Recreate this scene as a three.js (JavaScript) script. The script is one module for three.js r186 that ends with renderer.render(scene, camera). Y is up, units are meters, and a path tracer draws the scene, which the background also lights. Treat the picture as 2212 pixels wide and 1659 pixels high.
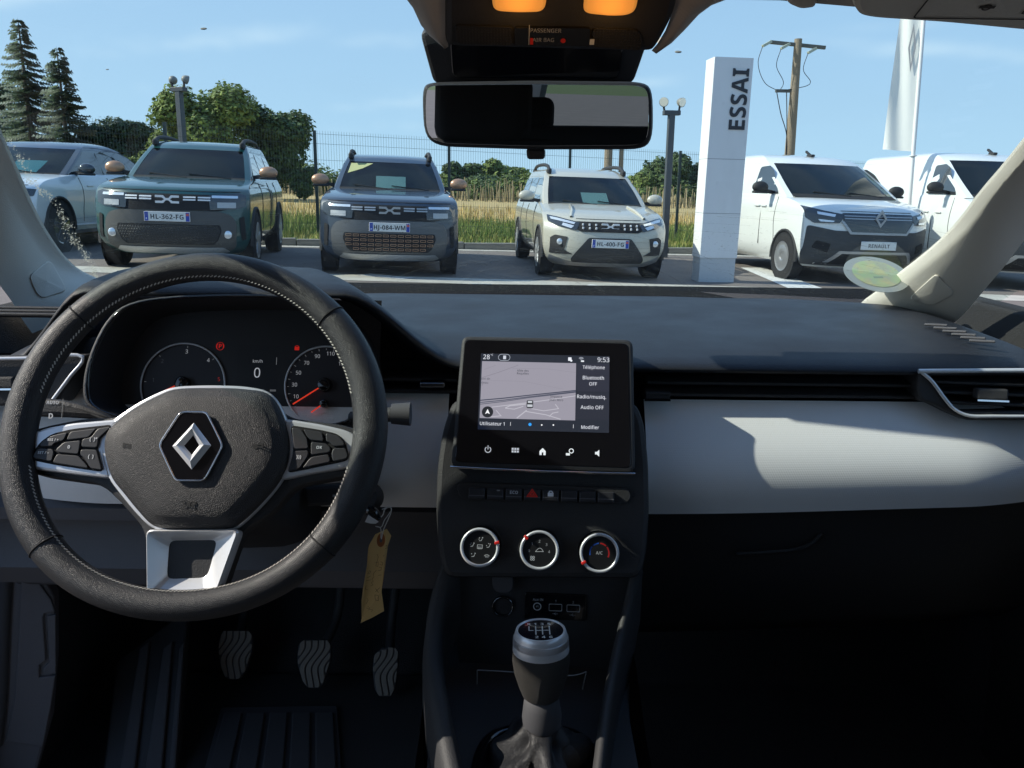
import * as THREE from 'three';
import { mergeGeometries, toCreasedNormals } from 'three/addons/utils/BufferGeometryUtils.js';
import { RoundedBoxGeometry } from 'three/addons/geometries/RoundedBoxGeometry.js';

// ---------------------------------------------------------------- camera
const scene = new THREE.Scene();
const PITCH = THREE.MathUtils.degToRad(13.4), ROLL = 0.012, FOC = 1800, IW = 2212, IH = 1659;
const camera = new THREE.PerspectiveCamera(2 * Math.atan(IH / 2 / FOC) * 180 / Math.PI, 4 / 3, 0.02, 2000);
camera.position.set(-0.03, 1.18, 0);
camera.rotation.order = 'YXZ';
camera.rotation.set(-PITCH, 0, ROLL);
camera.updateMatrixWorld(true);

// ---------------------------------------------------------------- noise
function hash(x, y, s = 0) {
  let h = (x * 374761393 + y * 668265263 + s * 1274126177) | 0;
  h = Math.imul(h ^ (h >>> 13), 1274126177);
  return ((h ^ (h >>> 16)) >>> 0) / 4294967296;
}
function vnoise(x, y, per = 0, s = 0) {
  const xi = Math.floor(x), yi = Math.floor(y), fx = x - xi, fy = y - yi;
  const w = per ? (v => ((v % per) + per) % per) : (v => v);
  const u = fx * fx * (3 - 2 * fx), v = fy * fy * (3 - 2 * fy);
  const a = hash(w(xi), w(yi), s), b = hash(w(xi + 1), w(yi), s), c = hash(w(xi), w(yi + 1), s), d = hash(w(xi + 1), w(yi + 1), s);
  return a + (b - a) * u + (c - a) * v + (a - b - c + d) * u * v;
}
function fbm(x, y, per = 0, oct = 4, s = 0) {
  let t = 0, a = 0.5;
  for (let i = 0; i < oct; i++) { t += a * vnoise(x, y, per, s + i); x *= 2; y *= 2; per *= 2; a *= 0.5; }
  return t;
}
function rng(seed) { let a = seed >>> 0; return () => { a = (a + 0x6D2B79F5) | 0; let t = Math.imul(a ^ (a >>> 15), 1 | a); t = (t + Math.imul(t ^ (t >>> 7), 61 | t)) ^ t; return ((t ^ (t >>> 14)) >>> 0) / 4294967296; }; }
const clamp = (v, a = 0, b = 1) => Math.min(b, Math.max(a, v));
const sstep = (a, b, v) => { const t = clamp((v - a) / (b - a)); return t * t * (3 - 2 * t); };
const lerp = (a, b, t) => a + (b - a) * t;

// ---------------------------------------------------------------- sky, sun, exposure
const SUN = new THREE.Vector3(-0.80, 0.60, -0.06).normalize();   // from the left, about 37 degrees up
{
  const w = 1024, h = 512, d = new Float32Array(w * h * 4), v = new THREE.Vector3();
  for (let j = 0; j < h; j++) for (let i = 0; i < w; i++) {
    const el = ((j + 0.5) / h - 0.5) * Math.PI, az = ((i + 0.5) / w - 0.5) * 2 * Math.PI;
    v.set(Math.cos(az) * Math.cos(el), Math.sin(el), Math.sin(az) * Math.cos(el));
    const e = Math.max(0, v.y), t = Math.pow(e, 0.62);
    let r = lerp(0.35, 0.075, t), g = lerp(0.50, 0.18, t), b = lerp(0.635, 0.44, t);
    const c = Math.max(0, v.dot(SUN)), glow = 0.10 * Math.pow(c, 3) + 0.28 * Math.pow(c, 24);
    r += glow; g += glow; b += glow * 0.9;
    // thin streaks of high cloud
    if (v.y > 0.01) {
      const px = v.x / (v.y + 0.12), pz = v.z / (v.y + 0.12);
      let n = fbm(px * 1.1 + pz * 0.5 + 7, pz * 3.2 - px * 0.9 + 3, 0, 5, 9);
      n = sstep(0.54, 0.86, n) * sstep(0.0, 0.12, v.y) * 0.42;
      r = lerp(r, 0.64, n); g = lerp(g, 0.70, n); b = lerp(b, 0.74, n);
    }
    if (v.y < 0) { const k = sstep(0, -0.06, v.y); r = lerp(r, 0.16, k); g = lerp(g, 0.16, k); b = lerp(b, 0.15, k); }
    const k = (j * w + i) * 4; d[k] = r; d[k + 1] = g; d[k + 2] = b; d[k + 3] = 1;
  }
  const sky = new THREE.DataTexture(d, w, h, THREE.RGBAFormat, THREE.FloatType);
  sky.mapping = THREE.EquirectangularReflectionMapping; sky.magFilter = sky.minFilter = THREE.LinearFilter;
  sky.wrapS = THREE.RepeatWrapping; sky.needsUpdate = true;
  scene.background = sky; scene.environment = sky;
}
const sun = new THREE.DirectionalLight(new THREE.Color().setRGB(1, 0.93, 0.82), 3.5);
sun.position.copy(SUN).multiplyScalar(60); sun.target.position.set(0, 0, -6);
sun.castShadow = true; sun.shadow.mapSize.set(4096, 4096);
Object.assign(sun.shadow.camera, { left: -30, right: 30, top: 30, bottom: -30, near: 1, far: 160 });
scene.add(sun, sun.target);
const renderer = new THREE.WebGLRenderer({ antialias: true });
renderer.toneMapping = THREE.LinearToneMapping;
renderer.toneMappingExposure = 1.72;
renderer.shadowMap.enabled = true;

// ---------------------------------------------------------------- pixels of the photograph to places
const V = (x, y, z) => new THREE.Vector3(x, y, z);
const CP = camera.position.clone();
const cR = V(1, 0, 0).applyQuaternion(camera.quaternion), cU = V(0, 1, 0).applyQuaternion(camera.quaternion), cF = V(0, 0, -1).applyQuaternion(camera.quaternion);
const ray = (px, py) => cF.clone().addScaledVector(cR, (px - IW / 2) / FOC).addScaledVector(cU, -(py - IH / 2) / FOC);
const P = (px, py, d) => CP.clone().addScaledVector(ray(px, py), d);
const PZ = (px, py, zf) => { const r = ray(px, py); return CP.clone().addScaledVector(r, -zf / r.z); };
const PY = (px, py, y) => { const r = ray(px, py); return CP.clone().addScaledVector(r, (y - CP.y) / r.y); };
const SLOPE = -0.025, G = x => SLOPE * x;                          // the car park falls gently to the right
const PG = (px, py, h = 0) => { const r = ray(px, py); return CP.clone().addScaledVector(r, (h + G(CP.x) - CP.y) / (r.y - SLOPE * r.x)); };
const PX = (px, py, x) => { const r = ray(px, py); return CP.clone().addScaledVector(r, (x - CP.x) / r.x); };
const ZZ = (x0, y0, k) => (x, y) => [(x0 + x * k) / 1.04385, (y0 + y * k) / 1.04385];
const tz = (fn, list) => list.map(([x, y]) => fn(x, y));
// a plane in space: origin, outward normal; local x to the right, local y up
function frame(o, n, upHint = V(0, 1, 0)) {
  n = n.clone().normalize();
  const x = new THREE.Vector3().crossVectors(upHint, n).normalize(), y = new THREE.Vector3().crossVectors(n, x);
  const m = new THREE.Matrix4().makeBasis(x, y, n).setPosition(o);
  return {
    o, n, x, y, m,
    hit(px, py, off = 0) { const r = ray(px, py), q = o.clone().addScaledVector(n, off); return CP.clone().addScaledVector(r, q.sub(CP).dot(n) / r.dot(n)); },
    px(px, py, off = 0) { return this.to2(this.hit(px, py, off)); },
    to2(p) { const q = p.clone().sub(o); return new THREE.Vector2(q.dot(x), q.dot(y)); },
    to3(a, b, c = 0) { return V(a, b, c).applyMatrix4(m); },
  };
}
const tilt = deg => V(0, Math.sin(deg * Math.PI / 180), Math.cos(deg * Math.PI / 180));

// ---------------------------------------------------------------- geometry helpers
function clean(g) {
  if (g.index) g = g.toNonIndexed();
  for (const k of Object.keys(g.attributes)) if (!['position', 'normal', 'uv'].includes(k)) g.deleteAttribute(k);
  if (!g.attributes.uv) g.setAttribute('uv', new THREE.Float32BufferAttribute(new Float32Array(g.attributes.position.count * 2), 2));
  g.morphAttributes = {};
  return g;
}
const join = list => list.length === 1 ? list[0] : mergeGeometries(list.map(clean));
function roundPoly(pts, r, n = 4) {
  const out = [];
  for (let i = 0; i < pts.length; i++) {
    const p = pts[i], a = pts[(i + pts.length - 1) % pts.length], b = pts[(i + 1) % pts.length];
    const da = a.clone().sub(p), db = b.clone().sub(p);
    const ra = Math.min(r, da.length() * 0.45), rb = Math.min(r, db.length() * 0.45);
    const s = p.clone().addScaledVector(da.normalize(), ra), e = p.clone().addScaledVector(db.normalize(), rb);
    for (let k = 0; k <= n; k++) { const t = k / n; out.push(s.clone().multiplyScalar((1 - t) * (1 - t)).addScaledVector(p, 2 * t * (1 - t)).addScaledVector(e, t * t)); }
  }
  return out;
}
function prism(q, { d = 0.004, off = 0, b = 0, holes = [], bs = 2 } = {}) {
  if (THREE.ShapeUtils.area(q) < 0) q = q.slice().reverse();
  const sh = new THREE.Shape(q);
  for (const h of holes) sh.holes.push(new THREE.Path(h));
  const g = new THREE.ExtrudeGeometry(sh, { depth: Math.max(0.0002, d - 2 * b), bevelEnabled: b > 0, bevelThickness: b, bevelSize: b, bevelOffset: -b, bevelSegments: bs, curveSegments: 6 });
  g.translate(0, 0, off - d + b);
  return g;
}
// a plate on a plane, its outline read off the photograph
function plate(fr, pts, o = {}) {
  const off = o.off || 0;
  let q = pts.map(p => fr.px(p[0], p[1], off));
  if (o.r) q = roundPoly(q, o.r);
  const holes = (o.holes || []).map(h => { let k = h.map(p => fr.px(p[0], p[1], off)); if (o.hr) k = roundPoly(k, o.hr); return k; });
  return prism(q, { ...o, holes }).applyMatrix4(fr.m);
}
// a skin over rows of points; uv in metres
function skin(rows, { closed = false, flip = false, crease = 0 } = {}) {
  const n = rows.length, m = rows[0].length, pos = [], uv = [], idx = [];
  const vl = new Float32Array(m); let ul = 0;
  for (let i = 0; i < n; i++) {
    if (i) { let s = 0; for (let j = 0; j < m; j++) s += rows[i][j].distanceTo(rows[i - 1][j]); ul += s / m; }
    let v = 0;
    for (let j = 0; j < m; j++) { if (j) v += rows[i][j].distanceTo(rows[i][j - 1]); const p = rows[i][j]; pos.push(p.x, p.y, p.z); uv.push(v, ul); }
  }
  const jm = closed ? m : m - 1;
  for (let i = 0; i < n - 1; i++) for (let j = 0; j < jm; j++) {
    const a = i * m + j, b = i * m + (j + 1) % m, c = a + m, d = b + m;
    if (flip) idx.push(a, c, b, b, c, d); else idx.push(a, b, c, b, d, c);
  }
  let g = new THREE.BufferGeometry();
  g.setAttribute('position', new THREE.Float32BufferAttribute(pos, 3));
  g.setAttribute('uv', new THREE.Float32BufferAttribute(uv, 2));
  g.setIndex(idx); g.computeVertexNormals();
  if (crease) g = toCreasedNormals(g, crease);
  return g;
}
const smoothLine = (pts, n, closed = false) => new THREE.CatmullRomCurve3(pts, closed, 'centripetal').getPoints(n);
const tube = (pts, r, n = 24, k = 8, closed = false) => new THREE.TubeGeometry(pts.length === 2 ? new THREE.LineCurve3(pts[0], pts[1]) : new THREE.CatmullRomCurve3(pts, closed), pts.length === 2 ? 1 : n, r, k, closed);
function box(w, h, d, p = V(0, 0, 0), r = 0, rot) {
  const g = r ? new RoundedBoxGeometry(w, h, d, 2, Math.min(r, w / 2.01, h / 2.01, d / 2.01)) : new THREE.BoxGeometry(w, h, d);
  if (rot) g.applyQuaternion(new THREE.Quaternion().setFromEuler(new THREE.Euler(...rot)));
  return g.translate(p.x, p.y, p.z);
}
function bar(a, b, w, h) {   // a straight bar between two points
  const l = a.distanceTo(b), z = b.clone().sub(a).normalize(), x = new THREE.Vector3().crossVectors(Math.abs(z.y) > 0.95 ? V(1, 0, 0) : V(0, 1, 0), z).normalize(), y = new THREE.Vector3().crossVectors(z, x);
  return new THREE.BoxGeometry(w, h, l).applyMatrix4(new THREE.Matrix4().makeBasis(x, y, z).setPosition(a.clone().add(b).multiplyScalar(0.5)));
}
const lathe = (pts, n = 32) => new THREE.LatheGeometry(pts.map(p => new THREE.Vector2(p[0], p[1])), n);
const onFrame = (g, fr, a, b, c = 0) => g.translate(a, b, c).applyMatrix4(fr.m);

// ---------------------------------------------------------------- things and parts
const taken = {};
const numbered = n => { taken[n] = (taken[n] ?? -1) + 1; return taken[n] ? `${n}_${String(taken[n]).padStart(3, '0')}` : n; };
function mesh(name, geo, mat) { const m = new THREE.Mesh(geo, mat); m.name = name; m.castShadow = m.receiveShadow = true; return m; }
function part(parent, name, geo, mat, label) { const m = mesh(name, geo, mat); if (label) m.userData.label = label; parent.add(m); return m; }
function thing(name, label, category, group) {
  const o = new THREE.Group(); o.name = numbered(name); o.userData = { label, category }; if (group) o.userData.group = group;
  scene.add(o); return o;
}
function base(o, p) { o.children.forEach(c => c.position.sub(p)); o.position.add(p); return o; }   // moves the origin of a thing to its base
function solo(name, geo, mat, label, category, group, kind) {
  const m = mesh(numbered(name), geo, mat); geo.computeBoundingBox();
  const b = geo.boundingBox, p = V((b.min.x + b.max.x) / 2, b.min.y, (b.min.z + b.max.z) / 2); geo.translate(-p.x, -p.y, -p.z); m.position.copy(p);
  m.userData = kind ? { kind } : { label, category }; if (kind && label) { m.userData.label = label; } if (kind === 'stuff') m.userData.category = category; if (group) m.userData.group = group;
  scene.add(m); return m;
}
function ground(name, geo, mat) { const m = mesh(name, geo, mat); m.userData = { kind: 'structure' }; scene.add(m); return m; }

// ---------------------------------------------------------------- textures and materials
function gray(n, fn, rep = 1) {
  const d = new Uint8Array(n * n * 4);
  for (let j = 0; j < n; j++) for (let i = 0; i < n; i++) { const v = clamp(fn(i / n, j / n)) * 255, k = (j * n + i) * 4; d[k] = d[k + 1] = d[k + 2] = v; d[k + 3] = 255; }
  const t = new THREE.DataTexture(d, n, n); t.wrapS = t.wrapT = THREE.RepeatWrapping; t.magFilter = THREE.LinearFilter; t.minFilter = THREE.LinearMipmapLinearFilter; t.generateMipmaps = true; t.repeat.set(rep, rep); t.needsUpdate = true; return t;
}
function colour(n, fn, rep = 1) {
  const d = new Uint8Array(n * n * 4), enc = v => Math.pow(clamp(v), 1 / 2.2) * 255;
  for (let j = 0; j < n; j++) for (let i = 0; i < n; i++) { const c = fn(i / n, j / n), k = (j * n + i) * 4; d[k] = enc(c[0]); d[k + 1] = enc(c[1]); d[k + 2] = enc(c[2]); d[k + 3] = c[3] === undefined ? 255 : clamp(c[3]) * 255; }
  const t = new THREE.DataTexture(d, n, n); t.colorSpace = THREE.SRGBColorSpace; t.wrapS = t.wrapT = THREE.RepeatWrapping; t.magFilter = THREE.LinearFilter; t.minFilter = THREE.LinearMipmapLinearFilter; t.generateMipmaps = true; t.repeat.set(rep, rep); t.needsUpdate = true; return t;
}
function worley(x, y, per, s = 0) {
  const xi = Math.floor(x), yi = Math.floor(y); let m1 = 9, m2 = 9;
  for (let j = -1; j <= 1; j++) for (let i = -1; i <= 1; i++) {
    const cx = xi + i, cy = yi + j, wx = ((cx % per) + per) % per, wy = ((cy % per) + per) % per;
    const dx = cx + hash(wx, wy, s) - x, dy = cy + hash(wx, wy, s + 1) - y, d = Math.hypot(dx, dy);
    if (d < m1) { m2 = m1; m1 = d; } else if (d < m2) m2 = d;
  }
  return [m1, m2];
}
const T = {
  leather: gray(256, (u, v) => { const w = worley(u * 22, v * 22, 22); return sstep(0, 0.35, w[1] - w[0]); }, 30),
  grain: gray(256, (u, v) => 0.6 * vnoise(u * 48, v * 48, 48) + 0.4 * vnoise(u * 96, v * 96, 96, 3), 22),
  dimple: gray(128, (u, v) => { const x = u * 8, y = v * 8, a = (y | 0) % 2 ? 0.5 : 0, dx = ((x + a) % 1) - 0.5, dy = (y % 1) - 0.5; return sstep(0.2, 0.5, Math.hypot(dx, dy)); }, 46),
  weave: gray(128, (u, v) => 0.5 + 0.3 * Math.sin(u * 16 * 6.283) + 0.2 * Math.sin(v * 16 * 6.283) + 0.2 * (hash(u * 128 | 0, v * 128 | 0) - 0.5), 60),
  ribs: gray(64, (u) => 0.5 + 0.5 * Math.sin(u * 6.283 * 8), 20),
  perf: gray(64, (u, v) => Math.hypot((u * 4) % 1 - 0.5, (v * 4) % 1 - 0.5) < 0.28 ? 0 : 1, 90),
  wear: gray(512, (u, v) => 0.62 + 0.30 * fbm(u * 7, v * 7, 7, 5, 31) + (hash(u * 512 | 0, v * 512 | 0, 8) > 0.997 ? 0.3 : 0), 2.2),
  brush: gray(256, (u, v) => 0.5 * vnoise(u * 4, v * 128, 0, 2) + 0.5 * hash(u * 6 | 0, v * 256 | 0, 4), 8),
};
const lin = c => Array.isArray(c) ? new THREE.Color().setRGB(c[0], c[1], c[2]) : new THREE.Color(c);
function std(c, r = 0.6, o = {}) { return new THREE.MeshStandardMaterial({ color: lin(c), roughness: r, side: THREE.DoubleSide, ...o }); }
function phy(c, r = 0.5, o = {}) { return new THREE.MeshPhysicalMaterial({ color: lin(c), roughness: r, side: THREE.DoubleSide, ...o }); }
const paint = (c, o = {}) => phy(c, 0.35, { clearcoat: 1, clearcoatRoughness: 0.04, ...o });
const M = {
  pad: phy([0.016, 0.018, 0.024], 0.7, { roughnessMap: T.wear, specularIntensity: 0.75, bumpMap: T.grain, bumpScale: 0.0003 }),
  soft: std([0.032, 0.032, 0.034], 0.62, { bumpMap: T.grain, bumpScale: 0.00025 }),
  black: std([0.026, 0.026, 0.028], 0.55, { bumpMap: T.grain, bumpScale: 0.0002 }),
  deep: std([0.006, 0.006, 0.007], 0.85),
  gloss: phy([0.006, 0.006, 0.008], 0.12, { clearcoat: 0.6, clearcoatRoughness: 0.03 }),
  leather: std([0.019, 0.019, 0.021], 0.46, { bumpMap: T.leather, bumpScale: 0.00018 }),
  hub: std([0.030, 0.029, 0.030], 0.55, { bumpMap: T.leather, bumpScale: 0.00028 }),
  button: std([0.024, 0.024, 0.028], 0.5),
  satin: std([0.72, 0.73, 0.75], 0.30, { metalness: 0.4, bumpMap: T.grain, bumpScale: 0.00002 }),
  chrome: std([0.82, 0.82, 0.84], 0.07, { metalness: 1 }),
  darkchrome: std([0.25, 0.26, 0.28], 0.18, { metalness: 1 }),
  white: std([0.80, 0.80, 0.79], 0.5, { bumpMap: T.dimple, bumpScale: 0.00007 }),
  beige: std([0.68, 0.65, 0.58], 0.75, { bumpMap: T.grain, bumpScale: 0.0002 }),
  liner: std([0.60, 0.54, 0.48], 0.95, { bumpMap: T.weave, bumpScale: 0.0006 }),
  carpet: std([0.04, 0.04, 0.042], 1, { bumpMap: T.grain, bumpScale: 0.002 }),
  rubber: std([0.06, 0.06, 0.066], 0.75),
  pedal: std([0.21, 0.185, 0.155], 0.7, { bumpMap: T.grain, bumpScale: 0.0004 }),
  kick: std([0.12, 0.115, 0.125], 0.6, { bumpMap: T.grain, bumpScale: 0.0002 }),
  red: std([0.65, 0.02, 0.015], 0.4),
  seat: std([0.022, 0.023, 0.024], 0.85, { bumpMap: T.weave, bumpScale: 0.0008 }),
  thread: std([0.5, 0.48, 0.44], 0.9),
};
// a canvas printed on a plane; draw(ctx, at(px,py), metresToPixels)
function printed(fr, x0, y0, x1, y1, res, draw) {
  const w = Math.round((x1 - x0) * res), h = Math.round((y1 - y0) * res), cv = document.createElement('canvas'); cv.width = w; cv.height = h;
  const ctx = cv.getContext('2d');
  draw(ctx, (px, py, off = 0) => { const q = fr.px(px, py, off); return [(q.x - x0) * res, (y1 - q.y) * res]; }, res, w, h);
  const t = new THREE.CanvasTexture(cv); t.colorSpace = THREE.SRGBColorSpace; t.anisotropy = 4;
  return t;
}
// a flat sheet on a plane between two corners, uv 0..1
function sheet(fr, x0, y0, x1, y1, off) { const g = new THREE.PlaneGeometry(x1 - x0, y1 - y0); g.translate((x0 + x1) / 2, (y0 + y1) / 2, off); return g.applyMatrix4(fr.m); }
function canvasTex(w, h, draw) { const cv = document.createElement('canvas'); cv.width = w; cv.height = h; draw(cv.getContext('2d'), w, h); const t = new THREE.CanvasTexture(cv); t.colorSpace = THREE.SRGBColorSpace; return t; }
function words(ctx, s, x, y, px, col, font = 'sans-serif', weight = '', align = 'center', rot = 0) {
  ctx.save(); ctx.translate(x, y); ctx.rotate(rot); ctx.fillStyle = col; ctx.font = `${weight} ${px}px ${font}`; ctx.textAlign = align; ctx.textBaseline = 'middle'; ctx.fillText(s, 0, 0); ctx.restore();
}
// a thin printed mark (transparent ground) laid on a plane, centred on a photograph pixel
function mark(parent, fr, px, py, off, wm, hm, res, draw, name = 'print', o = {}) {
  const t = canvasTex(Math.max(8, Math.round(wm * res)), Math.max(8, Math.round(hm * res)), draw), q = fr.px(px, py, off);
  const m = std([1, 1, 1], 0.6, { map: t, transparent: true, alphaTest: 0.02, ...(o.glow ? { emissive: new THREE.Color(1, 1, 1), emissiveMap: t, emissiveIntensity: o.glow } : {}) });
  return part(parent, name, sheet(fr, q.x - wm / 2, q.y - hm / 2, q.x + wm / 2, q.y + hm / 2, off), m);
}
// ================================================================ the car we sit in: shell, windscreen, pillars
const zfW = (x, y) => 1.53 - 0.36 * x * x - (y - 1.0) * 1.85;      // the raked, curved windscreen (metres ahead)
function PW(px, py, off = 0) {                                    // a pixel's place on the windscreen, off = inside it
  const r = ray(px, py); let a = 0.3, b = 3;
  for (let i = 0; i < 50; i++) { const t = (a + b) / 2, q = CP.clone().addScaledVector(r, t); if (-q.z - (zfW(q.x, q.y) - off) > 0) b = t; else a = t; }
  return CP.clone().addScaledVector(r, a);
}
const cabin = thing('car_cabin', 'shell of the car being sat in, with cream pillars and headliner', 'car cabin');
{
  // roof lining, header, and shell that keeps the light out
  const headEdge = [[-0.70, 0.70], [-0.45, 0.77], [-0.2, 0.797], [0, 0.803], [0.2, 0.797], [0.45, 0.77], [0.70, 0.70]];
  const rows = [];
  for (const [dz, dy] of [[0.02, 0.03], [0.0, 0.004], [-0.012, -0.004], [-0.05, 0.004], [-0.2, 0.03], [-0.6, 0.055], [-1.2, 0.06], [-1.9, 0.03], [-2.5, -0.06]])
    rows.push(headEdge.map(([x, zf]) => V(x * (1 - Math.max(0, -dz - 1.5) * 0.08), 1.326 + 0.026 * sstep(-0.1, -0.35, x) + dy - 0.10 * Math.pow(Math.abs(x) / 0.7, 4) + 0.02 * (1 - Math.pow(x / 0.7, 2)), -(zf + dz))));
  part(cabin, 'roof_lining', skin(rows), M.liner);
  part(cabin, 'roof_panel', skin(rows.map(r => r.map(p => V(p.x * 1.06, p.y + 0.045, p.z)))), paint([0.5, 0.5, 0.52]));
  // floor, firewall, tunnel
  part(cabin, 'floor', box(1.44, 0.05, 3.9, V(0, 0.315, 0.5)), M.carpet);
  part(cabin, 'firewall', skin([[V(-0.74, 1.0, -1.56), V(0.74, 1.0, -1.56)], [V(-0.74, 0.55, -1.52), V(0.74, 0.55, -1.52)], [V(-0.74, 0.33, -1.28), V(0.74, 0.33, -1.28)]]), M.carpet);
  // driver-side sill, seen through the open door, and the pillars behind
  part(cabin, 'door_sill', box(0.10, 0.14, 1.9, V(-0.735, 0.35, 0.12), 0.02), M.black);
  for (const s of [-1, 1]) {
    const bp = [[0.96, 0.10], [1.15, 0.13], [1.3, 0.14], [1.36, 0.145]];
    part(cabin, 'centre_pillar', skin([[0.33, 0.05], [0.7, 0.05], ...bp].map(([y, z], i) => [V(s * (0.74 - 0.10 * sstep(0.9, 1.4, y)), y, z), V(s * (0.70 - 0.10 * sstep(0.9, 1.4, y)), y, z + 0.01), V(s * (0.69 - 0.10 * sstep(0.9, 1.4, y)), y, z + 0.09), V(s * (0.74 - 0.10 * sstep(0.9, 1.4, y)), y, z + 0.12)])), M.beige);
    part(cabin, 'seat_belt', skin([[1.30, 0.16], [1.0, 0.15], [0.7, 0.13], [0.5, 0.13]].map(([y, z]) => [V(s * 0.60, y, z), V(s * 0.60, y, z + 0.045)])), M.black);
    part(cabin, 'rear_side_trim', box(0.08, 0.62, 1.35, V(s * 0.71, 0.66, 0.86), 0.02), M.soft);
    part(cabin, 'rear_pillar', skin([[V(s * 0.70, 0.97, 1.30), V(s * 0.70, 0.97, 2.2)], [V(s * 0.58, 1.40, 1.15), V(s * 0.56, 1.36, 1.85)]]), M.beige);
    part(cabin, 'cant_rail', skin([[V(s * 0.70, 1.27, -0.70), V(s * 0.60, 1.345, -0.66)], [V(s * 0.70, 1.30, 0), V(s * 0.60, 1.37, 0)], [V(s * 0.68, 1.30, 1.2), V(s * 0.58, 1.37, 1.2)]]), M.liner);
  }
  for (const s of [-1, 1]) part(cabin, 'footwell_side', box(0.04, 0.72, 0.71, V(s * 0.735, 0.65, -1.255), 0.01), M.carpet);
  part(cabin, 'tailgate', box(1.4, 0.76, 0.06, V(0, 0.71, 2.2), 0.02), M.soft);
  for (const s of [-1, 1]) part(cabin, 'tailgate_trim', bar(V(s * 0.58, 1.05, 2.18), V(s * 0.48, 1.36, 1.95), 0.22, 0.04), M.beige);
  part(cabin, 'rear_window', skin([[V(-0.52, 1.08, 2.17), V(0.52, 1.08, 2.17)], [V(-0.44, 1.37, 1.95), V(0.44, 1.37, 1.95)]]), phy([0.42, 0.46, 0.46], 0, { transmission: 1, thickness: 0 }));
  part(cabin, 'parcel_shelf', box(1.3, 0.03, 0.5, V(0, 0.96, 1.92), 0.01), M.carpet);
  // bonnet and scuttle ahead of the glass (below the line of sight)
  const bon = []; for (const [zf, y] of [[1.50, 0.93], [1.7, 0.94], [2.0, 0.90], [2.3, 0.81], [2.45, 0.68], [2.5, 0.45]]) { const r = []; for (let i = 0; i <= 10; i++) { const x = -0.78 + 0.156 * i; r.push(V(x, y - 0.14 * Math.pow(Math.abs(x) / 0.78, 4), -(zf - 0.25 * x * x))); } bon.push(r); }
  part(cabin, 'bonnet', skin(bon), paint([0.5, 0.5, 0.52]));
  // front pillars: trim between the windscreen's edge and the door frame
  const pillar = (A, B, x, flip) => {
    const a = smoothLine(A.map(p => PW(p[0], p[1], 0.022)), 20), b = smoothLine(B.map(p => PX(p[0], p[1], x)), 20), rows = [];
    for (let i = 0; i <= 20; i++) {
      const r = [], n = V(-Math.sign(x) * 0.75, 0.1, 0.65).normalize(), gl = a[i].clone().add(V(Math.sign(x) * -0.004, 0.0, -0.03));
      r.push(gl);
      for (let j = 0; j <= 8; j++) { const t = j / 8; r.push(a[i].clone().lerp(b[i], t).addScaledVector(n, 0.016 * Math.sin(Math.PI * Math.min(1, t * 0.95 + 0.05)))); }
      rows.push(r);
    }
    const g = skin(rows, { flip }); g.userData.rows = rows; return g;
  };
  const RA = [[2330, 215], [2262, 285], [2212, 345], [2150, 415], [2090, 490], [2030, 545], [1960, 598], [1912, 636], [1884, 656], [1872, 676]];
  const RB = [[2440, 260], [2330, 390], [2262, 465], [2212, 520], [2170, 575], [2130, 622], [2098, 660], [2070, 690], [2045, 706], [2010, 722]];
  const LA = [[-150, 60], [-70, 220], [0, 365], [45, 460], [82, 520], [115, 562], [150, 590], [203, 614], [235, 640]];
  const LB = [[-330, 60], [-230, 250], [-120, 430], [-60, 530], [-20, 590], [10, 630], [30, 658], [48, 690], [70, 720]];
  const rp = part(cabin, 'front_pillar', pillar(RA, RB, 0.665), M.beige, 'sunlit cream trim of the front pillar beside the passenger window');
  const lp = part(cabin, 'front_pillar', pillar(LA, LB, -0.70, true), M.beige, 'shaded cream trim of the front pillar beside the steering wheel');
  // small covers low on each pillar
  const cover = (m, pts) => {   // a shallow lid that follows the trim's own surface
    const rows = m.geometry.userData.rows, at = (u, v) => { const i = Math.min(19, Math.floor(u)), j = Math.min(8, Math.floor(v)), a = u - i, b = v - j; return rows[i][j].clone().lerp(rows[i][j + 1], b).lerp(rows[i + 1][j].clone().lerp(rows[i + 1][j + 1], b), a); };
    const find = (px, py) => { let best, bd = 1e9; for (let i = 0; i <= 200; i++) for (let j = 10; j <= 90; j++) { const p = at(i / 10, j / 10), v = p.clone().sub(CP), d = v.dot(cF), e = Math.hypot(IW / 2 + FOC * v.dot(cR) / d - px, IH / 2 - FOC * v.dot(cU) / d - py); if (e < bd) { bd = e; best = p; } } return best; };
    const q = roundPoly(pts.map(p => new THREE.Vector2(...p)), 14, 3), cx = q.reduce((s, p) => s.add(p), new THREE.Vector2()).divideScalar(q.length);
    const ring = (k, off) => q.map(p => { const r = p.clone().sub(cx).multiplyScalar(k).add(cx), w = find(r.x, r.y); return w.addScaledVector(CP.clone().sub(w).normalize(), off); });
    return skin([ring(1.03, -0.004), ring(1.0, 0.0022), ring(0.94, 0.0032), ring(0.5, 0.0036), ring(0.02, 0.0036)], { closed: true });
  };
  part(rp, 'pillar_cover', cover(rp, [[2022, 590], [2064, 634], [2012, 662], [1962, 646]]), M.beige);
  part(lp, 'pillar_cover', cover(lp, [[62, 596], [108, 560], [146, 628], [86, 646]]), M.beige);
  // black glass edge (frit) along the pillars and the foot of the glass
  const frit = (line, w) => { const L = smoothLine(line.map(p => PW(p[0], p[1], 0.004)), 40); return skin(L.map((p, i) => { const t = L[Math.min(40, i + 1)].clone().sub(L[Math.max(0, i - 1)]).normalize(), n = V(0, 0.88, 0.47), s = new THREE.Vector3().crossVectors(t, n).normalize().multiplyScalar(w); return [p.clone().sub(s), p, p.clone().add(s)]; })); };
  part(cabin, 'glass_seal', frit(RA, 0.006), M.deep);
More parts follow.
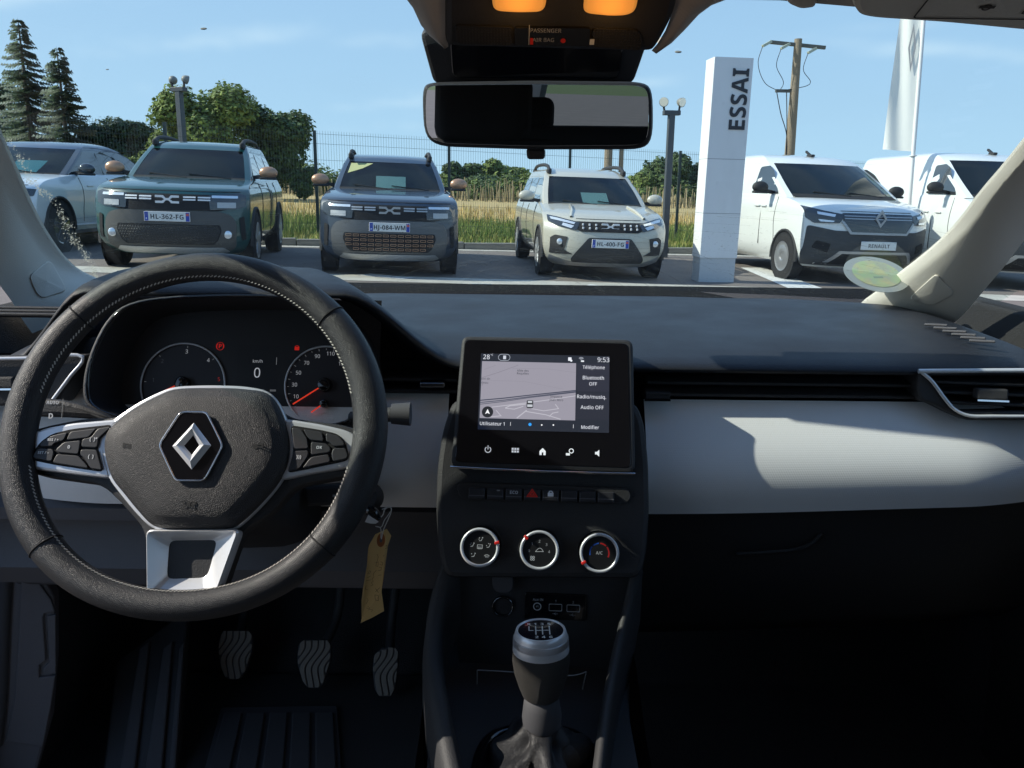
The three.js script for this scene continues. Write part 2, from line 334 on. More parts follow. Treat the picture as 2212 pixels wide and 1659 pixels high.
  part(cabin, 'glass_seal', frit(LA, 0.006), M.deep);
  base(cabin, V(0, 0.29, 0));
}

// ---------------------------------------------------------------- windscreen with its dust, streak and sticker
const screenGlass = thing('windscreen', 'raked front windscreen with wiped dust and a dried pale streak', 'windscreen');
{
  const rows = []; for (let i = 0; i <= 16; i++) { const y = 0.985 + 0.415 * i / 16, r = []; for (let j = 0; j <= 24; j++) { const x = (-0.74 + 1.48 * j / 24); r.push(V(x, y, -zfW(x, y))); } rows.push(r); }
  part(screenGlass, 'glass', skin(rows), phy([0.87, 0.96, 0.94], 0.0, { transmission: 1, thickness: 0, ior: 1.5 }));
  // dust left between the wiper arcs: fine grains and scratches on the inside of the glass
  const n = 1024, dd = new Uint8Array(n * n * 4), R = rng(77);
  const put = (x, y, a) => { x = x | 0; y = y | 0; if (x < 0 || y < 0 || x >= n || y >= n) return; const k = (y * n + x) * 4; dd[k] = 222; dd[k + 1] = 222; dd[k + 2] = 205; dd[k + 3] = Math.max(dd[k + 3], a); };
  for (let j = 0; j < n; j++) for (let i = 0; i < n; i++) { const k = (j * n + i) * 4; dd[k] = 222; dd[k + 1] = 222; dd[k + 2] = 205; const a = fbm(i / 90, j / 90, 0, 4, 3); dd[k + 3] = 4 * sstep(0.45, 0.8, a) * (0.6 + 0.8 * hash(i, j, 5)); }
  for (let i = 0; i < 4200; i++) { const x = R() * n, y = Math.pow(R(), 1.6) * n * 0.34, a = 50 + R() * 120; put(x, y, a); if (R() < 0.25) put(x + 1, y, a * 0.7); }
  for (let i = 0; i < 300; i++) { // wiper scratches: short arcs low on the glass
    const cx = R() < 0.5 ? 300 : 640, r0 = 180 + R() * 330, a0 = 0.25 + R() * 2.2, da = 0.03 + R() * 0.12, al = 40 + R() * 80;
    for (let t = 0; t < 1; t += 0.01) { const a = a0 + da * t; put(cx + Math.cos(a) * r0, -90 + Math.sin(a) * r0, al * (0.4 + 0.6 * hash(t * 100 | 0, i))); }
  }
  const dt = new THREE.DataTexture(dd, n, n); dt.colorSpace = THREE.SRGBColorSpace; dt.magFilter = dt.minFilter = THREE.LinearFilter; dt.needsUpdate = true;
  const g = skin(rows.map(r => r.map(p => V(p.x, p.y - 0.0015, p.z + 0.001))));
  const uv = g.attributes.uv; for (let i = 0; i <= 16; i++) for (let j = 0; j <= 24; j++) uv.setXY(i * 25 + j, j / 24, i / 16);
  part(screenGlass, 'dust_film', g, std([1, 1, 1], 1, { map: dt, transparent: true }));
  // the dried streak on the left: crusty flecks along a wandering run
  const line = smoothLine([[-10, 268], [38, 325], [60, 372], [80, 402], [118, 432], [140, 470], [160, 515], [186, 548], [204, 585], [214, 606]].map(p => PW(p[0], p[1], -0.002)), 240), fl = [];
  const R2 = rng(5);
  for (const p of line) for (let k = 0; k < 6 * vnoise(p.y * 260, 9, 0, 7) - 0.5; k++) {
    const w = 0.011 * (0.25 + 1.0 * vnoise(p.y * 140, 3)), o = (R2() - 0.5 + R2() - 0.5) * w, c = p.clone().add(V(o, o * 0.3, (R2() - 0.5) * 0.004)), s = 0.0003 + R2() * R2() * 0.0015;
    c.z = -zfW(c.x, c.y) + 0.002; fl.push(new THREE.CircleGeometry(s, 5).rotateX(-1.06).translate(c.x, c.y, c.z));
  }
  const streak = part(screenGlass, 'dried_streak', join(fl), std([0.34, 0.33, 0.27], 0.95)); streak.userData.kind = 'stuff';
  // round windscreen sticker seen from behind
  const so = PW(1893, 592, 0.004), sf = frame(so, V(0, 0.88, 0.47));
  const disc = sf.px(1963, 594), rad = Math.abs(disc.x - sf.px(1826, 592).x) / 2;
  const st = part(screenGlass, 'sticker', new THREE.CylinderGeometry(rad, rad, 0.0006, 48).rotateX(Math.PI / 2).applyMatrix4(sf.m), phy([0.55, 0.58, 0.54], 0.5, { transmission: 0.62, thickness: 0 }), 'round pale sticker in the lower corner of the windscreen');
  const stt = canvasTex(128, 128, (c) => { c.fillStyle = '#b4b89c'; c.fillRect(0, 0, 128, 128); for (let i = 0; i < 60; i++) { c.fillStyle = i % 2 ? 'rgba(205,200,140,0.35)' : 'rgba(170,200,150,0.35)'; c.beginPath(); c.arc(hash(i, 1) * 128, hash(i, 2) * 128, 6 + 14 * hash(i, 3), 0, 7); c.fill(); } c.fillStyle = 'rgba(120,140,130,.6)'; c.fillRect(50, 78, 26, 9); });
  part(st, 'sticker_disc', new THREE.CircleGeometry(rad * 0.74, 40).translate(0, 0, 0.0012).applyMatrix4(sf.m), phy([1, 1, 1], 0.8, { map: stt, transmission: 0.45, thickness: 0 }));
  // flecks of dirt high on the glass
  for (const [x, y, r] of [[440, 62, 0.0028], [1465, 112, 0.0032], [232, 150, 0.0014]]) { const q = PW(x, y, 0.003); part(screenGlass, 'dirt_fleck', new THREE.SphereGeometry(r, 10, 6).scale(1.2, 0.3, 0.8).rotateX(0.5).translate(q.x, q.y, q.z), std([0.22, 0.22, 0.2], 0.9)); }
  base(screenGlass, V(0, 0.985, -1.5));
}
// wiper arms parked at the foot of the glass
for (const [x0, y0, x1, y1, lab] of [[992, 620, 1068, 619, 'black wiper arm pivot showing above the dashboard behind the touchscreen'], [1640, 641, 1708, 638, 'black wiper arm end showing above the dashboard by the round sticker']]) {
  const a = PZ(x0, y0, 1.60), b = PZ(x1, y1, 1.60), w = thing('wiper_arm', lab, 'wiper', 'windscreen wipers');
  const k = a.clone().lerp(b, 0.28);
  part(w, 'arm', bar(V(a.x, a.y - 0.012, a.z), k, 0.014, 0.012), M.black);
  part(w, 'cap', box(b.x - k.x, 0.020, 0.03, V((k.x + b.x) / 2, b.y - 0.006, b.z), 0.006), M.gloss);
  part(w, 'blade', bar(V(a.x, a.y - 0.03, a.z), V(a.x - 0.5, a.y - 0.045, a.z + 0.06), 0.012, 0.014), M.rubber);
  base(w, V(k.x, k.y - 0.03, k.z));
}
// ---------------------------------------------------------------- passenger door
function sideDoor(s, zFront, label) {
  const door = thing('front_door', label, 'car door', 'front doors of the car being sat in'), V = (x, y, z) => new THREE.Vector3(s * x, y, z);
  const yz = [[0.36, 1.15], [0.36, 0.02]];
  const pan = []; for (const [y, x] of [[0.36, 0.70], [0.55, 0.69], [0.68, 0.655], [0.72, 0.66], [0.85, 0.69], [0.94, 0.69], [0.965, 0.70], [0.97, 0.74]]) { const r = []; for (let i = 0; i <= 12; i++) { const zf = zFront - (zFront + 0.08) * i / 12; r.push(V(x - (y < 0.5 ? 0.0 : 0.0), y - 0.02 * sstep(0.2, 1.1, zf), -zf)); } pan.push(r); }
  part(door, 'door_panel', skin(pan), M.black);
  const sp = []; for (let i = 0; i < 26; i++) { const y = 0.40 + i * 0.008, z0 = 0.42 + 0.004 * i, z1 = 0.86 - 0.004 * Math.abs(i - 13); sp.push(box(0.006, 0.0045, z1 - z0, V(0.684, y, -(z0 + z1) / 2))); }
  const grl = part(door, 'speaker_grille', box(0.006, 0.24, 0.52, V(0.690, 0.50, -0.64), 0.003), s > 0 ? M.kick : M.black);
  sp.forEach(g => part(grl, 'grille_rib', g, s > 0 ? M.kick : M.black));
  part(door, 'window_seal', join([bar(V(0.705, 0.965, -1.10), V(0.62, 1.30, -0.68), 0.05, 0.03), bar(V(0.705, 0.965, -1.12), V(0.705, 0.975, 0.05), 0.03, 0.03), bar(V(0.62, 1.30, -0.68), V(0.61, 1.33, 0.05), 0.03, 0.03)]), M.rubber);
  part(door, 'side_window', skin([[V(0.715, 0.96, -1.08), V(0.715, 0.97, 0.08)], [V(0.63, 1.30, -0.68), V(0.61, 1.35, 0.08)]]), phy([0.92, 0.96, 0.95], 0, { transmission: 1, thickness: 0 }));
  part(door, 'corner_trim', skin([[V(0.685, 0.955, -1.20), V(0.69, 0.975, -1.0), V(0.70, 0.985, -0.92)], [V(0.685, 1.0, -1.14), V(0.69, 1.03, -1.02), V(0.70, 1.0, -0.95)], [V(0.66, 1.12, -0.98), V(0.665, 1.12, -0.95), V(0.68, 1.10, -0.92)]]), M.soft);
  part(door, 'outer_skin', box(0.03, 0.62, 1.25, V(0.765, 0.66, -0.5), 0.01), paint([0.5, 0.5, 0.52]));
  part(door, 'armrest', box(0.075, 0.05, 0.55, V(0.665, 0.70, -0.25), 0.02), M.soft);
  part(door, 'door_handle', box(0.012, 0.03, 0.11, V(0.655, 0.83, -0.5), 0.006), M.darkchrome);
  if (s > 0) base(door, V(0.71, 0.33, -0.5)); else { base(door, V(0.79, 0.33, -1.22)); door.rotation.y = -1.15; }   // the driver's door stands open
}
sideDoor(1, 1.12, 'closed front door with ribbed speaker grille beside the glovebox');
sideDoor(-1, 0.86, 'open front door on the driver side, swung outward on its hinges');
// ---------------------------------------------------------------- seats (seen in the mirror; a cushion edge shows in the corner)
function frontSeat(x, label) {
  const s = thing('front_seat', label, 'car seat', 'front seats');
  part(s, 'cushion', box(0.50, 0.16, 0.52, V(x, 0.50, 0.16), 0.06, [0.12, 0, 0]), M.seat);
  for (const k of [-1, 1]) part(s, 'side_bolster', box(0.09, 0.14, 0.50, V(x + k * 0.225, 0.545, 0.16), 0.045, [0.12, 0, 0]), M.seat);
  part(s, 'backrest', box(0.48, 0.62, 0.13, V(x, 0.84, 0.44), 0.05, [0.30, 0, 0]), M.seat);
  part(s, 'headrest', box(0.27, 0.20, 0.10, V(x, 1.22, 0.53), 0.045, [0.2, 0, 0]), M.seat);
  for (const k of [-1, 1]) part(s, 'headrest_post', bar(V(x + k * 0.06, 1.10, 0.50), V(x + k * 0.06, 1.2, 0.52), 0.012, 0.012), M.darkchrome);
  part(s, 'seat_base', box(0.42, 0.14, 0.5, V(x, 0.39, 0.18), 0.02), M.deep);
  for (const dx of [-0.17, 0.17]) part(s, 'seat_stitching', tube([V(x + dx, 0.60, 0.30), V(x + dx, 0.84, 0.374), V(x + dx, 1.08, 0.448)], 0.0012, 20, 5), M.thread);
  return base(s, V(x, 0.33, 0.18));
}
frontSeat(-0.37, 'dark fabric front seat behind the steering wheel');
frontSeat(0.37, 'dark fabric front seat facing the glovebox');
{
  const b = thing('rear_bench', 'dark fabric rear bench seat reflected in the mirror', 'car seat');
  part(b, 'cushion', box(1.28, 0.18, 0.5, V(0, 0.52, 1.05), 0.06), M.seat);
  part(b, 'backrest', box(1.28, 0.60, 0.14, V(0, 0.84, 1.42), 0.05, [0.3, 0, 0]), M.seat);
  for (const x of [-0.42, 0.42]) part(b, 'headrest', box(0.24, 0.13, 0.08, V(x, 1.17, 1.52), 0.035, [0.2, 0, 0]), M.seat);
  base(b, V(0, 0.34, 1.1));
}
// ================================================================ dashboard
const z7 = ZZ(0, 560, 0.40687), z8 = ZZ(0, 850, 0.40687), z3 = ZZ(900, 0, 0.29837), s1 = ZZ(980, 730, 0.25316), s2 = ZZ(960, 1060, 0.24108), s3 = ZZ(920, 1360, 0.22604), s4 = ZZ(300, 1350, 0.31646), s5 = ZZ(1380, 640, 0.41998), s7 = ZZ(0, 1180, 0.33267), s8 = ZZ(700, 1120, 0.19894);
const dash = thing('dashboard', 'dark moulded dashboard with pale textured trim panels and centre stack', 'dashboard');
const turnN = (deg, yaw) => tilt(deg).applyAxisAngle(V(0, 1, 0), yaw);
const SF = frame(P(1183, 870, 0.937), turnN(27, -0.05));                               // touchscreen
const KF = frame(SF.hit(1172, 1020).addScaledVector(turnN(27, -0.05), -0.004), turnN(19, -0.05));   // switches and climate
const UF = frame(KF.hit(1165, 1245).addScaledVector(turnN(10, -0.05), -0.035), turnN(6, -0.04));     // sockets
const BF = frame(P(480, 780, 0.93), tilt(18));                                          // instrument binnacle
const GF = frame(BF.o.clone().addScaledVector(BF.n, -0.065), tilt(20));                 // dials
{
  // --- soft top pad with the hood over the instruments
  const hump = (x, zf) => { const s = (zf - 0.95) * 0.5; return 0.082 * sstep(-0.085 - s, -0.225 - s, x) * sstep(-0.615, -0.52, x) * (1 - sstep(1.12, 1.42, zf)) * (1 - 0.1 * sstep(0.95, 1.2, zf)); };
  const prof = [[1.52, 0.986], [1.46, 0.992], [1.36, 0.998], [1.26, 0.999], [1.17, 0.997], [1.1, 0.995], [1.04, 0.992], [1.0, 0.988], [0.972, 0.984], [0.957, 0.980], [0.949, 0.975], [0.950, 0.970], [0.975, 0.967], [1.03, 0.965]];
  const rows = prof.map(([zf, y]) => { const r = []; for (let i = 0; i <= 110; i++) { const x = -0.715 + 1.43 * i / 110; const e = sstep(0.55, 0.72, Math.abs(x)); const zz = zf > 1.3 ? Math.min(zf, zfW(x, y) - 0.012) : zf; r.push(V(x, y + hump(x, zf) - 0.055 * e * e, -(zz - 0.03 * e))); } return r; });
  const pad = part(dash, 'top_pad', skin(rows), M.pad);
  // --- body under the lip
  part(dash, 'dash_core', skin([[V(-0.70, 0.967, -1.03), V(0.70, 0.967, -1.03)], [V(-0.70, 0.93, -1.04), V(0.70, 0.93, -1.04)], [V(-0.70, 0.80, -1.03), V(0.70, 0.80, -1.03)]]), M.deep);
  // --- pale trim panels: a swelling nose along the dash
  const pale = (x0, x1, n, topY, botY, drop) => { const rows = []; for (let k = 0; k <= 14; k++) { const v = k / 14, r = []; for (let i = 0; i <= n; i++) { const x = lerp(x0, x1, i / n); const yt = topY(x), yb = botY(x); const y = lerp(yt, yb, v); const zf = 0.968 - 0.05 * Math.sin(Math.min(v / 0.72, 1.35) * Math.PI / 2) + 0.05 * sstep(0.5, 0.75, Math.abs(x)); r.push(V(x, y, -zf)); } rows.push(r); } return skin(rows); };
  const pr = [[1378, 876], [2260, 882]], yR = x => 0.9325 + 0.002 * x, bR = x => 0.803 + 0.018 * sstep(0.1, 0.7, x);
  part(dash, 'trim_panel', pale(0.128, 0.72, 40, yR, bR), M.white, 'pale textured trim panel in front of the passenger, patched with sunlight');
  part(dash, 'trim_panel', pale(-0.70, -0.105, 40, () => 0.9365, () => 0.808), M.white, 'pale textured trim panel behind the steering wheel');
  // --- long air vents between pad and panel
  const slat = (x0, x1, y, zf, t = 0.004, d = 0.03) => box(x1 - x0, t, d, V((x0 + x1) / 2, y, -zf - d / 2), 0.0015, [0.08, 0, 0]);
  const vR = part(dash, 'long_vent', box(0.40, 0.034, 0.01, V(0.325, 0.9495, -1.025)), M.deep, 'long dark air vent running to the corner vent');
  part(vR, 'vent_slat', slat(0.13, 0.525, 0.9545, 0.965), M.soft); part(vR, 'vent_slat', slat(0.13, 0.525, 0.9415, 0.960), M.soft);
  const tabR = SF && PZ(1418, 851, 0.957); const tb = part(vR, 'vent_tab', box(0.030, 0.009, 0.02, tabR, 0.002), M.black); part(tb, 'tab_trim', box(0.030, 0.0018, 0.004, V(tabR.x, tabR.y - 0.005, tabR.z + 0.0095)), M.darkchrome);
  const vL = part(dash, 'long_vent', box(0.12, 0.034, 0.01, V(-0.155, 0.9495, -1.025)), M.deep, 'short dark air vent beside the instruments');
  part(vL, 'vent_slat', slat(-0.215, -0.095, 0.9545, 0.965), M.black); part(vL, 'vent_slat', slat(-0.215, -0.095, 0.9415, 0.960), M.black);
  const tabL = PZ(935, 828, 0.957); part(vL, 'vent_tab', box(0.030, 0.006, 0.02, tabL, 0.002), M.darkchrome);
  // --- corner vents
  const corner = (fr, out, inn, tab, trim, label) => {
    const v = part(dash, 'corner_vent', plate(fr, out, { d: 0.05, off: -0.002, b: 0.003, r: 0.004, holes: [inn], hr: 0.003 }), M.soft, label);
    part(v, 'vent_box', plate(fr, inn, { d: 0.004, off: -0.045 }), M.deep);
    const a = fr.px(inn[0][0], inn[0][1]), ys = inn.map(p => fr.px(p[0], p[1]).y), y0 = Math.min(...ys), y1 = Math.max(...ys);
    const xs = inn.map(p => fr.px(p[0], p[1]).x), cross = y => { const X = []; for (let i = 0; i < inn.length; i++) { const p = fr.px(...inn[i]), q = fr.px(...inn[(i + 1) % inn.length]); if ((p.y - y) * (q.y - y) < 0) X.push(p.x + (q.x - p.x) * (y - p.y) / (q.y - p.y)); } return X.sort((m, n) => m - n); };
    for (let k = 1; k <= 3; k++) { const y = lerp(y0, y1, k / 4), X = cross(y); if (X.length > 1) part(v, 'vent_slat', onFrame(box(X[X.length - 1] - X[0] - 0.002, 0.0035, 0.026, V(0, 0, 0), 0.0012, [0.25, 0, 0]), fr, (X[0] + X[X.length - 1]) / 2, y, -0.02), M.black); }
    const t = fr.px(tab[0], tab[1], 0); const tm = part(v, 'vent_tab', onFrame(box(0.034, 0.013, 0.016, V(0, 0, 0), 0.003), fr, t.x, t.y, -0.002), M.soft); part(tm, 'tab_trim', onFrame(box(0.034, 0.002, 0.004), fr, t.x, t.y - 0.0075, 0.005), M.chrome);
    part(v, 'vent_trim', tube(smoothLine(trim.map(p => fr.hit(p[0], p[1], 0.001)), 30), 0.0022, 30, 6), M.satin);
  };
  const VR = frame(PZ(2110, 850, 0.935), V(-0.12, 0.18, 1)), VL = frame(PZ(60, 825, 0.91), V(0.1, 0.18, 1));
  corner(VR, [[1984, 800], [2290, 797], [2290, 908], [2090, 908], [2055, 893], [2015, 872], [1990, 866], [1981, 840]], [[2008, 812], [2280, 808], [2280, 888], [2080, 888], [2060, 878]], [2141, 851], [[1992, 805], [2012, 822], [2042, 862], [2062, 884], [2090, 897], [2150, 899], [2290, 899]], 'angular air vent with satin edge at the passenger end of the dash');
  corner(VL, [[-70, 770], [190, 765], [120, 872], [-70, 880]], [[-60, 783], [160, 779], [104, 858], [-60, 866]], [0, 826], [[-70, 776], [60, 774], [180, 772], [150, 815], [112, 866]], 'angular air vent with bright edge behind the steering wheel rim');
  const chrome = (pts) => tube(smoothLine(pts.map(p => VR.hit(p[0], p[1], 0.002)), 20), 0.0028, 20, 6);
  part(dash, 'vent_top_trim', chrome([[1984, 802], [2100, 801], [2290, 800]]), M.satin);
  // --- defroster grille on the right end of the pad
  const dg = part(dash, 'side_defroster', skin([[V(0.585, 0.974, -1.12), V(0.635, 0.969, -1.13)], [V(0.605, 0.958, -0.985), V(0.655, 0.952, -0.99)]]), M.deep);
  for (let k = 0; k < 6; k++) { const a = PZ(2022 + k * 20, 701 + k * 7, 1.13 - k * 0.024); part(dg, 'grille_fin', box(0.028, 0.003, 0.007, V(a.x, a.y - 0.0005, a.z), 0.001, [-0.25, -0.55, -0.08]), M.kick); }
  const dgl = part(dash, 'side_defroster', box(0.10, 0.004, 0.05, PZ(60, 676, 1.02), 0.002), M.deep); for (let k = 0; k < 3; k++) part(dgl, 'grille_fin', box(0.09, 0.003, 0.008, PZ(60, 670 + k * 7, 1.018 - k * 0.015).add(V(0, 0.003, 0)), 0.001), M.soft);
}
{
  // --- instrument binnacle
  const out = [[490, 800], [498, 690], [535, 565], [600, 430], [680, 342], [800, 297], [1000, 277], [1300, 268], [1560, 272], [1750, 310], [1880, 400], [1960, 520], [2000, 680], [2000, 850], [1960, 935], [1850, 975], [1500, 985], [1100, 980], [800, 955], [600, 910], [510, 860]];
  const q = roundPoly(out.map(p => BF.px(...z7(...p))), 0.02, 3), c = q.reduce((s, p) => s.add(p.clone().divideScalar(q.length)), new THREE.Vector2());
  const ring = (k, off, dy = 0) => q.map(p => { const r = p.clone().sub(c).multiplyScalar(k).add(c); return BF.to3(r.x, r.y + dy, off); });
  const cl = part(dash, 'instrument_binnacle', skin([ring(1.10, -0.06), ring(1.075, -0.012), ring(1.045, 0.0), ring(1.02, 0.001), ring(1.0, -0.004)], { closed: true }), M.soft, 'hooded instrument binnacle behind the steering wheel');
  part(cl, 'binnacle_trim', skin([ring(1.022, 0.0018), ring(1.012, 0.003), ring(1.0, 0.0005)], { closed: true }), M.gloss);
  part(cl, 'binnacle_tunnel', skin([ring(1.0, -0.003), ring(0.985, -0.03), ring(0.955, -0.066)], { closed: true }), M.black);
  // printed dial face
  const xs = q.map(p => p.x), ys = q.map(p => p.y), x0 = Math.min(...xs) - 0.01, x1 = Math.max(...xs) + 0.01, y0 = Math.min(...ys) - 0.01, y1 = Math.max(...ys) + 0.01;
  const G = (x, y) => GF.px(...z7(x, y));
  const lc = G(1018, 758), lr = G(1250, 758).x - lc.x, rc = G(1802, 762), rr = rc.x - G(1583, 762).x;
  const tex = printed(GF, x0, y0, x1, y1, 5200, (k, at, res, w, h) => {
    k.fillStyle = '#0b0b0d'; k.fillRect(0, 0, w, h);
    const A = (x, y) => at(...z7(x, y));
    const disc = (cc, r) => { const X = (cc.x - x0) * res, Y = (y1 - cc.y) * res; k.fillStyle = '#101014'; k.beginPath(); k.arc(X, Y, r * res, 0, 7); k.fill(); return [X, Y, r * res]; };
    const [lx, ly, lR] = disc(lc, lr), [rx, ry, rR] = disc(rc, rr);
    k.strokeStyle = '#cfd0d2'; k.lineWidth = 2;
    for (let i = 0; i <= 6; i++) { const a = Math.PI * (1.22 - 0.245 * i); k.strokeStyle = i > 4 ? '#d02018' : '#cfd0d2'; k.beginPath(); k.moveTo(lx + Math.cos(a) * lR * 0.95, ly - Math.sin(a) * lR * 0.95); k.lineTo(lx + Math.cos(a) * lR * 0.9, ly - Math.sin(a) * lR * 0.9); k.stroke(); }
    for (let i = 0; i <= 22; i++) { const a = Math.PI * (1.20 - 0.0635 * i); k.strokeStyle = '#cfd0d2'; k.beginPath(); k.moveTo(rx + Math.cos(a) * rR * 0.96, ry - Math.sin(a) * rR * 0.96); k.lineTo(rx + Math.cos(a) * rR * (i % 2 ? 0.92 : 0.9), ry - Math.sin(a) * rR * (i % 2 ? 0.92 : 0.9)); k.stroke(); }
    const s = 0.0062 * res;
    words(k, '3', ...A(1035, 572), s * 1.1, '#d8d8da'); words(k, '4', ...A(1155, 620), s, '#d8d8da'); words(k, '5', ...A(1213, 726), s, '#d02a1e'); words(k, '2', ...A(900, 625), s, '#55555a'); words(k, '1', ...A(850, 730), s, '#55555a');
    for (const [t, x, y] of [['10', 1640, 821], ['30', 1632, 756], ['50', 1654, 690], ['70', 1699, 636], ['90', 1759, 598], ['110', 1832, 584], ['130', 1898, 640]]) words(k, t, ...A(x, y), s, '#d8d8da');
    k.fillStyle = '#060608'; const d0 = A(1322, 535), d1 = A(1532, 900); k.fillRect(d0[0], d0[1], d1[0] - d0[0], d1[1] - d0[1]);
    words(k, 'km/h', ...A(1428, 626), s * 0.85, '#e8e8ea'); words(k, '0', ...A(1425, 690), s * 2.6, '#f2f2f4'); k.fillStyle = '#bbb'; k.fillRect(...A(1532, 604), 3, 0.009 * res);
    words(k, '(P)', ...A(1220, 542), s * 1.2, '#ff2a1a', 'sans-serif', 'bold'); k.strokeStyle = '#ff2a1a'; k.lineWidth = 3; k.beginPath(); k.arc(...A(1220, 542), s * 0.75, 0, 7); k.stroke();
    k.beginPath(); k.arc(...A(1646, 550), s * 0.4, 0, 7); k.stroke(); k.fillStyle = '#ff2a1a'; k.fillRect(A(1646, 545)[0] - s * 0.45, A(1646, 545)[1], s * 0.9, s * 0.7);
    words(k, 'P', ...A(1458, 787), s * 0.7, '#888'); k.fillStyle = '#777'; k.fillRect(...A(1495, 782), s * 1.2, s * 0.4);
  });
  const face = part(cl, 'dial_face', sheet(GF, x0, y0, x1, y1, 0), std([1, 1, 1], 0.45, { map: tex, emissive: new THREE.Color(1, 1, 1), emissiveMap: tex, emissiveIntensity: 0.16 }), 'black instrument face with rev counter, speed readout and speedometer');
  const loop = (cc, r, t) => onFrame(new THREE.TorusGeometry(r, t, 8, 72), GF, cc.x, cc.y, 0.003);
  part(cl, 'dial_ring', loop(lc, lr, 0.0011), M.satin); part(cl, 'dial_ring', loop(rc, rr, 0.0011), M.satin);
  const needle = (cx, cy, tx, ty, w) => { const a = GF.px(...z7(cx, cy)), b = GF.px(...z7(tx, ty)); return bar(GF.to3(a.x, a.y, 0.008), GF.to3(b.x, b.y, 0.007), w, 0.0012); };
  const red = std([0.9, 0.06, 0.03], 0.4, { emissive: new THREE.Color(0.8, 0.05, 0.02), emissiveIntensity: 0.35 });
  part(cl, 'needle', needle(1020, 750, 905, 802, 0.0022), red); part(cl, 'needle', needle(1800, 762, 1632, 866, 0.0022), red); part(cl, 'needle', needle(1795, 868, 1732, 912, 0.0016), red);
  for (const [x, y, r] of [[1020, 752, 0.0085], [1805, 758, 0.0085], [1802, 862, 0.005]]) { const a = GF.px(...z7(x, y)); part(cl, 'needle_hub', onFrame(lathe([[0, 0.011], [r * 0.8, 0.011], [r, 0.008], [r, 0]], 24).rotateX(Math.PI / 2), GF, a.x, a.y, 0), M.gloss); }
}
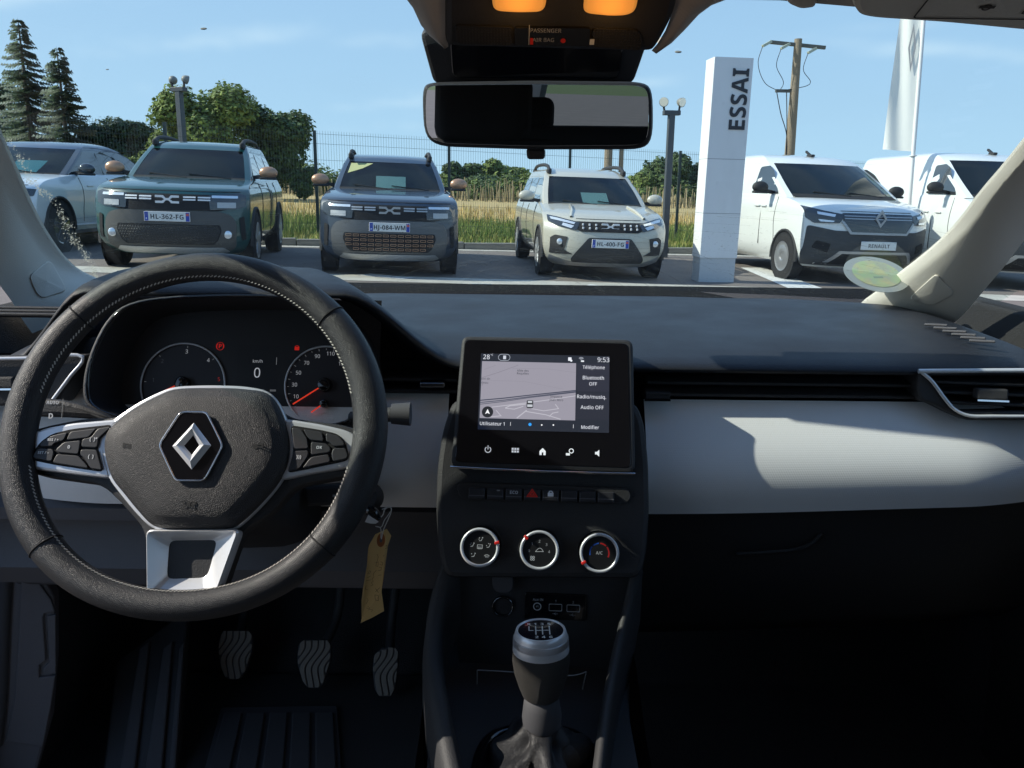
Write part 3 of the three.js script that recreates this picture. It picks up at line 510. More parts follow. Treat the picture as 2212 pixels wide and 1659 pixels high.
{
  // --- centre stack
  const stack = part(dash, 'centre_stack', plate(KF, [[978, 862], [955, 932], [944, 1010], [941, 1100], [946, 1190], [960, 1248], [1384, 1250], [1398, 1190], [1403, 1100], [1401, 1000], [1392, 912], [1374, 868]], { off: -0.006, d: 0.09, b: 0.006, r: 0.012 }), M.soft, 'dark centre stack carrying screen, switches and climate dials');
  // --- touchscreen
  const tl = s1(243, 104), tr = s1(1768, 136), br = s1(1790, 1320), bl = s1(143, 1272);
  const ts = part(dash, 'touchscreen', plate(SF, [tl, tr, br, bl], { off: 0.006, d: 0.05, b: 0.0035, r: 0.009 }), M.soft, 'upright touchscreen showing a map');
  part(ts, 'screen_bezel', plate(SF, [s1(272, 142), s1(1722, 176), s1(1748, 1282), s1(182, 1232)], { off: 0.0068, d: 0.003, b: 0.0004, r: 0.006 }), M.gloss);
  const c4 = [s1(404, 262), s1(1560, 290), s1(1552, 978), s1(392, 936)].map(p => SF.px(p[0], p[1], 0.0075));
  const x0 = (c4[0].x + c4[3].x) / 2, x1 = (c4[1].x + c4[2].x) / 2, y1 = (c4[0].y + c4[1].y) / 2, y0 = (c4[2].y + c4[3].y) / 2, W = 1024, H = Math.round(1024 * (y1 - y0) / (x1 - x0));
  const ui = canvasTex(W, H, (k) => {
    const X = v => (v - 404) / 1150 * W, Y = (x, v) => (v - 262 - (x - 404) * 0.0245) / 690 * H, px = v => v / 1150 * W;
    k.fillStyle = '#101624'; k.fillRect(0, 0, W, H);
    const t = (s, x, y, z, al = 'center', col = '#c9cbd2', w = '') => words(k, s, X(x), Y(x, y), px(z), col, 'sans-serif', w, al);
    t('28', 455, 294, 58); t('°C', 502, 276, 24); t('9:53', 1500, 323, 58);
    k.strokeStyle = '#aeb2bc'; k.lineWidth = 3; k.beginPath(); k.roundRect(X(562), Y(600, 270), px(104), px(58), px(29)); k.stroke(); k.fillStyle = '#aeb2bc'; k.fillRect(X(605), Y(610, 282), px(26), px(34));
    k.fillStyle = '#c9cbd2'; k.fillRect(X(1186), Y(1200, 300), px(30), px(32)); k.beginPath(); k.arc(X(1214), Y(1214, 330), px(10), 0, 7); k.fill(); for (const r of [10, 18, 26]) { k.beginPath(); k.arc(X(1302), Y(1302, 326), px(r), -2.5, -0.6); k.stroke(); } k.fillRect(X(1300), Y(1310, 328), px(28), px(14));
    // map
    const m0 = X(417), m1 = X(1258), n0 = Y(417, 333), n1 = Y(417, 850); k.fillStyle = '#807d88'; k.fillRect(m0, n0, m1 - m0, n1 - n0);
    k.save(); k.beginPath(); k.rect(m0, n0, m1 - m0, n1 - n0); k.clip();
    const ln = (pts, col, w) => { k.strokeStyle = col; k.lineWidth = px(w); k.beginPath(); pts.forEach((p, i) => i ? k.lineTo(X(p[0]), Y(p[0], p[1])) : k.moveTo(X(p[0]), Y(p[0], p[1]))); k.stroke(); };
    ln([[405, 490], [560, 440], [740, 372]], '#6b6873', 4); ln([[440, 410], [540, 372]], '#73707b', 3); ln([[690, 400], [1000, 405], [1260, 440]], '#75727d', 3); ln([[500, 510], [800, 520], [1150, 590]], '#77747f', 3);
    ln([[400, 692], [620, 672], [820, 648], [1260, 602]], '#2d3143', 9); ln([[400, 712], [620, 690], [840, 660], [1260, 612]], '#343849', 7); ln([[400, 728], [620, 702], [840, 668], [1260, 618]], '#2d3143', 5);
    ln([[520, 752], [700, 730], [1000, 690], [1260, 650]], '#9d9ba4', 7); ln([[640, 760], [680, 740], [820, 725]], '#9d9ba4', 9); ln([[640, 762], [720, 770], [800, 745]], '#9d9ba4', 7); ln([[745, 850], [830, 780]], '#9d9ba4', 10); ln([[820, 790], [1000, 820], [1130, 860]], '#9d9ba4', 8); ln([[870, 765], [980, 785], [1110, 765], [1080, 725]], '#9d9ba4', 7); ln([[1110, 795], [1060, 805], [1030, 835]], '#9d9ba4', 8); ln([[560, 780], [605, 830], [520, 838]], '#9d9ba4', 7);
    t('Allée des', 785, 422, 26, 'center', '#23242c'); t('Requêtes', 785, 447, 26, 'center', '#23242c'); t('▿', 783, 470, 24, 'center', '#23242c'); t('ont de', 455, 495, 28, 'center', '#33353f'); t('deau', 450, 530, 28, 'center', '#33353f'); t('•', 428, 552, 22, 'center', '#23242c');
    t('Impasse', 1088, 658, 28, 'center', '#23242c'); t('Joan Miro', 1090, 688, 28, 'center', '#23242c'); t('▿', 1088, 714, 26, 'center', '#23242c');
    k.fillStyle = '#25262b'; k.beginPath(); k.roundRect(X(828), Y(857, 690), px(58), px(72), px(12)); k.fill(); k.fillStyle = '#a5a9b0'; k.fillRect(X(838), Y(857, 696), px(38), px(18)); k.fillRect(X(834), Y(857, 728), px(46), px(22));
    k.restore();
    k.fillStyle = '#11131c'; k.beginPath(); k.arc(X(485), Y(485, 795), px(50), 0, 7); k.fill(); k.fillStyle = '#d8d8da'; k.beginPath(); k.moveTo(X(485), Y(485, 768)); k.lineTo(X(507), Y(485, 815)); k.lineTo(X(485), Y(485, 803)); k.lineTo(X(463), Y(485, 815)); k.fill();
    k.fillStyle = '#1b1d2c'; k.fillRect(X(1268), Y(1268, 355), px(290), px(255)); k.fillStyle = '#171a28'; k.fillRect(X(1268), Y(1268, 622), px(290), px(240));
    t('Téléphone', 1415, 393, 42); t('Bluetooth', 1412, 489, 44); t('OFF', 1410, 544, 42); t('Radio/musiq.', 1398, 660, 44); t('Audio OFF', 1405, 755, 44); t('Utilisateur 1', 533, 900, 42); t('Modifier', 1388, 931, 42);
    k.fillStyle = '#1f8ad8'; k.beginPath(); k.arc(X(863), Y(863, 906), px(14), 0, 7); k.fill(); k.fillStyle = '#d8d8da'; for (const v of [966, 1068]) { k.beginPath(); k.arc(X(v), Y(v, 911), px(7), 0, 7); k.fill(); } k.fillRect(X(690), Y(690, 885), 3, px(34)); k.fillRect(X(1241), Y(1241, 905), 3, px(34));
  });
  part(ts, 'display', sheet(SF, x0, y0, x1, y1, 0.0072), std([0.03, 0.03, 0.03], 0.25, { emissive: new THREE.Color(1, 1, 1), emissiveMap: ui, emissiveIntensity: 0.85 }), 'lit map display with French menu text');
  // touch symbols under the display
  const yI = p => s1(...p);
  const icon = (x, y, draw) => mark(ts, SF, ...s1(x, y), 0.0074, 0.0095, 0.0095, 9000, (k, w, h) => { k.strokeStyle = k.fillStyle = '#d5d8dc'; k.lineWidth = w * 0.09; k.lineCap = 'round'; draw(k, w); }, 'touch_symbol', { glow: 0.35 });
  icon(475, 1117, (k, w) => { k.beginPath(); k.arc(w / 2, w * 0.55, w * 0.33, -0.9, 4.05); k.stroke(); k.beginPath(); k.moveTo(w / 2, w * 0.1); k.lineTo(w / 2, w * 0.5); k.stroke(); });
  icon(719, 1126, (k, w) => { for (let i = 0; i < 3; i++) for (let j = 0; j < 2; j++) k.fillRect(w * (0.08 + 0.3 * i), w * (0.24 + 0.3 * j), w * 0.23, w * 0.23); });
  icon(962, 1138, (k, w) => { k.beginPath(); k.moveTo(w * 0.5, w * 0.1); k.lineTo(w * 0.85, w * 0.45); k.lineTo(w * 0.85, w * 0.92); k.lineTo(w * 0.6, w * 0.92); k.lineTo(w * 0.6, w * 0.6); k.lineTo(w * 0.4, w * 0.6); k.lineTo(w * 0.4, w * 0.92); k.lineTo(w * 0.15, w * 0.92); k.lineTo(w * 0.15, w * 0.45); k.fill(); });
  icon(1205, 1144, (k, w) => { k.beginPath(); k.arc(w * 0.66, w * 0.35, w * 0.24, 0, 7); k.stroke(); k.fillRect(w * 0.05, w * 0.62, w * 0.45, w * 0.26); });
  icon(1452, 1152, (k, w) => { k.beginPath(); k.moveTo(w * 0.68, w * 0.12); k.lineTo(w * 0.68, w * 0.9); k.lineTo(w * 0.42, w * 0.66); k.lineTo(w * 0.22, w * 0.66); k.lineTo(w * 0.22, w * 0.36); k.lineTo(w * 0.42, w * 0.36); k.fill(); });
  part(dash, 'stack_trim', tube(smoothLine([s1(140, 1276), s1(900, 1312), s1(1786, 1338)].map(p => SF.hit(p[0], p[1], 0.004)), 16), 0.0016, 16, 6), M.chrome);
  // --- piano-key switches
  const rowP = [s1(190, 1420), s1(300, 1412), s1(1690, 1460), s1(1745, 1500), s1(1750, 1555), s1(1700, 1610), s1(300, 1575), s1(220, 1545)];
  const row = part(dash, 'switch_row', plate(KF, rowP, { off: 0.0005, d: 0.006, b: 0.001, r: 0.006 }), M.black, 'row of eight piano-key switches under the touchscreen');
  for (let i = 0; i < 8; i++) {
    const xa = 302 + i * 164.5, sl = 0.029, ya = 1462 + (xa - 302) * sl;
    part(row, 'switch_key', plate(KF, [s1(xa, ya), s1(xa + 148, ya + 148 * sl), s1(xa + 146, ya + 104), s1(xa - 2, ya + 100)], { off: 0.008, d: 0.012, b: 0.0015, r: 0.001 }), M.button);
    part(row, 'key_edge', plate(KF, [s1(xa + 3, ya + 62), s1(xa + 143, ya + 62 + 143 * sl), s1(xa + 143, ya + 70 + 143 * sl), s1(xa + 3, ya + 70)], { off: 0.0084, d: 0.002 }), M.kick);
  }
  mark(row, KF, ...s1(541, 1496), 0.0088, 0.012, 0.006, 9000, (k, w, h) => { words(k, 'Ⓐ', w * 0.35, h * 0.55, h * 0.9, '#c8cace'); words(k, 'OFF', w * 0.78, h * 0.25, h * 0.35, '#c8cace'); }, 'switch_print');
  mark(row, KF, ...s1(706, 1502), 0.0088, 0.012, 0.006, 9000, (k, w, h) => words(k, 'ECO', w / 2, h / 2, h * 0.8, '#c8cace', 'sans-serif', 'bold'), 'switch_print');
  mark(row, KF, ...s1(869, 1506), 0.0088, 0.013, 0.010, 9000, (k, w, h) => { k.strokeStyle = '#e02a1c'; k.lineWidth = h * 0.12; for (const s of [1, 0.45]) { k.beginPath(); k.moveTo(w / 2, h * (0.62 - 0.5 * s)); k.lineTo(w * (0.5 + 0.42 * s), h * (0.62 + 0.28 * s)); k.lineTo(w * (0.5 - 0.42 * s), h * (0.62 + 0.28 * s)); k.closePath(); k.stroke(); } }, 'switch_print');
  mark(row, KF, ...s1(1034, 1512), 0.0088, 0.009, 0.008, 9000, (k, w, h) => { k.fillStyle = '#e6e8ec'; k.fillRect(w * 0.15, h * 0.4, w * 0.7, h * 0.5); k.strokeStyle = '#e6e8ec'; k.lineWidth = h * 0.14; k.beginPath(); k.arc(w / 2, h * 0.42, h * 0.24, Math.PI, 0); k.stroke(); }, 'switch_print');
  // --- climate dials
  const CF = frame(KF.o.clone().addScaledVector(KF.n, -0.008), KF.n);
  const knob = (x, y, pt, print, label) => {
    const q = CF.px(x, y, 0.022), R = 0.0205;
    const kb = part(dash, 'climate_dial', onFrame(lathe([[0, 0.019], [R * 0.86, 0.019], [R * 0.9, 0.021], [R * 0.93, 0.021], [R * 0.99, 0.012], [R * 1.04, 0], [0, 0]], 48).rotateX(Math.PI / 2), CF, q.x, q.y, 0), M.black, label);
    part(kb, 'dial_ring', onFrame(new THREE.TorusGeometry(R * 0.96, 0.0017, 10, 60), CF, q.x, q.y, 0.0205), M.satin);
    part(kb, 'dial_collar', onFrame(lathe([[R * 1.03, 0], [R * 1.12, 0.002], [R * 1.16, 0]], 40).rotateX(Math.PI / 2), CF, q.x, q.y, 0.002), M.black);
    const t = CF.px(...s2(...pt), 0.022).sub(q).normalize().multiplyScalar(R * 0.96);
    part(kb, 'pointer', onFrame(box(0.0055, 0.0032, 0.004, V(0, 0, 0), 0.0008).rotateZ(Math.atan2(t.y, t.x)), CF, q.x + t.x, q.y + t.y, 0.0215), M.red);
    const tex = canvasTex(256, 256, print);
    part(kb, 'dial_print', onFrame(new THREE.CircleGeometry(R * 0.85, 40), CF, q.x, q.y, 0.0194), std([1, 1, 1], 0.5, { map: tex }));
  };
  const bg = k => { k.fillStyle = '#0c0c0f'; k.fillRect(0, 0, 256, 256); k.strokeStyle = k.fillStyle = '#b9bbc0'; k.lineWidth = 5; };
  const man = (k, x, y, arrows) => { k.beginPath(); k.arc(x + 14, y - 12, 5, 0, 7); k.fill(); k.beginPath(); k.moveTo(x + 12, y - 5); k.lineTo(x + 4, y + 12); k.lineTo(x - 14, y + 14); k.stroke(); for (const [dx, dy] of arrows) { k.beginPath(); k.arc(x + dx, y + dy, 4, 0, 7); k.fill(); } };
  knob(1036, 1183, [656, 683], k => { bg(k); man(k, 134, 62, [[-14, 0], [-10, -10]]); man(k, 66, 108, [[-14, 0], [-8, -12]]); man(k, 196, 112, [[-14, 0], [2, -16]]); man(k, 78, 188, [[-14, -8]]); k.strokeRect(108, 108, 40, 28); k.beginPath(); for (const d of [118, 128, 138]) { k.moveTo(d, 120); k.lineTo(d, 142); } k.stroke(); k.beginPath(); k.arc(186, 210, 26, Math.PI * 1.2, Math.PI * 1.8); k.stroke(); k.beginPath(); for (const d of [176, 186, 196]) { k.moveTo(d, 192); k.lineTo(d, 206); } k.stroke(); }, 'climate dial for air direction');
  knob(1165, 1189, [950, 640], k => { bg(k); for (const [t, x, y] of [['0', 46, 134], ['1', 70, 80], ['2', 128, 58], ['3', 184, 82], ['4', 206, 138]]) words(k, t, x, y, 30, '#b9bbc0'); k.beginPath(); k.moveTo(98, 140); k.quadraticCurveTo(128, 96, 150, 122); k.lineTo(160, 138); k.closePath(); k.stroke(); for (const [x, y] of [[66, 184], [84, 184], [66, 202], [84, 202]]) { k.beginPath(); k.arc(x, y, 7, 0, 7); k.stroke(); } }, 'climate dial for fan speed');
  knob(1295, 1195, [1484, 862], k => { bg(k); k.lineWidth = 11; k.strokeStyle = '#1c4fa8'; k.beginPath(); k.arc(128, 128, 76, Math.PI * 0.92, Math.PI * 1.22); k.stroke(); k.beginPath(); k.arc(128, 128, 76, Math.PI * 1.26, Math.PI * 1.48); k.stroke(); k.strokeStyle = '#b01a1c'; k.beginPath(); k.arc(128, 128, 76, Math.PI * 1.52, Math.PI * 1.74); k.stroke(); k.beginPath(); k.arc(128, 128, 76, Math.PI * 1.78, Math.PI * 2.14); k.stroke(); words(k, 'A/C', 128, 128, 34, '#c4c6ca'); }, 'climate dial for temperature, marked blue and red');
  // --- socket bay under the dials
  const bay = part(dash, 'socket_bay', plate(UF, [[960, 1235], [1390, 1238], [1340, 1480], [1000, 1480]], { off: 0, d: 0.02 }), M.black);
  const sq = UF.px(1086, 1311, 0.004);
  const sk = part(dash, 'power_socket', onFrame(lathe([[0.0125, 0.0015], [0.0120, 0.004], [0.0104, 0.004], [0.0100, -0.02], [0, -0.02]], 40).rotateX(Math.PI / 2), UF, sq.x, sq.y, 0), M.darkchrome, 'round power socket with its lid open');
  part(sk, 'socket_pin', onFrame(new THREE.SphereGeometry(0.0032, 12, 8), UF, sq.x + 0.001, sq.y + 0.003, -0.016), M.chrome);
  part(sk, 'socket_lid', plate(UF, tz(s2, [[630, 960], [720, 925], [800, 960], [825, 1060], [800, 1150], [650, 1150], [615, 1060]]), { off: 0.018, d: 0.004, b: 0.001, r: 0.008 }), M.rubber);
  const ux = part(dash, 'media_sockets', plate(UF, tz(s2, [[930, 1148], [1500, 1170], [1500, 1410], [925, 1390]]), { off: 0.003, d: 0.004, b: 0.0006, r: 0.002 }), M.gloss, 'small panel with audio jack and two data ports');
  const jq = UF.px(...s2(1043, 1275), 0.003); part(ux, 'audio_jack', onFrame(new THREE.TorusGeometry(0.0042, 0.0005, 8, 32), UF, jq.x, jq.y, 0.0033), M.satin);
  part(ux, 'jack_core', onFrame(new THREE.SphereGeometry(0.002, 12, 8), UF, jq.x, jq.y, 0.0028), M.darkchrome);
  for (const [x, y] of [[1213, 1284], [1380, 1292]]) { const q = UF.px(...s2(x, y), 0.003); part(ux, 'data_port', prism(roundPoly([[-1, -1], [1, -1], [1, 1], [-1, 1]].map(p => new THREE.Vector2(q.x + p[0] * 0.0075, q.y + p[1] * 0.0042)), 0.0014), { off: 0.0038, d: 0.002, holes: [roundPoly([[-1, -1], [-1, 1], [1, 1], [1, -1]].map(p => new THREE.Vector2(q.x + p[0] * 0.0070, q.y + p[1] * 0.0037)), 0.0012)] }).applyMatrix4(UF.m), M.satin); }
  mark(ux, UF, ...s2(1210, 1280), 0.0040, 0.062, 0.026, 8000, (k, w, h) => { const X = x => (x - 1210) * 0.24108 / 1.04385 / 1800 * 0.93 * 8000 + w / 2, Y = y => (y - 1280) * 0.24108 / 1.04385 / 1800 * 0.93 * 8000 + h / 2; words(k, 'Aux-IN', X(1047), Y(1212), h * 0.15, '#b0b2b6'); words(k, '1', X(1216), Y(1221), h * 0.15, '#b0b2b6'); words(k, '2', X(1381), Y(1229), h * 0.15, '#b0b2b6'); k.strokeStyle = '#9a9ca0'; k.lineWidth = 2; for (const [x, y] of [[1211, 1349], [1376, 1356]]) { k.beginPath(); k.moveTo(X(x - 28), Y(y)); k.lineTo(X(x + 28), Y(y)); k.moveTo(X(x - 12), Y(y)); k.lineTo(X(x + 6), Y(y - 12)); k.moveTo(X(x - 6), Y(y)); k.lineTo(X(x + 10), Y(y + 12)); k.stroke(); } }, 'socket_print');
}
{
  // --- lower dash, glovebox, driver's lower panels
  const lowR = []; for (const [y, zf] of [[0.806, 0.945], [0.79, 0.955], [0.72, 0.965], [0.62, 1.0], [0.57, 1.06], [0.56, 1.2]]) { const r = []; for (let i = 0; i <= 12; i++) { const x = 0.10 + 0.62 * i / 12; r.push(V(x, y + 0.025 * sstep(0.1, 0.7, x), -(zf + 0.02 * sstep(0.5, 0.7, x)))); } lowR.push(r); }
  const gb = part(dash, 'glovebox', skin(lowR), M.black);
  part(gb, 'glovebox_handle', tube(smoothLine([[1590, 1196], [1660, 1192], [1720, 1186], [1755, 1172], [1775, 1152]].map(p => PZ(p[0], p[1], 0.955)), 20), 0.003, 20, 6), M.black);
  // driver's knee panel
  const knee = []; for (const [y, zf] of [[0.812, 0.945], [0.80, 0.93], [0.785, 0.93], [0.775, 0.955], [0.76, 0.955], [0.72, 0.935], [0.695, 0.945], [0.688, 0.975], [0.672, 0.985], [0.668, 1.03], [0.70, 1.15]]) { const r = []; for (let i = 0; i <= 8; i++) r.push(V(-0.665 + 0.56 * i / 8, y, -zf)); knee.push(r); }
  part(dash, 'knee_panel', skin(knee, { crease: 0.5 }), std([0.075, 0.072, 0.078], 0.6, { bumpMap: T.grain, bumpScale: 0.0002 }), 'grey lower panel below the steering wheel');
  // end panel by the open driver's door
  const EF = frame(PZ(70, 1350, 0.985), V(0.32, 0.05, 1));
  const ep = part(dash, 'end_panel', plate(EF, [[-30, 1080], [24, 1100], [60, 1180], [118, 1292], [118, 1430], [108, 1560], [70, 1700], [-30, 1720]], { d: 0.03, b: 0.004 }), M.kick, 'grey end panel with fuse cover by the open door');
  part(ep, 'fuse_cover', plate(EF, [...tz(s7, [[150, 250], [345, 520], [372, 600], [300, 615], [290, 640], [310, 930], [265, 965], [265, 1045], [375, 1035], [345, 1240], [290, 1520], [40, 1480], [100, 1180], [125, 800]])], { off: 0.004, d: 0.008, b: 0.0015 }), M.kick);
  part(ep, 'cover_clip', plate(EF, tz(s7, [[322, 628], [376, 622], [378, 1020], [296, 1018], [296, 985], [334, 940]]), { off: 0.003, d: 0.006, b: 0.001 }), M.kick);
  part(ep, 'door_seal', tube(smoothLine(tz(s7, [[-20, 20], [10, 120], [35, 300], [20, 700], [0, 1200], [-30, 1500]]).map(p => EF.hit(p[0], p[1], 0.0)), 20), 0.009, 20, 8), M.rubber);
  // console ridges either side of the gear lever, and the tray between them
  const ridge = (A, w) => { const c = smoothLine(A.map(p => PZ(...p)), 24); return skin(c.map((p, i) => { const k = w(i / 24), r = []; for (const [a, b] of [[-1.1, -0.10], [-1, -0.02], [-0.8, 0], [-0.3, 0.006], [0.3, 0.006], [0.8, 0], [1, -0.02], [1.05, -0.08]]) r.push(V(p.x + a * k, p.y + b, p.z)); return r; })); };
  part(dash, 'console_ridge', ridge([[975, 1200, 0.86], [945, 1300, 0.845], [935, 1400, 0.81], [950, 1520, 0.74], [985, 1700, 0.655]], t => 0.010 + 0.003 * t), M.soft);
  part(dash, 'console_ridge', ridge([[1378, 1200, 0.86], [1358, 1300, 0.845], [1335, 1400, 0.81], [1312, 1520, 0.74], [1290, 1700, 0.655]], t => 0.006 + 0.002 * t), M.soft);
  part(dash, 'console_floor', skin([[V(-0.12, 0.68, -0.93), V(0.11, 0.68, -0.93)], [V(-0.11, 0.645, -0.88), V(0.105, 0.645, -0.88)], [V(-0.11, 0.625, -0.78), V(0.10, 0.625, -0.78)], [V(-0.11, 0.60, -0.5), V(0.10, 0.60, -0.5)]]), M.black);
  for (const s of [-1, 1]) part(dash, 'console_side', skin([[V(s * 0.115 - 0.004, 0.69, -0.90), V(s * 0.15, 0.34, -1.05)], [V(s * 0.118 - 0.004, 0.62, -0.75), V(s * 0.15, 0.34, -0.75)], [V(s * 0.118 - 0.004, 0.60, -0.45), V(s * 0.15, 0.34, -0.4)]]), s < 0 ? std([0.10, 0.095, 0.10], 1, { bumpMap: T.ribs, bumpScale: 0.0012 }) : M.carpet);
  const tr = (pts, zf) => tube(smoothLine(tz(s3, pts).map(p => PZ(p[0], p[1], zf)), 16), 0.0007, 16, 5);
  part(dash, 'tray_edge', join([tr([[688, 808], [690, 740], [692, 668]], 0.79), tr([[692, 668], [860, 676], [1055, 688]], 0.79), tr([[1520, 722], [1640, 722], [1700, 712], [1780, 684]], 0.79), tr([[1780, 684], [1760, 770], [1742, 862]], 0.79)]), std([0.18, 0.18, 0.18], 0.5));
  base(dash, V(0, 0.33, -0.95));
}
// ================================================================ steering wheel
const WF = frame(P(421, 930, 0.81), tilt(28));
const wheel = thing('steering_wheel', 'black leather three-spoke steering wheel with satin silver trim', 'steering wheel');
{
  const RO = 0.1705, flat = a => 1 - 0.035 * Math.pow(Math.max(0, -Math.sin(a)), 6);
  const tr = a => 0.0142 + 0.0028 * Math.pow(Math.abs(Math.cos(a - 0.1)), 3);
  const rimP = (a, phi, k = 1) => { const R = RO * flat(a), r = tr(a) * k, b = 0.0148 * k; return WF.to3(Math.cos(a) * (R + r * Math.cos(phi)), Math.sin(a) * (R + r * Math.cos(phi)), b * Math.sin(phi)); };
  const rows = []; for (let i = 0; i <= 144; i++) { const r = []; for (let j = 0; j <= 20; j++) r.push(rimP(i / 144 * 2 * Math.PI, -j / 20 * 2 * Math.PI)); rows.push(r); }
  const rim = part(wheel, 'rim', skin(rows), M.leather);
  const ang = (x, y) => { const q = WF.px(x, y, 0); return Math.atan2(q.y, q.x); };
  const seams = [z7(1832, 390), z7(420, 350), z8(1785, 930), z8(230, 960)].map(p => ang(...p));
  for (const a of seams) { const r = []; for (let j = 0; j < 24; j++) r.push(rimP(a, j / 24 * 2 * Math.PI, 1.006)); part(rim, 'seam', tube(r, 0.0009, 48, 5, true), M.deep); }
  const st = []; for (let i = 0; i < 260; i++) { const a = i / 260 * 2 * Math.PI; if (Math.abs(Math.sin(a)) < 0.22) continue; const p = rimP(a, Math.PI - 0.55, 1.012), q = rimP(a + 0.016, Math.PI - 0.42, 1.012); st.push(bar(p, q, 0.0009, 0.0009)); }
  part(rim, 'stitching', join(st), M.thread);
  // hub and spokes
  const hubP = [[870, 98], [960, 62], [1150, 55], [1340, 60], [1475, 85], [1540, 165], [1588, 300], [1598, 400], [1582, 490], [1535, 580], [1440, 695], [1330, 800], [1280, 832], [1060, 842], [880, 835], [825, 812], [755, 740], [680, 648], [612, 560], [578, 460], [568, 370], [585, 300], [640, 240], [760, 155]];
  part(wheel, 'spoke_carrier', plate(WF, tz(z8, [[470, 225], [640, 225], [870, 110], [1475, 100], [1600, 225], [1900, 262], [2010, 300], [2060, 420], [2000, 520], [1900, 555], [1640, 600], [1500, 760], [1345, 850], [1215, 1225], [810, 1245], [800, 850], [660, 690], [560, 595], [200, 545], [60, 480], [40, 420], [90, 320], [240, 270]]), { off: -0.010, d: 0.022, b: 0.004, r: 0.012 }), M.black);
  const grow = (pts, k) => { const c = pts.reduce((s, p) => [s[0] + p[0] / pts.length, s[1] + p[1] / pts.length], [0, 0]); return pts.map(p => [c[0] + (p[0] - c[0]) * k, c[1] + (p[1] - c[1]) * k]); };
  part(wheel, 'hub_surround', plate(WF, tz(z8, grow(hubP, 1.035)), { off: 0.000, d: 0.012, b: 0.003, r: 0.012 }), M.satin);
  // airbag cover: a cushion that swells toward the driver
  const hq = smoothLine(tz(z8, hubP).map(p => { const q = WF.px(p[0], p[1], 0.006); return V(q.x, q.y, 0); }), 96, true).map(p => new THREE.Vector2(p.x, p.y)), hc = WF.px(...z8(1075, 450), 0.006), hr = [];
  for (const [k, h] of [[1.0, -0.006], [1.0, 0.001], [0.985, 0.0045], [0.94, 0.0075], [0.86, 0.0105], [0.84, 0.0125], [0.72, 0.0150], [0.5, 0.0165], [0.25, 0.0172], [0.001, 0.0175]]) hr.push(hq.map(p => { const r = p.clone().sub(hc).multiplyScalar(k).add(hc); return WF.to3(r.x, r.y, h); }));
  const hg = skin(hr, { closed: true, flip: true }); for (let i = 0; i < hg.attributes.uv.count; i++) { const t = WF.to2(new THREE.Vector3().fromBufferAttribute(hg.attributes.position, i)); hg.attributes.uv.setXY(i, t.x, t.y); }
  const hub = part(wheel, 'airbag_cover', hg, M.hub, 'grained black airbag cover at the wheel centre');
  mark(hub, WF, ...z8(1045, 715), 0.0162, 0.026, 0.012, 7000, (k, w, h) => { words(k, 'SRP', w / 2, h * 0.35, h * 0.62, '#010101', 'sans-serif', 'bold'); words(k, 'AIRBAG', w / 2, h * 0.83, h * 0.3, '#010101', 'sans-serif', 'bold'); }, 'airbag_lettering');
  const horn = (x, s) => mark(hub, WF, ...z8(x, 380), 0.0156, 0.011, 0.008, 7000, (k, w, h) => { k.strokeStyle = '#020202'; k.lineWidth = h * 0.15; if (s < 0) { k.translate(w, 0); k.scale(-1, 1); } k.beginPath(); k.moveTo(w * 0.05, h * 0.2); k.lineTo(w * 0.05, h * 0.8); k.moveTo(w * 0.05, h * 0.3); k.lineTo(w * 0.9, h * 0.45); k.lineTo(w * 0.9, h * 0.6); k.lineTo(w * 0.05, h * 0.7); k.stroke(); k.beginPath(); k.arc(w * 0.65, h * 0.66, h * 0.2, 0, 7); k.stroke(); }, 'horn_symbol');
  horn(712, 1); horn(1425, -1);
  // emblem: black hexagon, bright rim, folded bright lozenge
  const hexP = tz(z8, [[1000, 196], [1144, 196], [1234, 380], [1132, 574], [974, 574], [882, 376]]);
  const bez = part(wheel, 'emblem_plaque', plate(WF, hexP, { off: 0.0195, d: 0.012, b: 0.001, r: 0.004 }), M.gloss, 'black six-sided plaque with a bright folded lozenge');
  const hx = roundPoly(hexP.map(p => WF.px(p[0], p[1], 0.0195)), 0.004).map(p => WF.to3(p.x, p.y, 0.0195));
  part(bez, 'emblem_rim', tube(hx, 0.0010, 120, 6, true), M.chrome);
  // the lozenge: an open, folded ring whose four flanks slope up to a ridge
  const E = (x, y, h) => { const q = WF.px(...z8(x, y), 0.021); return WF.to3(q.x, q.y, h); };
  const outL = [[1072, 252], [1168, 378], [1060, 512], [952, 382]], mid = [[1070, 286], [1134, 378], [1060, 470], [984, 381]], inL = [[1068, 322], [1102, 378], [1060, 430], [1018, 380]], tri = [];
  for (let i = 0; i < 4; i++) { const n = (i + 1) % 4; for (const [A, ha, B, hb] of [[outL, 0.0197, mid, 0.0240], [mid, 0.0240, inL, 0.0197]]) { const a = E(...A[i], ha), b = E(...A[n], ha), c2 = E(...B[n], hb), d2 = E(...B[i], hb); tri.push(a, c2, b, a, d2, c2); } }
  const eg = new THREE.BufferGeometry().setFromPoints(tri); eg.setAttribute('uv', new THREE.Float32BufferAttribute(new Float32Array(tri.length * 2), 2)); eg.computeVertexNormals();
  part(bez, 'lozenge', eg, M.satin);
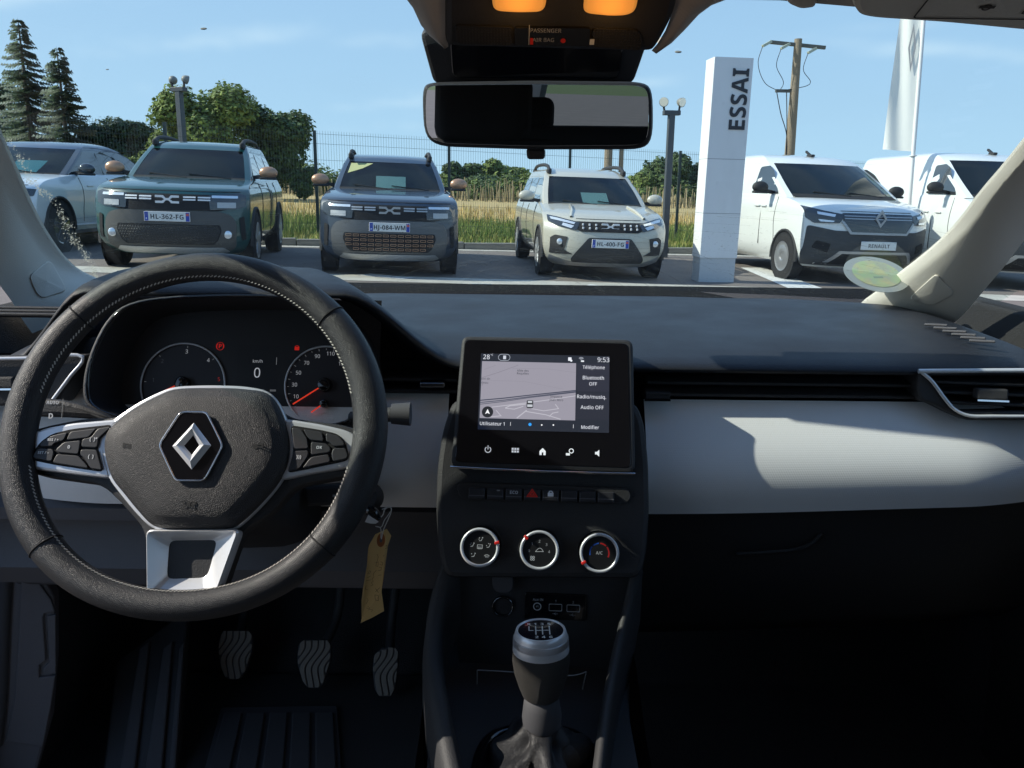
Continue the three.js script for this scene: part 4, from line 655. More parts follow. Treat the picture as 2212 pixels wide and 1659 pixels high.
  // spoke pods with their keys
  const pod = (outer, inner, keys, label) => {
    const p = part(wheel, 'spoke_pod', plate(WF, tz(z8, grow(outer, 1.035)), { off: 0.000, d: 0.012, b: 0.0025, r: 0.008 }), M.satin, label);
    part(p, 'key_bed', plate(WF, tz(z8, grow(inner, 0.90)), { off: 0.0012, d: 0.003, b: 0.0004, r: 0.005 }), M.deep);
    const ic = inner.reduce((s, a) => [s[0] + a[0] / inner.length, s[1] + a[1] / inner.length], [0, 0]);
    for (const k of keys) { const kk = grow(k, 0.955).map(a => [ic[0] + (a[0] - ic[0]) * 0.92, ic[1] + (a[1] - ic[1]) * 0.87]); part(p, 'key', plate(WF, tz(z8, kk), { off: 0.0034, d: 0.004, b: 0.0008, r: 0.0025 }), M.button); }
    return p;
  };
  const pl = pod([[668, 236], [400, 258], [230, 290], [130, 340], [78, 400], [70, 442], [98, 480], [180, 503], [380, 530], [612, 556], [570, 440], [585, 310]], [[648, 248], [400, 276], [280, 305], [205, 355], [150, 435], [160, 470], [290, 497], [590, 542], [562, 430], [552, 335]],
    [[[205, 388], [202, 360], [280, 312], [378, 290], [352, 346], [292, 364], [282, 384]], [[386, 288], [552, 266], [502, 328], [360, 346]], [[350, 354], [456, 342], [442, 436], [305, 422], [298, 404]], [[556, 266], [644, 252], [562, 332], [552, 395], [450, 390], [458, 336], [512, 326]], [[194, 394], [286, 398], [294, 422], [280, 482], [165, 460], [158, 440]], [[302, 430], [440, 441], [492, 500], [502, 527], [275, 488]], [[448, 400], [551, 402], [562, 450], [584, 538], [510, 527], [470, 455], [445, 438]]], 'left spoke pod with seven cruise control keys');
  const pr = pod([[1572, 232], [1780, 266], [1920, 298], [1992, 345], [2018, 420], [2002, 465], [1930, 495], [1720, 528], [1545, 566], [1585, 480], [1600, 380]], [[1592, 250], [1780, 280], [1885, 305], [1928, 350], [1952, 440], [1940, 470], [1850, 490], [1660, 530], [1570, 546], [1600, 460], [1612, 380]],
    [[[1600, 256], [1660, 265], [1700, 330], [1708, 398], [1615, 402], [1608, 330]], [[1670, 268], [1790, 290], [1802, 350], [1716, 342], [1690, 315]], [[1806, 293], [1882, 310], [1920, 350], [1926, 378], [1852, 382], [1832, 356], [1808, 350]], [[1716, 350], [1814, 360], [1842, 390], [1836, 420], [1716, 438]], [[1850, 391], [1930, 388], [1946, 440], [1936, 462], [1850, 480], [1840, 430]], [[1612, 408], [1708, 402], [1706, 440], [1652, 525], [1575, 542], [1594, 480]], [[1722, 446], [1830, 428], [1842, 480], [1662, 522], [1702, 466]]], 'right spoke pod with seven phone and menu keys');
  const keyPrint = (pp, x0, x1, y0, y1, list, cx, cy) => { const a = WF.px(...z8(x0, y1), 0.0038), b = WF.px(...z8(x1, y0), 0.0038); const t = printed(WF, a.x, a.y, b.x, b.y, 8000, (k, at) => { for (const [s, x, y, z] of list) words(k, s, ...at(...z8(cx + (x - cx) * 0.92, cy + (y - cy) * 0.87), 0.0038), z * 8000, '#c2c4c8', 'sans-serif', 'bold'); }); part(pp, 'key_print', sheet(WF, a.x, a.y, b.x, b.y, 0.0038), std([1, 1, 1], 0.6, { map: t, transparent: true, alphaTest: 0.02 })); };
  keyPrint(pl, 150, 600, 250, 545, [['RES / +', 285, 342, 0.0036], ['0', 381, 388, 0.0046], ['SET / –', 228, 424, 0.0036], ['(↻)°', 530, 338, 0.005], ['(↻)', 514, 448, 0.005]], 378, 389);
  keyPrint(pr, 1570, 1960, 240, 550, [['✆', 1652, 342, 0.0068], ['❐', 1745, 316, 0.0068], ['∧', 1864, 346, 0.0055], ['OK', 1768, 391, 0.0042], ['∨', 1885, 424, 0.0055], [')))', 1646, 450, 0.0048]], 1770, 393);
  // lower spoke: satin frame round an open window
  const lo1 = [[808, 846], [1330, 842], [1205, 1190], [1172, 1236], [838, 1242], [812, 1215]], lo2 = [[945, 908], [1210, 904], [1165, 1078], [1140, 1113], [945, 1120], [931, 1098]];
  const q1 = roundPoly(tz(z8, lo1).map(p => WF.px(p[0], p[1], 0.004)), 0.006), q2 = roundPoly(tz(z8, lo2).map(p => WF.px(p[0], p[1], -0.012)), 0.006);
  part(wheel, 'lower_spoke', skin([q1.map(p => WF.to3(p.x, p.y, -0.010)), q1.map(p => WF.to3(p.x, p.y, 0.003)), q1.map(p => { const c = new THREE.Vector2(); q1.forEach(k => c.add(k)); c.divideScalar(q1.length); const r = p.clone().sub(c).multiplyScalar(0.96).add(c); return WF.to3(r.x, r.y, 0.0055); }), q2.map(p => WF.to3(p.x, p.y, -0.009)), q2.map(p => WF.to3(p.x, p.y, -0.02))], { closed: true, flip: true, crease: 0.6 }), M.satin, 'satin silver lower spoke framing a dark opening');
  part(wheel, 'spoke_backing', plate(WF, tz(z8, lo2.map(([x, y]) => [x, y])), { off: -0.021, d: 0.003 }), M.deep);
  base(wheel, WF.to3(0, -0.185, 0));
}
// steering column and stalks
{
  const col = thing('steering_column', 'black steering column shroud with a stalk on each side', 'steering column');
  const sh = []; for (const [w, h, k] of [[0.05, 0.05, -0.03], [0.065, 0.06, -0.05], [0.075, 0.065, -0.10], [0.085, 0.07, -0.20]]) { const r = []; for (let i = 0; i < 20; i++) { const a = i / 20 * 2 * Math.PI; r.push(WF.to3(0.0 + Math.sign(Math.cos(a)) * Math.pow(Math.abs(Math.cos(a)), 0.6) * w, -0.03 + Math.sign(Math.sin(a)) * Math.pow(Math.abs(Math.sin(a)), 0.6) * h, k)); } sh.push(r); }
  part(col, 'shroud', skin(sh, { closed: true }), M.black);
  const SL = frame(WF.hit(...z8(360, 175), -0.045), tilt(20));
  const ls = part(col, 'light_stalk', plate(SL, tz(z8, [[60, 110], [240, 115], [345, 125], [450, 150], [560, 195], [640, 240], [640, 262], [520, 232], [345, 220], [240, 218], [60, 212]]), { d: 0.016, b: 0.005, r: 0.004 }), M.black, 'left stalk with light symbols');
  mark(ls, SL, ...z8(290, 168), 0.0006, 0.034, 0.030, 6000, (k, w, h) => { words(k, 'AUTO', w * 0.5, h * 0.34, h * 0.16, '#c4c6ca', 'sans-serif', 'bold'); words(k, '⁛○⁛', w * 0.5, h * 0.55, h * 0.16, '#c4c6ca'); words(k, '≡D', w * 0.42, h * 0.8, h * 0.26, '#c4c6ca', 'sans-serif', 'bold'); k.fillStyle = '#9a9ca0'; k.fillRect(w * 0.8, h * 0.2, 2, h * 0.7); words(k, '‡D', w * 0.95, h * 0.4, h * 0.14, '#8a8c90'); }, 'stalk_symbols');
  const rp = [PZ(760, 905, 0.86), PZ(820, 898, 0.85), PZ(850, 894, 0.845)];
  const rs = part(col, 'wiper_stalk', tube(rp, 0.008, 12, 10), M.black, 'right wiper stalk with a ridged end');
  part(rs, 'stalk_end', new THREE.CylinderGeometry(0.0105, 0.0125, 0.020, 24).rotateZ(Math.PI / 2).translate(rp[2].x + 0.008, rp[2].y, rp[2].z), M.rubber);
  const MO = frame(PZ(730, 1070, 0.86), tilt(15)); const sat = part(col, 'audio_satellite', plate(MO, [[655, 1052], [755, 1045], [772, 1075], [752, 1090], [660, 1095]], { d: 0.03, b: 0.004, r: 0.004 }), M.black, 'audio control satellite under the right spoke');
  mark(sat, MO, 729, 1071, 0.0006, 0.014, 0.005, 8000, (k, w, h) => words(k, 'MODE', w / 2, h / 2, h * 0.75, '#b0b2b6', 'sans-serif', 'bold'), 'mode_print');
  const kq = PZ(795, 1110, 0.87); part(col, 'ignition_barrel', new THREE.CylinderGeometry(0.015, 0.017, 0.04, 24).rotateX(1.2).translate(kq.x - 0.005, kq.y + 0.012, kq.z - 0.02), M.black);
  base(col, WF.to3(0, -0.09, -0.1));
}
// ---------------------------------------------------------------- key fob with its buff paper tag
{
  const kt = thing('key_tag', 'buff paper tag with handwriting hanging by white string from the ignition key', 'key tag');
  const o = PZ(812, 1250, 0.83), n = V(0.18, 0.12, 1), TF = frame(o, n);
  const out = [[735, 440], [865, 376], [918, 455], [880, 560], [830, 900], [805, 1060], [835, 1285], [700, 1365], [570, 1430], [580, 1380], [578, 1160], [600, 1000], [640, 780], [655, 600], [665, 560]];
  const q = out.map(p => TF.px(...s8(...p))), hole = TF.px(...s8(800, 505)), hp = []; for (let i = 0; i < 16; i++) hp.push(new THREE.Vector2(hole.x + Math.cos(i / 16 * 6.283) * 0.0016, hole.y + Math.sin(i / 16 * 6.283) * 0.0026));
  const xs = q.map(p => p.x), ys = q.map(p => p.y), x0 = Math.min(...xs), x1 = Math.max(...xs), y0 = Math.min(...ys), y1 = Math.max(...ys);
  const g = prism(q, { d: 0.0006, off: 0.0003, holes: [hp] });
  const uv = g.attributes.uv, pos = g.attributes.position; for (let i = 0; i < uv.count; i++) { uv.setXY(i, (pos.getX(i) - x0) / (x1 - x0), (pos.getY(i) - y0) / (y1 - y0)); pos.setZ(i, pos.getZ(i) + 0.004 * Math.sin((pos.getY(i) - y0) / (y1 - y0) * 5)); }
  g.computeVertexNormals();
  const tex = printed(TF, x0, y0, x1, y1, 9000, (k, at, res, w, h) => {
    k.fillStyle = '#c8a468'; k.fillRect(0, 0, w, h); for (let i = 0; i < 900; i++) { k.fillStyle = i % 2 ? 'rgba(150,110,55,.12)' : 'rgba(205,170,110,.12)'; k.fillRect(hash(i, 1) * w, hash(i, 2) * h, 2 + hash(i, 3) * 14, 2); }
    const S = (pts, lw = 2.2) => { k.strokeStyle = '#2a1c10'; k.lineWidth = lw; k.beginPath(); pts.forEach((p, i) => { const a = at(...s8(...p)); i ? k.lineTo(...a) : k.moveTo(...a); }); k.stroke(); };
    S([[632, 1010], [622, 1050], [650, 1058]]); S([[625, 960], [690, 945]]); S([[640, 925], [680, 905]]); S([[650, 880], [668, 845], [684, 850], [672, 875], [655, 880]]);
    S([[685, 1010], [710, 1000], [690, 980], [712, 960], [700, 935], [720, 915], [712, 880], [748, 835]]); S([[730, 760], [770, 745], [765, 795], [742, 790], [770, 690], [755, 660]]);
    S([[770, 890], [805, 880]]); S([[765, 840], [800, 830], [805, 800], [775, 800]]); S([[785, 770], [815, 775], [820, 745], [795, 740]]); S([[825, 680], [835, 660]]); S([[845, 590], [872, 590], [870, 560], [850, 565]]);
    S([[735, 1160], [770, 1165], [768, 1105], [730, 1105], [735, 1160]], 3.2); S([[738, 1070], [785, 1020]], 3.4); S([[738, 1035], [770, 1075]], 3.4); S([[630, 1215], [655, 1170], [640, 1150]]); S([[635, 1255], [705, 1275], [690, 1300]]); S([[650, 1235], [670, 1250], [660, 1280]]);
    const c = at(...s8(800, 503)); k.fillStyle = '#8a4e22'; k.beginPath(); k.ellipse(c[0], c[1], 0.0052 * res * 0.85, 0.0082 * res * 0.92, 0.1, 0, 7); k.fill();
  });
  part(kt, 'tag_card', g.applyMatrix4(TF.m), std([1, 1, 1], 0.85, { map: tex }));
  const S8 = l => l.map(p => TF.hit(...s8(p[0], p[1]), p[2] || 0.001));
  part(kt, 'string', join([tube(S8([[805, 480], [825, 385], [850, 320], [885, 245], [915, 170], [910, 122], [870, 125], [838, 150], [825, 200], [800, 232]]), 0.0006, 60, 6), tube(S8([[800, 470], [790, 352], [735, 335], [800, 345], [840, 265], [880, 210], [920, 140], [880, 118], [810, 146]]), 0.0005, 60, 6)]), M.thread);
  part(kt, 'key_fob', plate(frame(TF.o.clone().addScaledVector(TF.n, -0.012), TF.n), tz(s8, [[640, 110], [760, 150], [800, 230], [790, 285], [700, 262], [610, 200]]), { d: 0.012, b: 0.003, r: 0.004 }), M.gloss);
  part(kt, 'key_label', plate(frame(TF.o.clone().addScaledVector(TF.n, -0.004), TF.n), tz(s8, [[655, 210], [772, 285], [740, 306], [680, 304], [618, 288]]), { d: 0.001 }), std([0.62, 0.60, 0.58], 0.6));
  base(kt, TF.hit(...s8(570, 1430)));
}
// ---------------------------------------------------------------- gear lever
{
  const gl = thing('gear_lever', 'six-speed gear lever with satin collar, grained grip and leather gaiter', 'gear lever');
  const top = PZ(1168, 1362, 0.72), R = 53 / 1800 * 0.805, ax = V(-0.03, 1, -0.06).normalize();
  const q = new THREE.Quaternion().setFromUnitVectors(V(0, 1, 0), ax), at = g => g.applyQuaternion(q).translate(top.x, top.y, top.z);
  part(gl, 'grip', at(lathe([[0.0165, -0.068], [0.0185, -0.066], [0.0215, -0.058], [0.0262, -0.042], [0.0278, -0.030], [0.0270, -0.02], [0.0255, -0.014], [0.02, -0.012]], 40)), std([0.06, 0.055, 0.05], 0.62, { bumpMap: T.leather, bumpScale: 0.0006 }));
  part(gl, 'collar', at(lathe([[0.0262, -0.022], [0.0272, -0.019], [0.0268, -0.012], [0.0258, -0.009], [0.0252, -0.003], [0.0238, 0.0012], [0.0222, 0.0012], [0.021, -0.001]], 56)), M.satin);
  part(gl, 'knurled_band', at(lathe([[0.0270, -0.0125], [0.0266, -0.0065], [0.0255, -0.0060]], 56)), std([0.6, 0.6, 0.62], 0.4, { metalness: 0.9, bumpMap: T.perf, bumpScale: 0.0004 }));
  const tex = canvasTex(256, 256, k => { k.fillStyle = '#15161f'; k.fillRect(0, 0, 256, 256); k.strokeStyle = '#d9d8d0'; k.lineWidth = 7; const X = [62, 100, 138, 178]; k.beginPath(); for (let i = 1; i < 4; i++) { k.moveTo(X[i], 78); k.lineTo(X[i], 182); } k.moveTo(100, 130); k.lineTo(178, 130); k.moveTo(62, 78); k.lineTo(62, 130); k.lineTo(88, 130); k.stroke(); 'R135'.split('').forEach((c, i) => words(k, c, X[i], 52, 40, '#d9d8d0', 'sans-serif', 'bold')); '246'.split('').forEach((c, i) => words(k, c, X[i + 1] + 4, 210, 40, '#d9d8d0', 'sans-serif', 'bold')); });
  part(gl, 'knob_cap', at(new THREE.CircleGeometry(0.0216, 48).rotateX(-Math.PI / 2).translate(0, 0.0004, 0)), phy([1, 1, 1], 0.15, { map: tex, clearcoat: 1 }), 'glossy knob cap printed with the shift pattern');
  part(gl, 'boot_collar', at(lathe([[0.017, -0.105], [0.0185, -0.10], [0.0195, -0.088], [0.018, -0.078], [0.0165, -0.068], [0.012, -0.067]], 32)), M.rubber);
  const rows = [], c0 = top.clone().addScaledVector(ax, -0.096); for (let i = 0; i <= 18; i++) { const t = i / 18, r = []; for (let j = 0; j < 64; j++) { const a = j / 64 * 2 * Math.PI; const sq = 1 / Math.pow(Math.pow(Math.abs(Math.cos(a)), 4) + Math.pow(Math.abs(Math.sin(a)), 4), 0.25); const w = lerp(0.0185, 0.056 * lerp(1, sq, 0.7), Math.pow(t, 1.15)) + Math.sin(t * Math.PI) * (0.013 * Math.sin(4 * a + 5.2 * t + 0.6) + 0.008 * Math.sin(7 * a - 7 * t)) + 0.004 * Math.sin(t * 16 + a) * Math.sin(t * Math.PI); r.push(V(c0.x + Math.cos(a) * w * 0.95 - 0.004 * t, lerp(c0.y, 0.618, Math.pow(t, 0.9)) - 0.004 * Math.sin(t * 13 + a * 2) * Math.sin(t * Math.PI), c0.z + Math.sin(a) * w * 1.25 + 0.03 * t)); } rows.push(r); }
  part(gl, 'gaiter', skin(rows, { closed: true, flip: true }), std([0.016, 0.016, 0.018], 0.48, { bumpMap: T.leather, bumpScale: 0.0002 }));
  const ring = []; for (let j = 0; j < 40; j++) { const a = j / 40 * 2 * Math.PI, sq = 1 / Math.pow(Math.pow(Math.abs(Math.cos(a)), 4) + Math.pow(Math.abs(Math.sin(a)), 4), 0.25); ring.push(V(c0.x - 0.004 + Math.cos(a) * 0.059 * lerp(1, sq, 0.6), 0.626, c0.z + 0.025 + Math.sin(a) * 0.075 * lerp(1, sq, 0.6))); }
  part(gl, 'gaiter_frame', tube(ring, 0.007, 80, 8, true), M.gloss);
  base(gl, V(c0.x, 0.60, c0.z + 0.02));
}
// ---------------------------------------------------------------- pedals
function pedal(name, outline, zf, label, ribsAt, arm) {
  const p = thing(name, label, 'pedal'), c = outline.reduce((s, a) => [s[0] + a[0] / outline.length, s[1] + a[1] / outline.length], [0, 0]);
  const F = frame(PZ(...s4(...c), zf), tilt(30));
  part(p, 'pad', plate(F, tz(s4, outline), { off: 0, d: 0.010, b: 0.003, r: 0.004 }), M.rubber);
  const ys = outline.map(a => a[1]), y0 = Math.min(...ys), y1 = Math.max(...ys), hgt = y1 - y0;
  const span = y => { const X = []; for (let i = 0; i < outline.length; i++) { const a = outline[i], b = outline[(i + 1) % outline.length]; if ((a[1] - y) * (b[1] - y) < 0) X.push(a[0] + (b[0] - a[0]) * (y - a[1]) / (b[1] - a[1])); } return [Math.min(...X) + 5, Math.max(...X) - 5]; };
  const sh = y => { const t = (y - y0) / hgt; return -95 * sstep(0.12, 0.62, t) + 18 * sstep(0.6, 1, t); };
  const xm = span((y0 + y1) / 2), n = 9;
  for (let i = 0; i < n; i++) {
    const L = [], Rr = []; for (let k = 0; k <= 22; k++) { const y = lerp(y0 + 7, y1 - 7, k / 22), [a, b] = span(y), u = xm[0] - 40 + i * 46 + sh(y) + 48, l = Math.max(a, u + 5), r = Math.min(b, u + 41); if (r - l > 5) { L.push([l, y]); Rr.push([r, y]); } }
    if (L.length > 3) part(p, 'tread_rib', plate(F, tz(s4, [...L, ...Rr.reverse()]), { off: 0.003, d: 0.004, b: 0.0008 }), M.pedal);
  }
  const t = F.hit(...s4(...arm[0]), -0.01); part(p, 'pedal_arm', tube([t, PZ(...s4(...arm[1]), zf + 0.06), V(t.x + 0.02, 0.66, -(zf + 0.12))], 0.008, 12, 8), M.black);
  base(p, F.hit(...s4(c[0], y1), 0));
}
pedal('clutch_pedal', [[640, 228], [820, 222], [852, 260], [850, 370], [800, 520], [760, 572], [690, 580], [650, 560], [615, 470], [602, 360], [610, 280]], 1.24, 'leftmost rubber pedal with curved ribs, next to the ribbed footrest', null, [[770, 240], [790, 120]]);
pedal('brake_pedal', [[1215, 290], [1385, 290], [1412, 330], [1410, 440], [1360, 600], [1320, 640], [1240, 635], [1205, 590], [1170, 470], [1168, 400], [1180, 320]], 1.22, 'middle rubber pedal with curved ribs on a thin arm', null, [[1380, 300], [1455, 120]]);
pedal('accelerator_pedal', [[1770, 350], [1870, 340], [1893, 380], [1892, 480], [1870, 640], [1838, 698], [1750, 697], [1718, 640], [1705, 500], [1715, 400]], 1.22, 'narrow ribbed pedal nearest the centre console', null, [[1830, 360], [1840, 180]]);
// ---------------------------------------------------------------- footrest and mat
{
  const fr = thing('footrest', 'black ribbed footrest left of the pedals', 'footrest'), F = frame(PY(330, 1520, 0.42), V(0.05, 0.75, 0.66));
  part(fr, 'rest_plate', plate(F, [[250, 1430], [370, 1340], [405, 1340], [380, 1720], [215, 1720]], { d: 0.02, b: 0.004 }), M.black);
  for (const [a, b, c, d] of [[300, 322, 250, 285], [352, 372, 305, 345], [386, 398, 360, 375]]) part(fr, 'rest_rib', plate(F, [[a, 1400], [b, 1385], [d, 1715], [c, 1715]], { off: 0.008, d: 0.009, b: 0.003 }), M.rubber);
  base(fr, V(F.o.x, 0.345, F.o.z));
  const mt = thing('floor_mat', 'black carpet floor mat with a ribbed rubber heel pad under the pedals', 'floor mat');
  part(mt, 'mat_carpet', box(0.50, 0.012, 0.62, V(-0.34, 0.347, -0.98), 0.005), M.carpet);
  const HF = frame(V(-0.4, 0.356, -1.08), V(0, 1, 0), V(0, 0, -1));
  const hp = part(mt, 'heel_pad', plate(HF, [[478, 1528], [728, 1524], [742, 1740], [420, 1740]], { d: 0.004, off: 0.002, b: 0.001, r: 0.006 }), M.rubber);
  for (let i = 0; i < 5; i++) { const t0 = (i + 0.10) / 5, t1 = (i + 0.88) / 5, X = (t, y) => { const u = (y - 1528) / 212; return lerp(lerp(482, 424, u), lerp(725, 738, u), t); }; part(hp, 'heel_rib', plate(HF, [[X(t0, 1538), 1538], [X(t1, 1538), 1537], [X(t1, 1700), 1700], [X(t0, 1700), 1700]], { off: 0.007, d: 0.006, b: 0.002, r: 0.003 }), M.rubber); }
  base(mt, V(-0.34, 0.341, -0.98));
}
// ---------------------------------------------------------------- interior mirror
{
  const mr = thing('rear_view_mirror', 'black framed interior mirror hanging from the windscreen', 'mirror');
  const o = P(1162, 250, 0.882), MF = frame(o, V(-0.085, -0.056, 0.99));
  const out = tz(z3, [[166, 660], [230, 618], [1000, 606], [1850, 615], [1920, 680], [1922, 1040], [1850, 1130], [1000, 1130], [290, 1108], [180, 1020]]);
  const inn = tz(z3, [[198, 690], [245, 642], [1000, 636], [1830, 645], [1888, 700], [1886, 1030], [1820, 1098], [1000, 1105], [300, 1082], [206, 1010]]);
  part(mr, 'housing', plate(MF, out, { off: 0.004, d: 0.032, b: 0.006, r: 0.018 }), M.black);
  part(mr, 'mirror_glass', plate(MF, inn, { off: 0.0052, d: 0.003, b: 0.0003, r: 0.014 }), std([0.72, 0.74, 0.76], 0.0, { metalness: 1 }));
  part(mr, 'dip_tab', plate(MF, tz(z3, [[958, 1120], [1102, 1122], [1100, 1205], [965, 1205]]), { off: -0.004, d: 0.012, b: 0.003, r: 0.004 }), M.black);
  const up = MF.to3(0, 0.045, -0.03), gl = PW(1175, 130, 0.01); part(mr, 'stem', tube([MF.to3(0, 0.0, -0.025), up, gl], 0.010, 16, 10), M.black);
  base(mr, MF.to3(0, -0.055, 0));
  // cover over the sensors behind it
  const sc = thing('sensor_cover', 'black wedge-shaped sensor cover on the glass behind the mirror', 'sensor cover');
  const a = [[160, 245], [345, 290], [1850, 400], [1880, 405], [1765, 640], [262, 640]];
  const f = frame(PW(...z3(1000, 430), 0.02), V(0, -0.35, 0.94));
  part(sc, 'cover_body', plate(f, tz(z3, [[158, 262], [200, 232], [345, 232], [1875, 330], [1845, 420], [1768, 640], [262, 640]]), { off: 0.0, d: 0.035, b: 0.004, r: 0.008 }), M.black);
  part(sc, 'cover_recess', plate(f, tz(z3, [[380, 300], [1700, 330], [1660, 600], [400, 590]]), { off: 0.004, d: 0.004, b: 0.0015, r: 0.008 }), M.gloss);
  base(sc, f.o);
}
// ---------------------------------------------------------------- overhead console with courtesy lamps
{
  const oc = thing('overhead_console', 'black overhead console with two glowing amber courtesy lamps', 'overhead console');
  const OF = frame(PZ(1222, 40, 0.79), V(0, -0.62, 0.78));
  part(oc, 'console_body', plate(OF, tz(z3, [[345, -220], [345, 330], [380, 362], [1880, 402], [1940, 380], [2080, 120], [2140, -220]]), { off: 0, d: 0.03, b: 0.006, r: 0.012 }), M.black);
  const amber = std([0.75, 0.36, 0.09], 0.35, { emissive: new THREE.Color().setRGB(1.0, 0.40, 0.07), emissiveIntensity: 0.22 });
  for (const pts of [[[695, -160], [705, 60], [740, 92], [900, 102], [1070, 98], [1108, 60], [1125, -160]], [[1420, -140], [1390, 78], [1420, 110], [1600, 128], [1720, 124], [1790, 90], [1830, -140]]]) {
    const l = part(oc, 'courtesy_lamp', plate(OF, tz(z3, pts), { off: 0.004, d: 0.008, b: 0.0025, r: 0.006 }), amber, 'amber courtesy lamp lens');
    const gq = new THREE.Vector2(); pts.forEach(p => gq.add(OF.px(...z3(...p)))); gq.divideScalar(pts.length);
    const pl = new THREE.PointLight(new THREE.Color(1, 0.5, 0.12), 0.0012); pl.position.copy(OF.to3(gq.x, gq.y, 0.02)); pl.castShadow = true; l.add(pl);
  }
  for (const pts of [[[420, 190], [860, 205], [860, 345], [440, 335]], [[1460, 215], [1800, 225], [1835, 270], [1835, 385], [1460, 360]]]) part(oc, 'microphone_grille', plate(OF, tz(z3, pts), { off: 0.002, d: 0.003, b: 0.0006, r: 0.004 }), std([0.014, 0.014, 0.015], 0.6, { bumpMap: T.perf, bumpScale: 0.0008 }));
  const sp = part(oc, 'indicator_panel', plate(OF, tz(z3, [[872, 208], [1445, 214], [1445, 356], [876, 346]]), { off: 0.003, d: 0.004, b: 0.0006, r: 0.002 }), M.gloss, 'glossy indicator strip reading PASSENGER AIR BAG');
  mark(sp, OF, ...z3(1160, 272), 0.0036, 0.080, 0.022, 6000, (k, w, h) => { words(k, 'PASSENGER', w * 0.42, h * 0.28, h * 0.24, '#9a9ca0'); words(k, 'AIR BAG', w * 0.40, h * 0.68, h * 0.24, '#9a9ca0'); k.fillStyle = '#b8babe'; k.fillRect(w * 0.235, h * 0.05, 3, h * 0.85); k.fillStyle = '#d82a1c'; k.fillRect(w * 0.25, h * 0.6, w * 0.035, h * 0.28); k.beginPath(); k.ellipse(w * 0.62, h * 0.7, w * 0.028, h * 0.1, 0, 0, 7); k.fill(); k.fillStyle = '#d8d8d4'; k.fillRect(w * 0.92, h * 0.62, w * 0.05, h * 0.24); }, 'indicator_print');
  // fabric cheeks either side of the console
  const cheek = rows => skin(rows.map(r => { const a = OF.hit(...z3(r[0][0] + Math.sign(r[0][0] - r[1][0]) * 22, r[0][1]), -0.006), b = OF.hit(...z3(...r[1]), -0.012); return [a, a.clone().lerp(b, 0.5).addScaledVector(OF.n, 0.006), b, b.clone().add(V(0, 0.012, -0.02))]; }));
  part(oc, 'console_cheek', cheek([[[345, -200], [-260, -200]], [[345, -80], [-30, -80]], [[345, 0], [60, 0]], [[345, 60], [105, 60]], [[345, 190], [165, 190]], [[345, 290], [230, 270]], [[350, 352], [330, 335]]]), M.liner);
  part(oc, 'console_cheek', cheek([[[2135, -200], [2900, -200]], [[2125, -60], [2620, -60]], [[2100, 40], [2360, 40]], [[2085, 100], [2265, 110]], [[2035, 230], [2155, 230]], [[1975, 330], [2060, 325]], [[1930, 382], [1968, 378]]]), M.liner);
  base(oc, OF.o);
}
// ---------------------------------------------------------------- sun visor
{
  const vs = thing('sun_visor', 'folded cream sun visor with an airbag warning label over the passenger seat', 'sun visor');
  const F = frame(PZ(2000, 30, 0.74), V(0, -0.92, 0.39));
  part(vs, 'visor_board', plate(F, [[1845, -260], [1838, 5], [1850, 36], [1885, 44], [2040, 54], [2360, 84], [2420, -260]], { off: 0.006, d: 0.016, b: 0.006, r: 0.012 }), M.beige);
  mark(vs, F, 2165, 10, 0.0068, 0.125, 0.040, 5000, (k, w, h) => { k.strokeStyle = '#3a3028'; k.lineWidth = 5; k.beginPath(); k.roundRect(4, 4, w - 8, h - 8, 14); k.stroke(); k.lineWidth = 6; k.beginPath(); k.arc(w * 0.42, h * 0.60, 16, 0, 7); k.stroke(); k.fillStyle = '#3a3028'; k.fillRect(w * 0.37, h * 0.55, w * 0.1, h * 0.08); k.strokeRect(w * 0.68, h * 0.42, w * 0.09, h * 0.36); k.strokeRect(w * 0.77, h * 0.42, w * 0.09, h * 0.36); words(k, 'i', w * 0.81, h * 0.6, h * 0.26, '#3a3028', 'serif', 'bold'); }, 'warning_label');
  part(vs, 'visor_clip', plate(frame(PZ(1735, 6, 0.77), V(0, -0.7, 0.7)), [[1698, -20], [1702, 10], [1730, 22], [1762, 18], [1772, -20]], { d: 0.01, b: 0.003, r: 0.004 }), M.beige);
  base(vs, F.o);
}
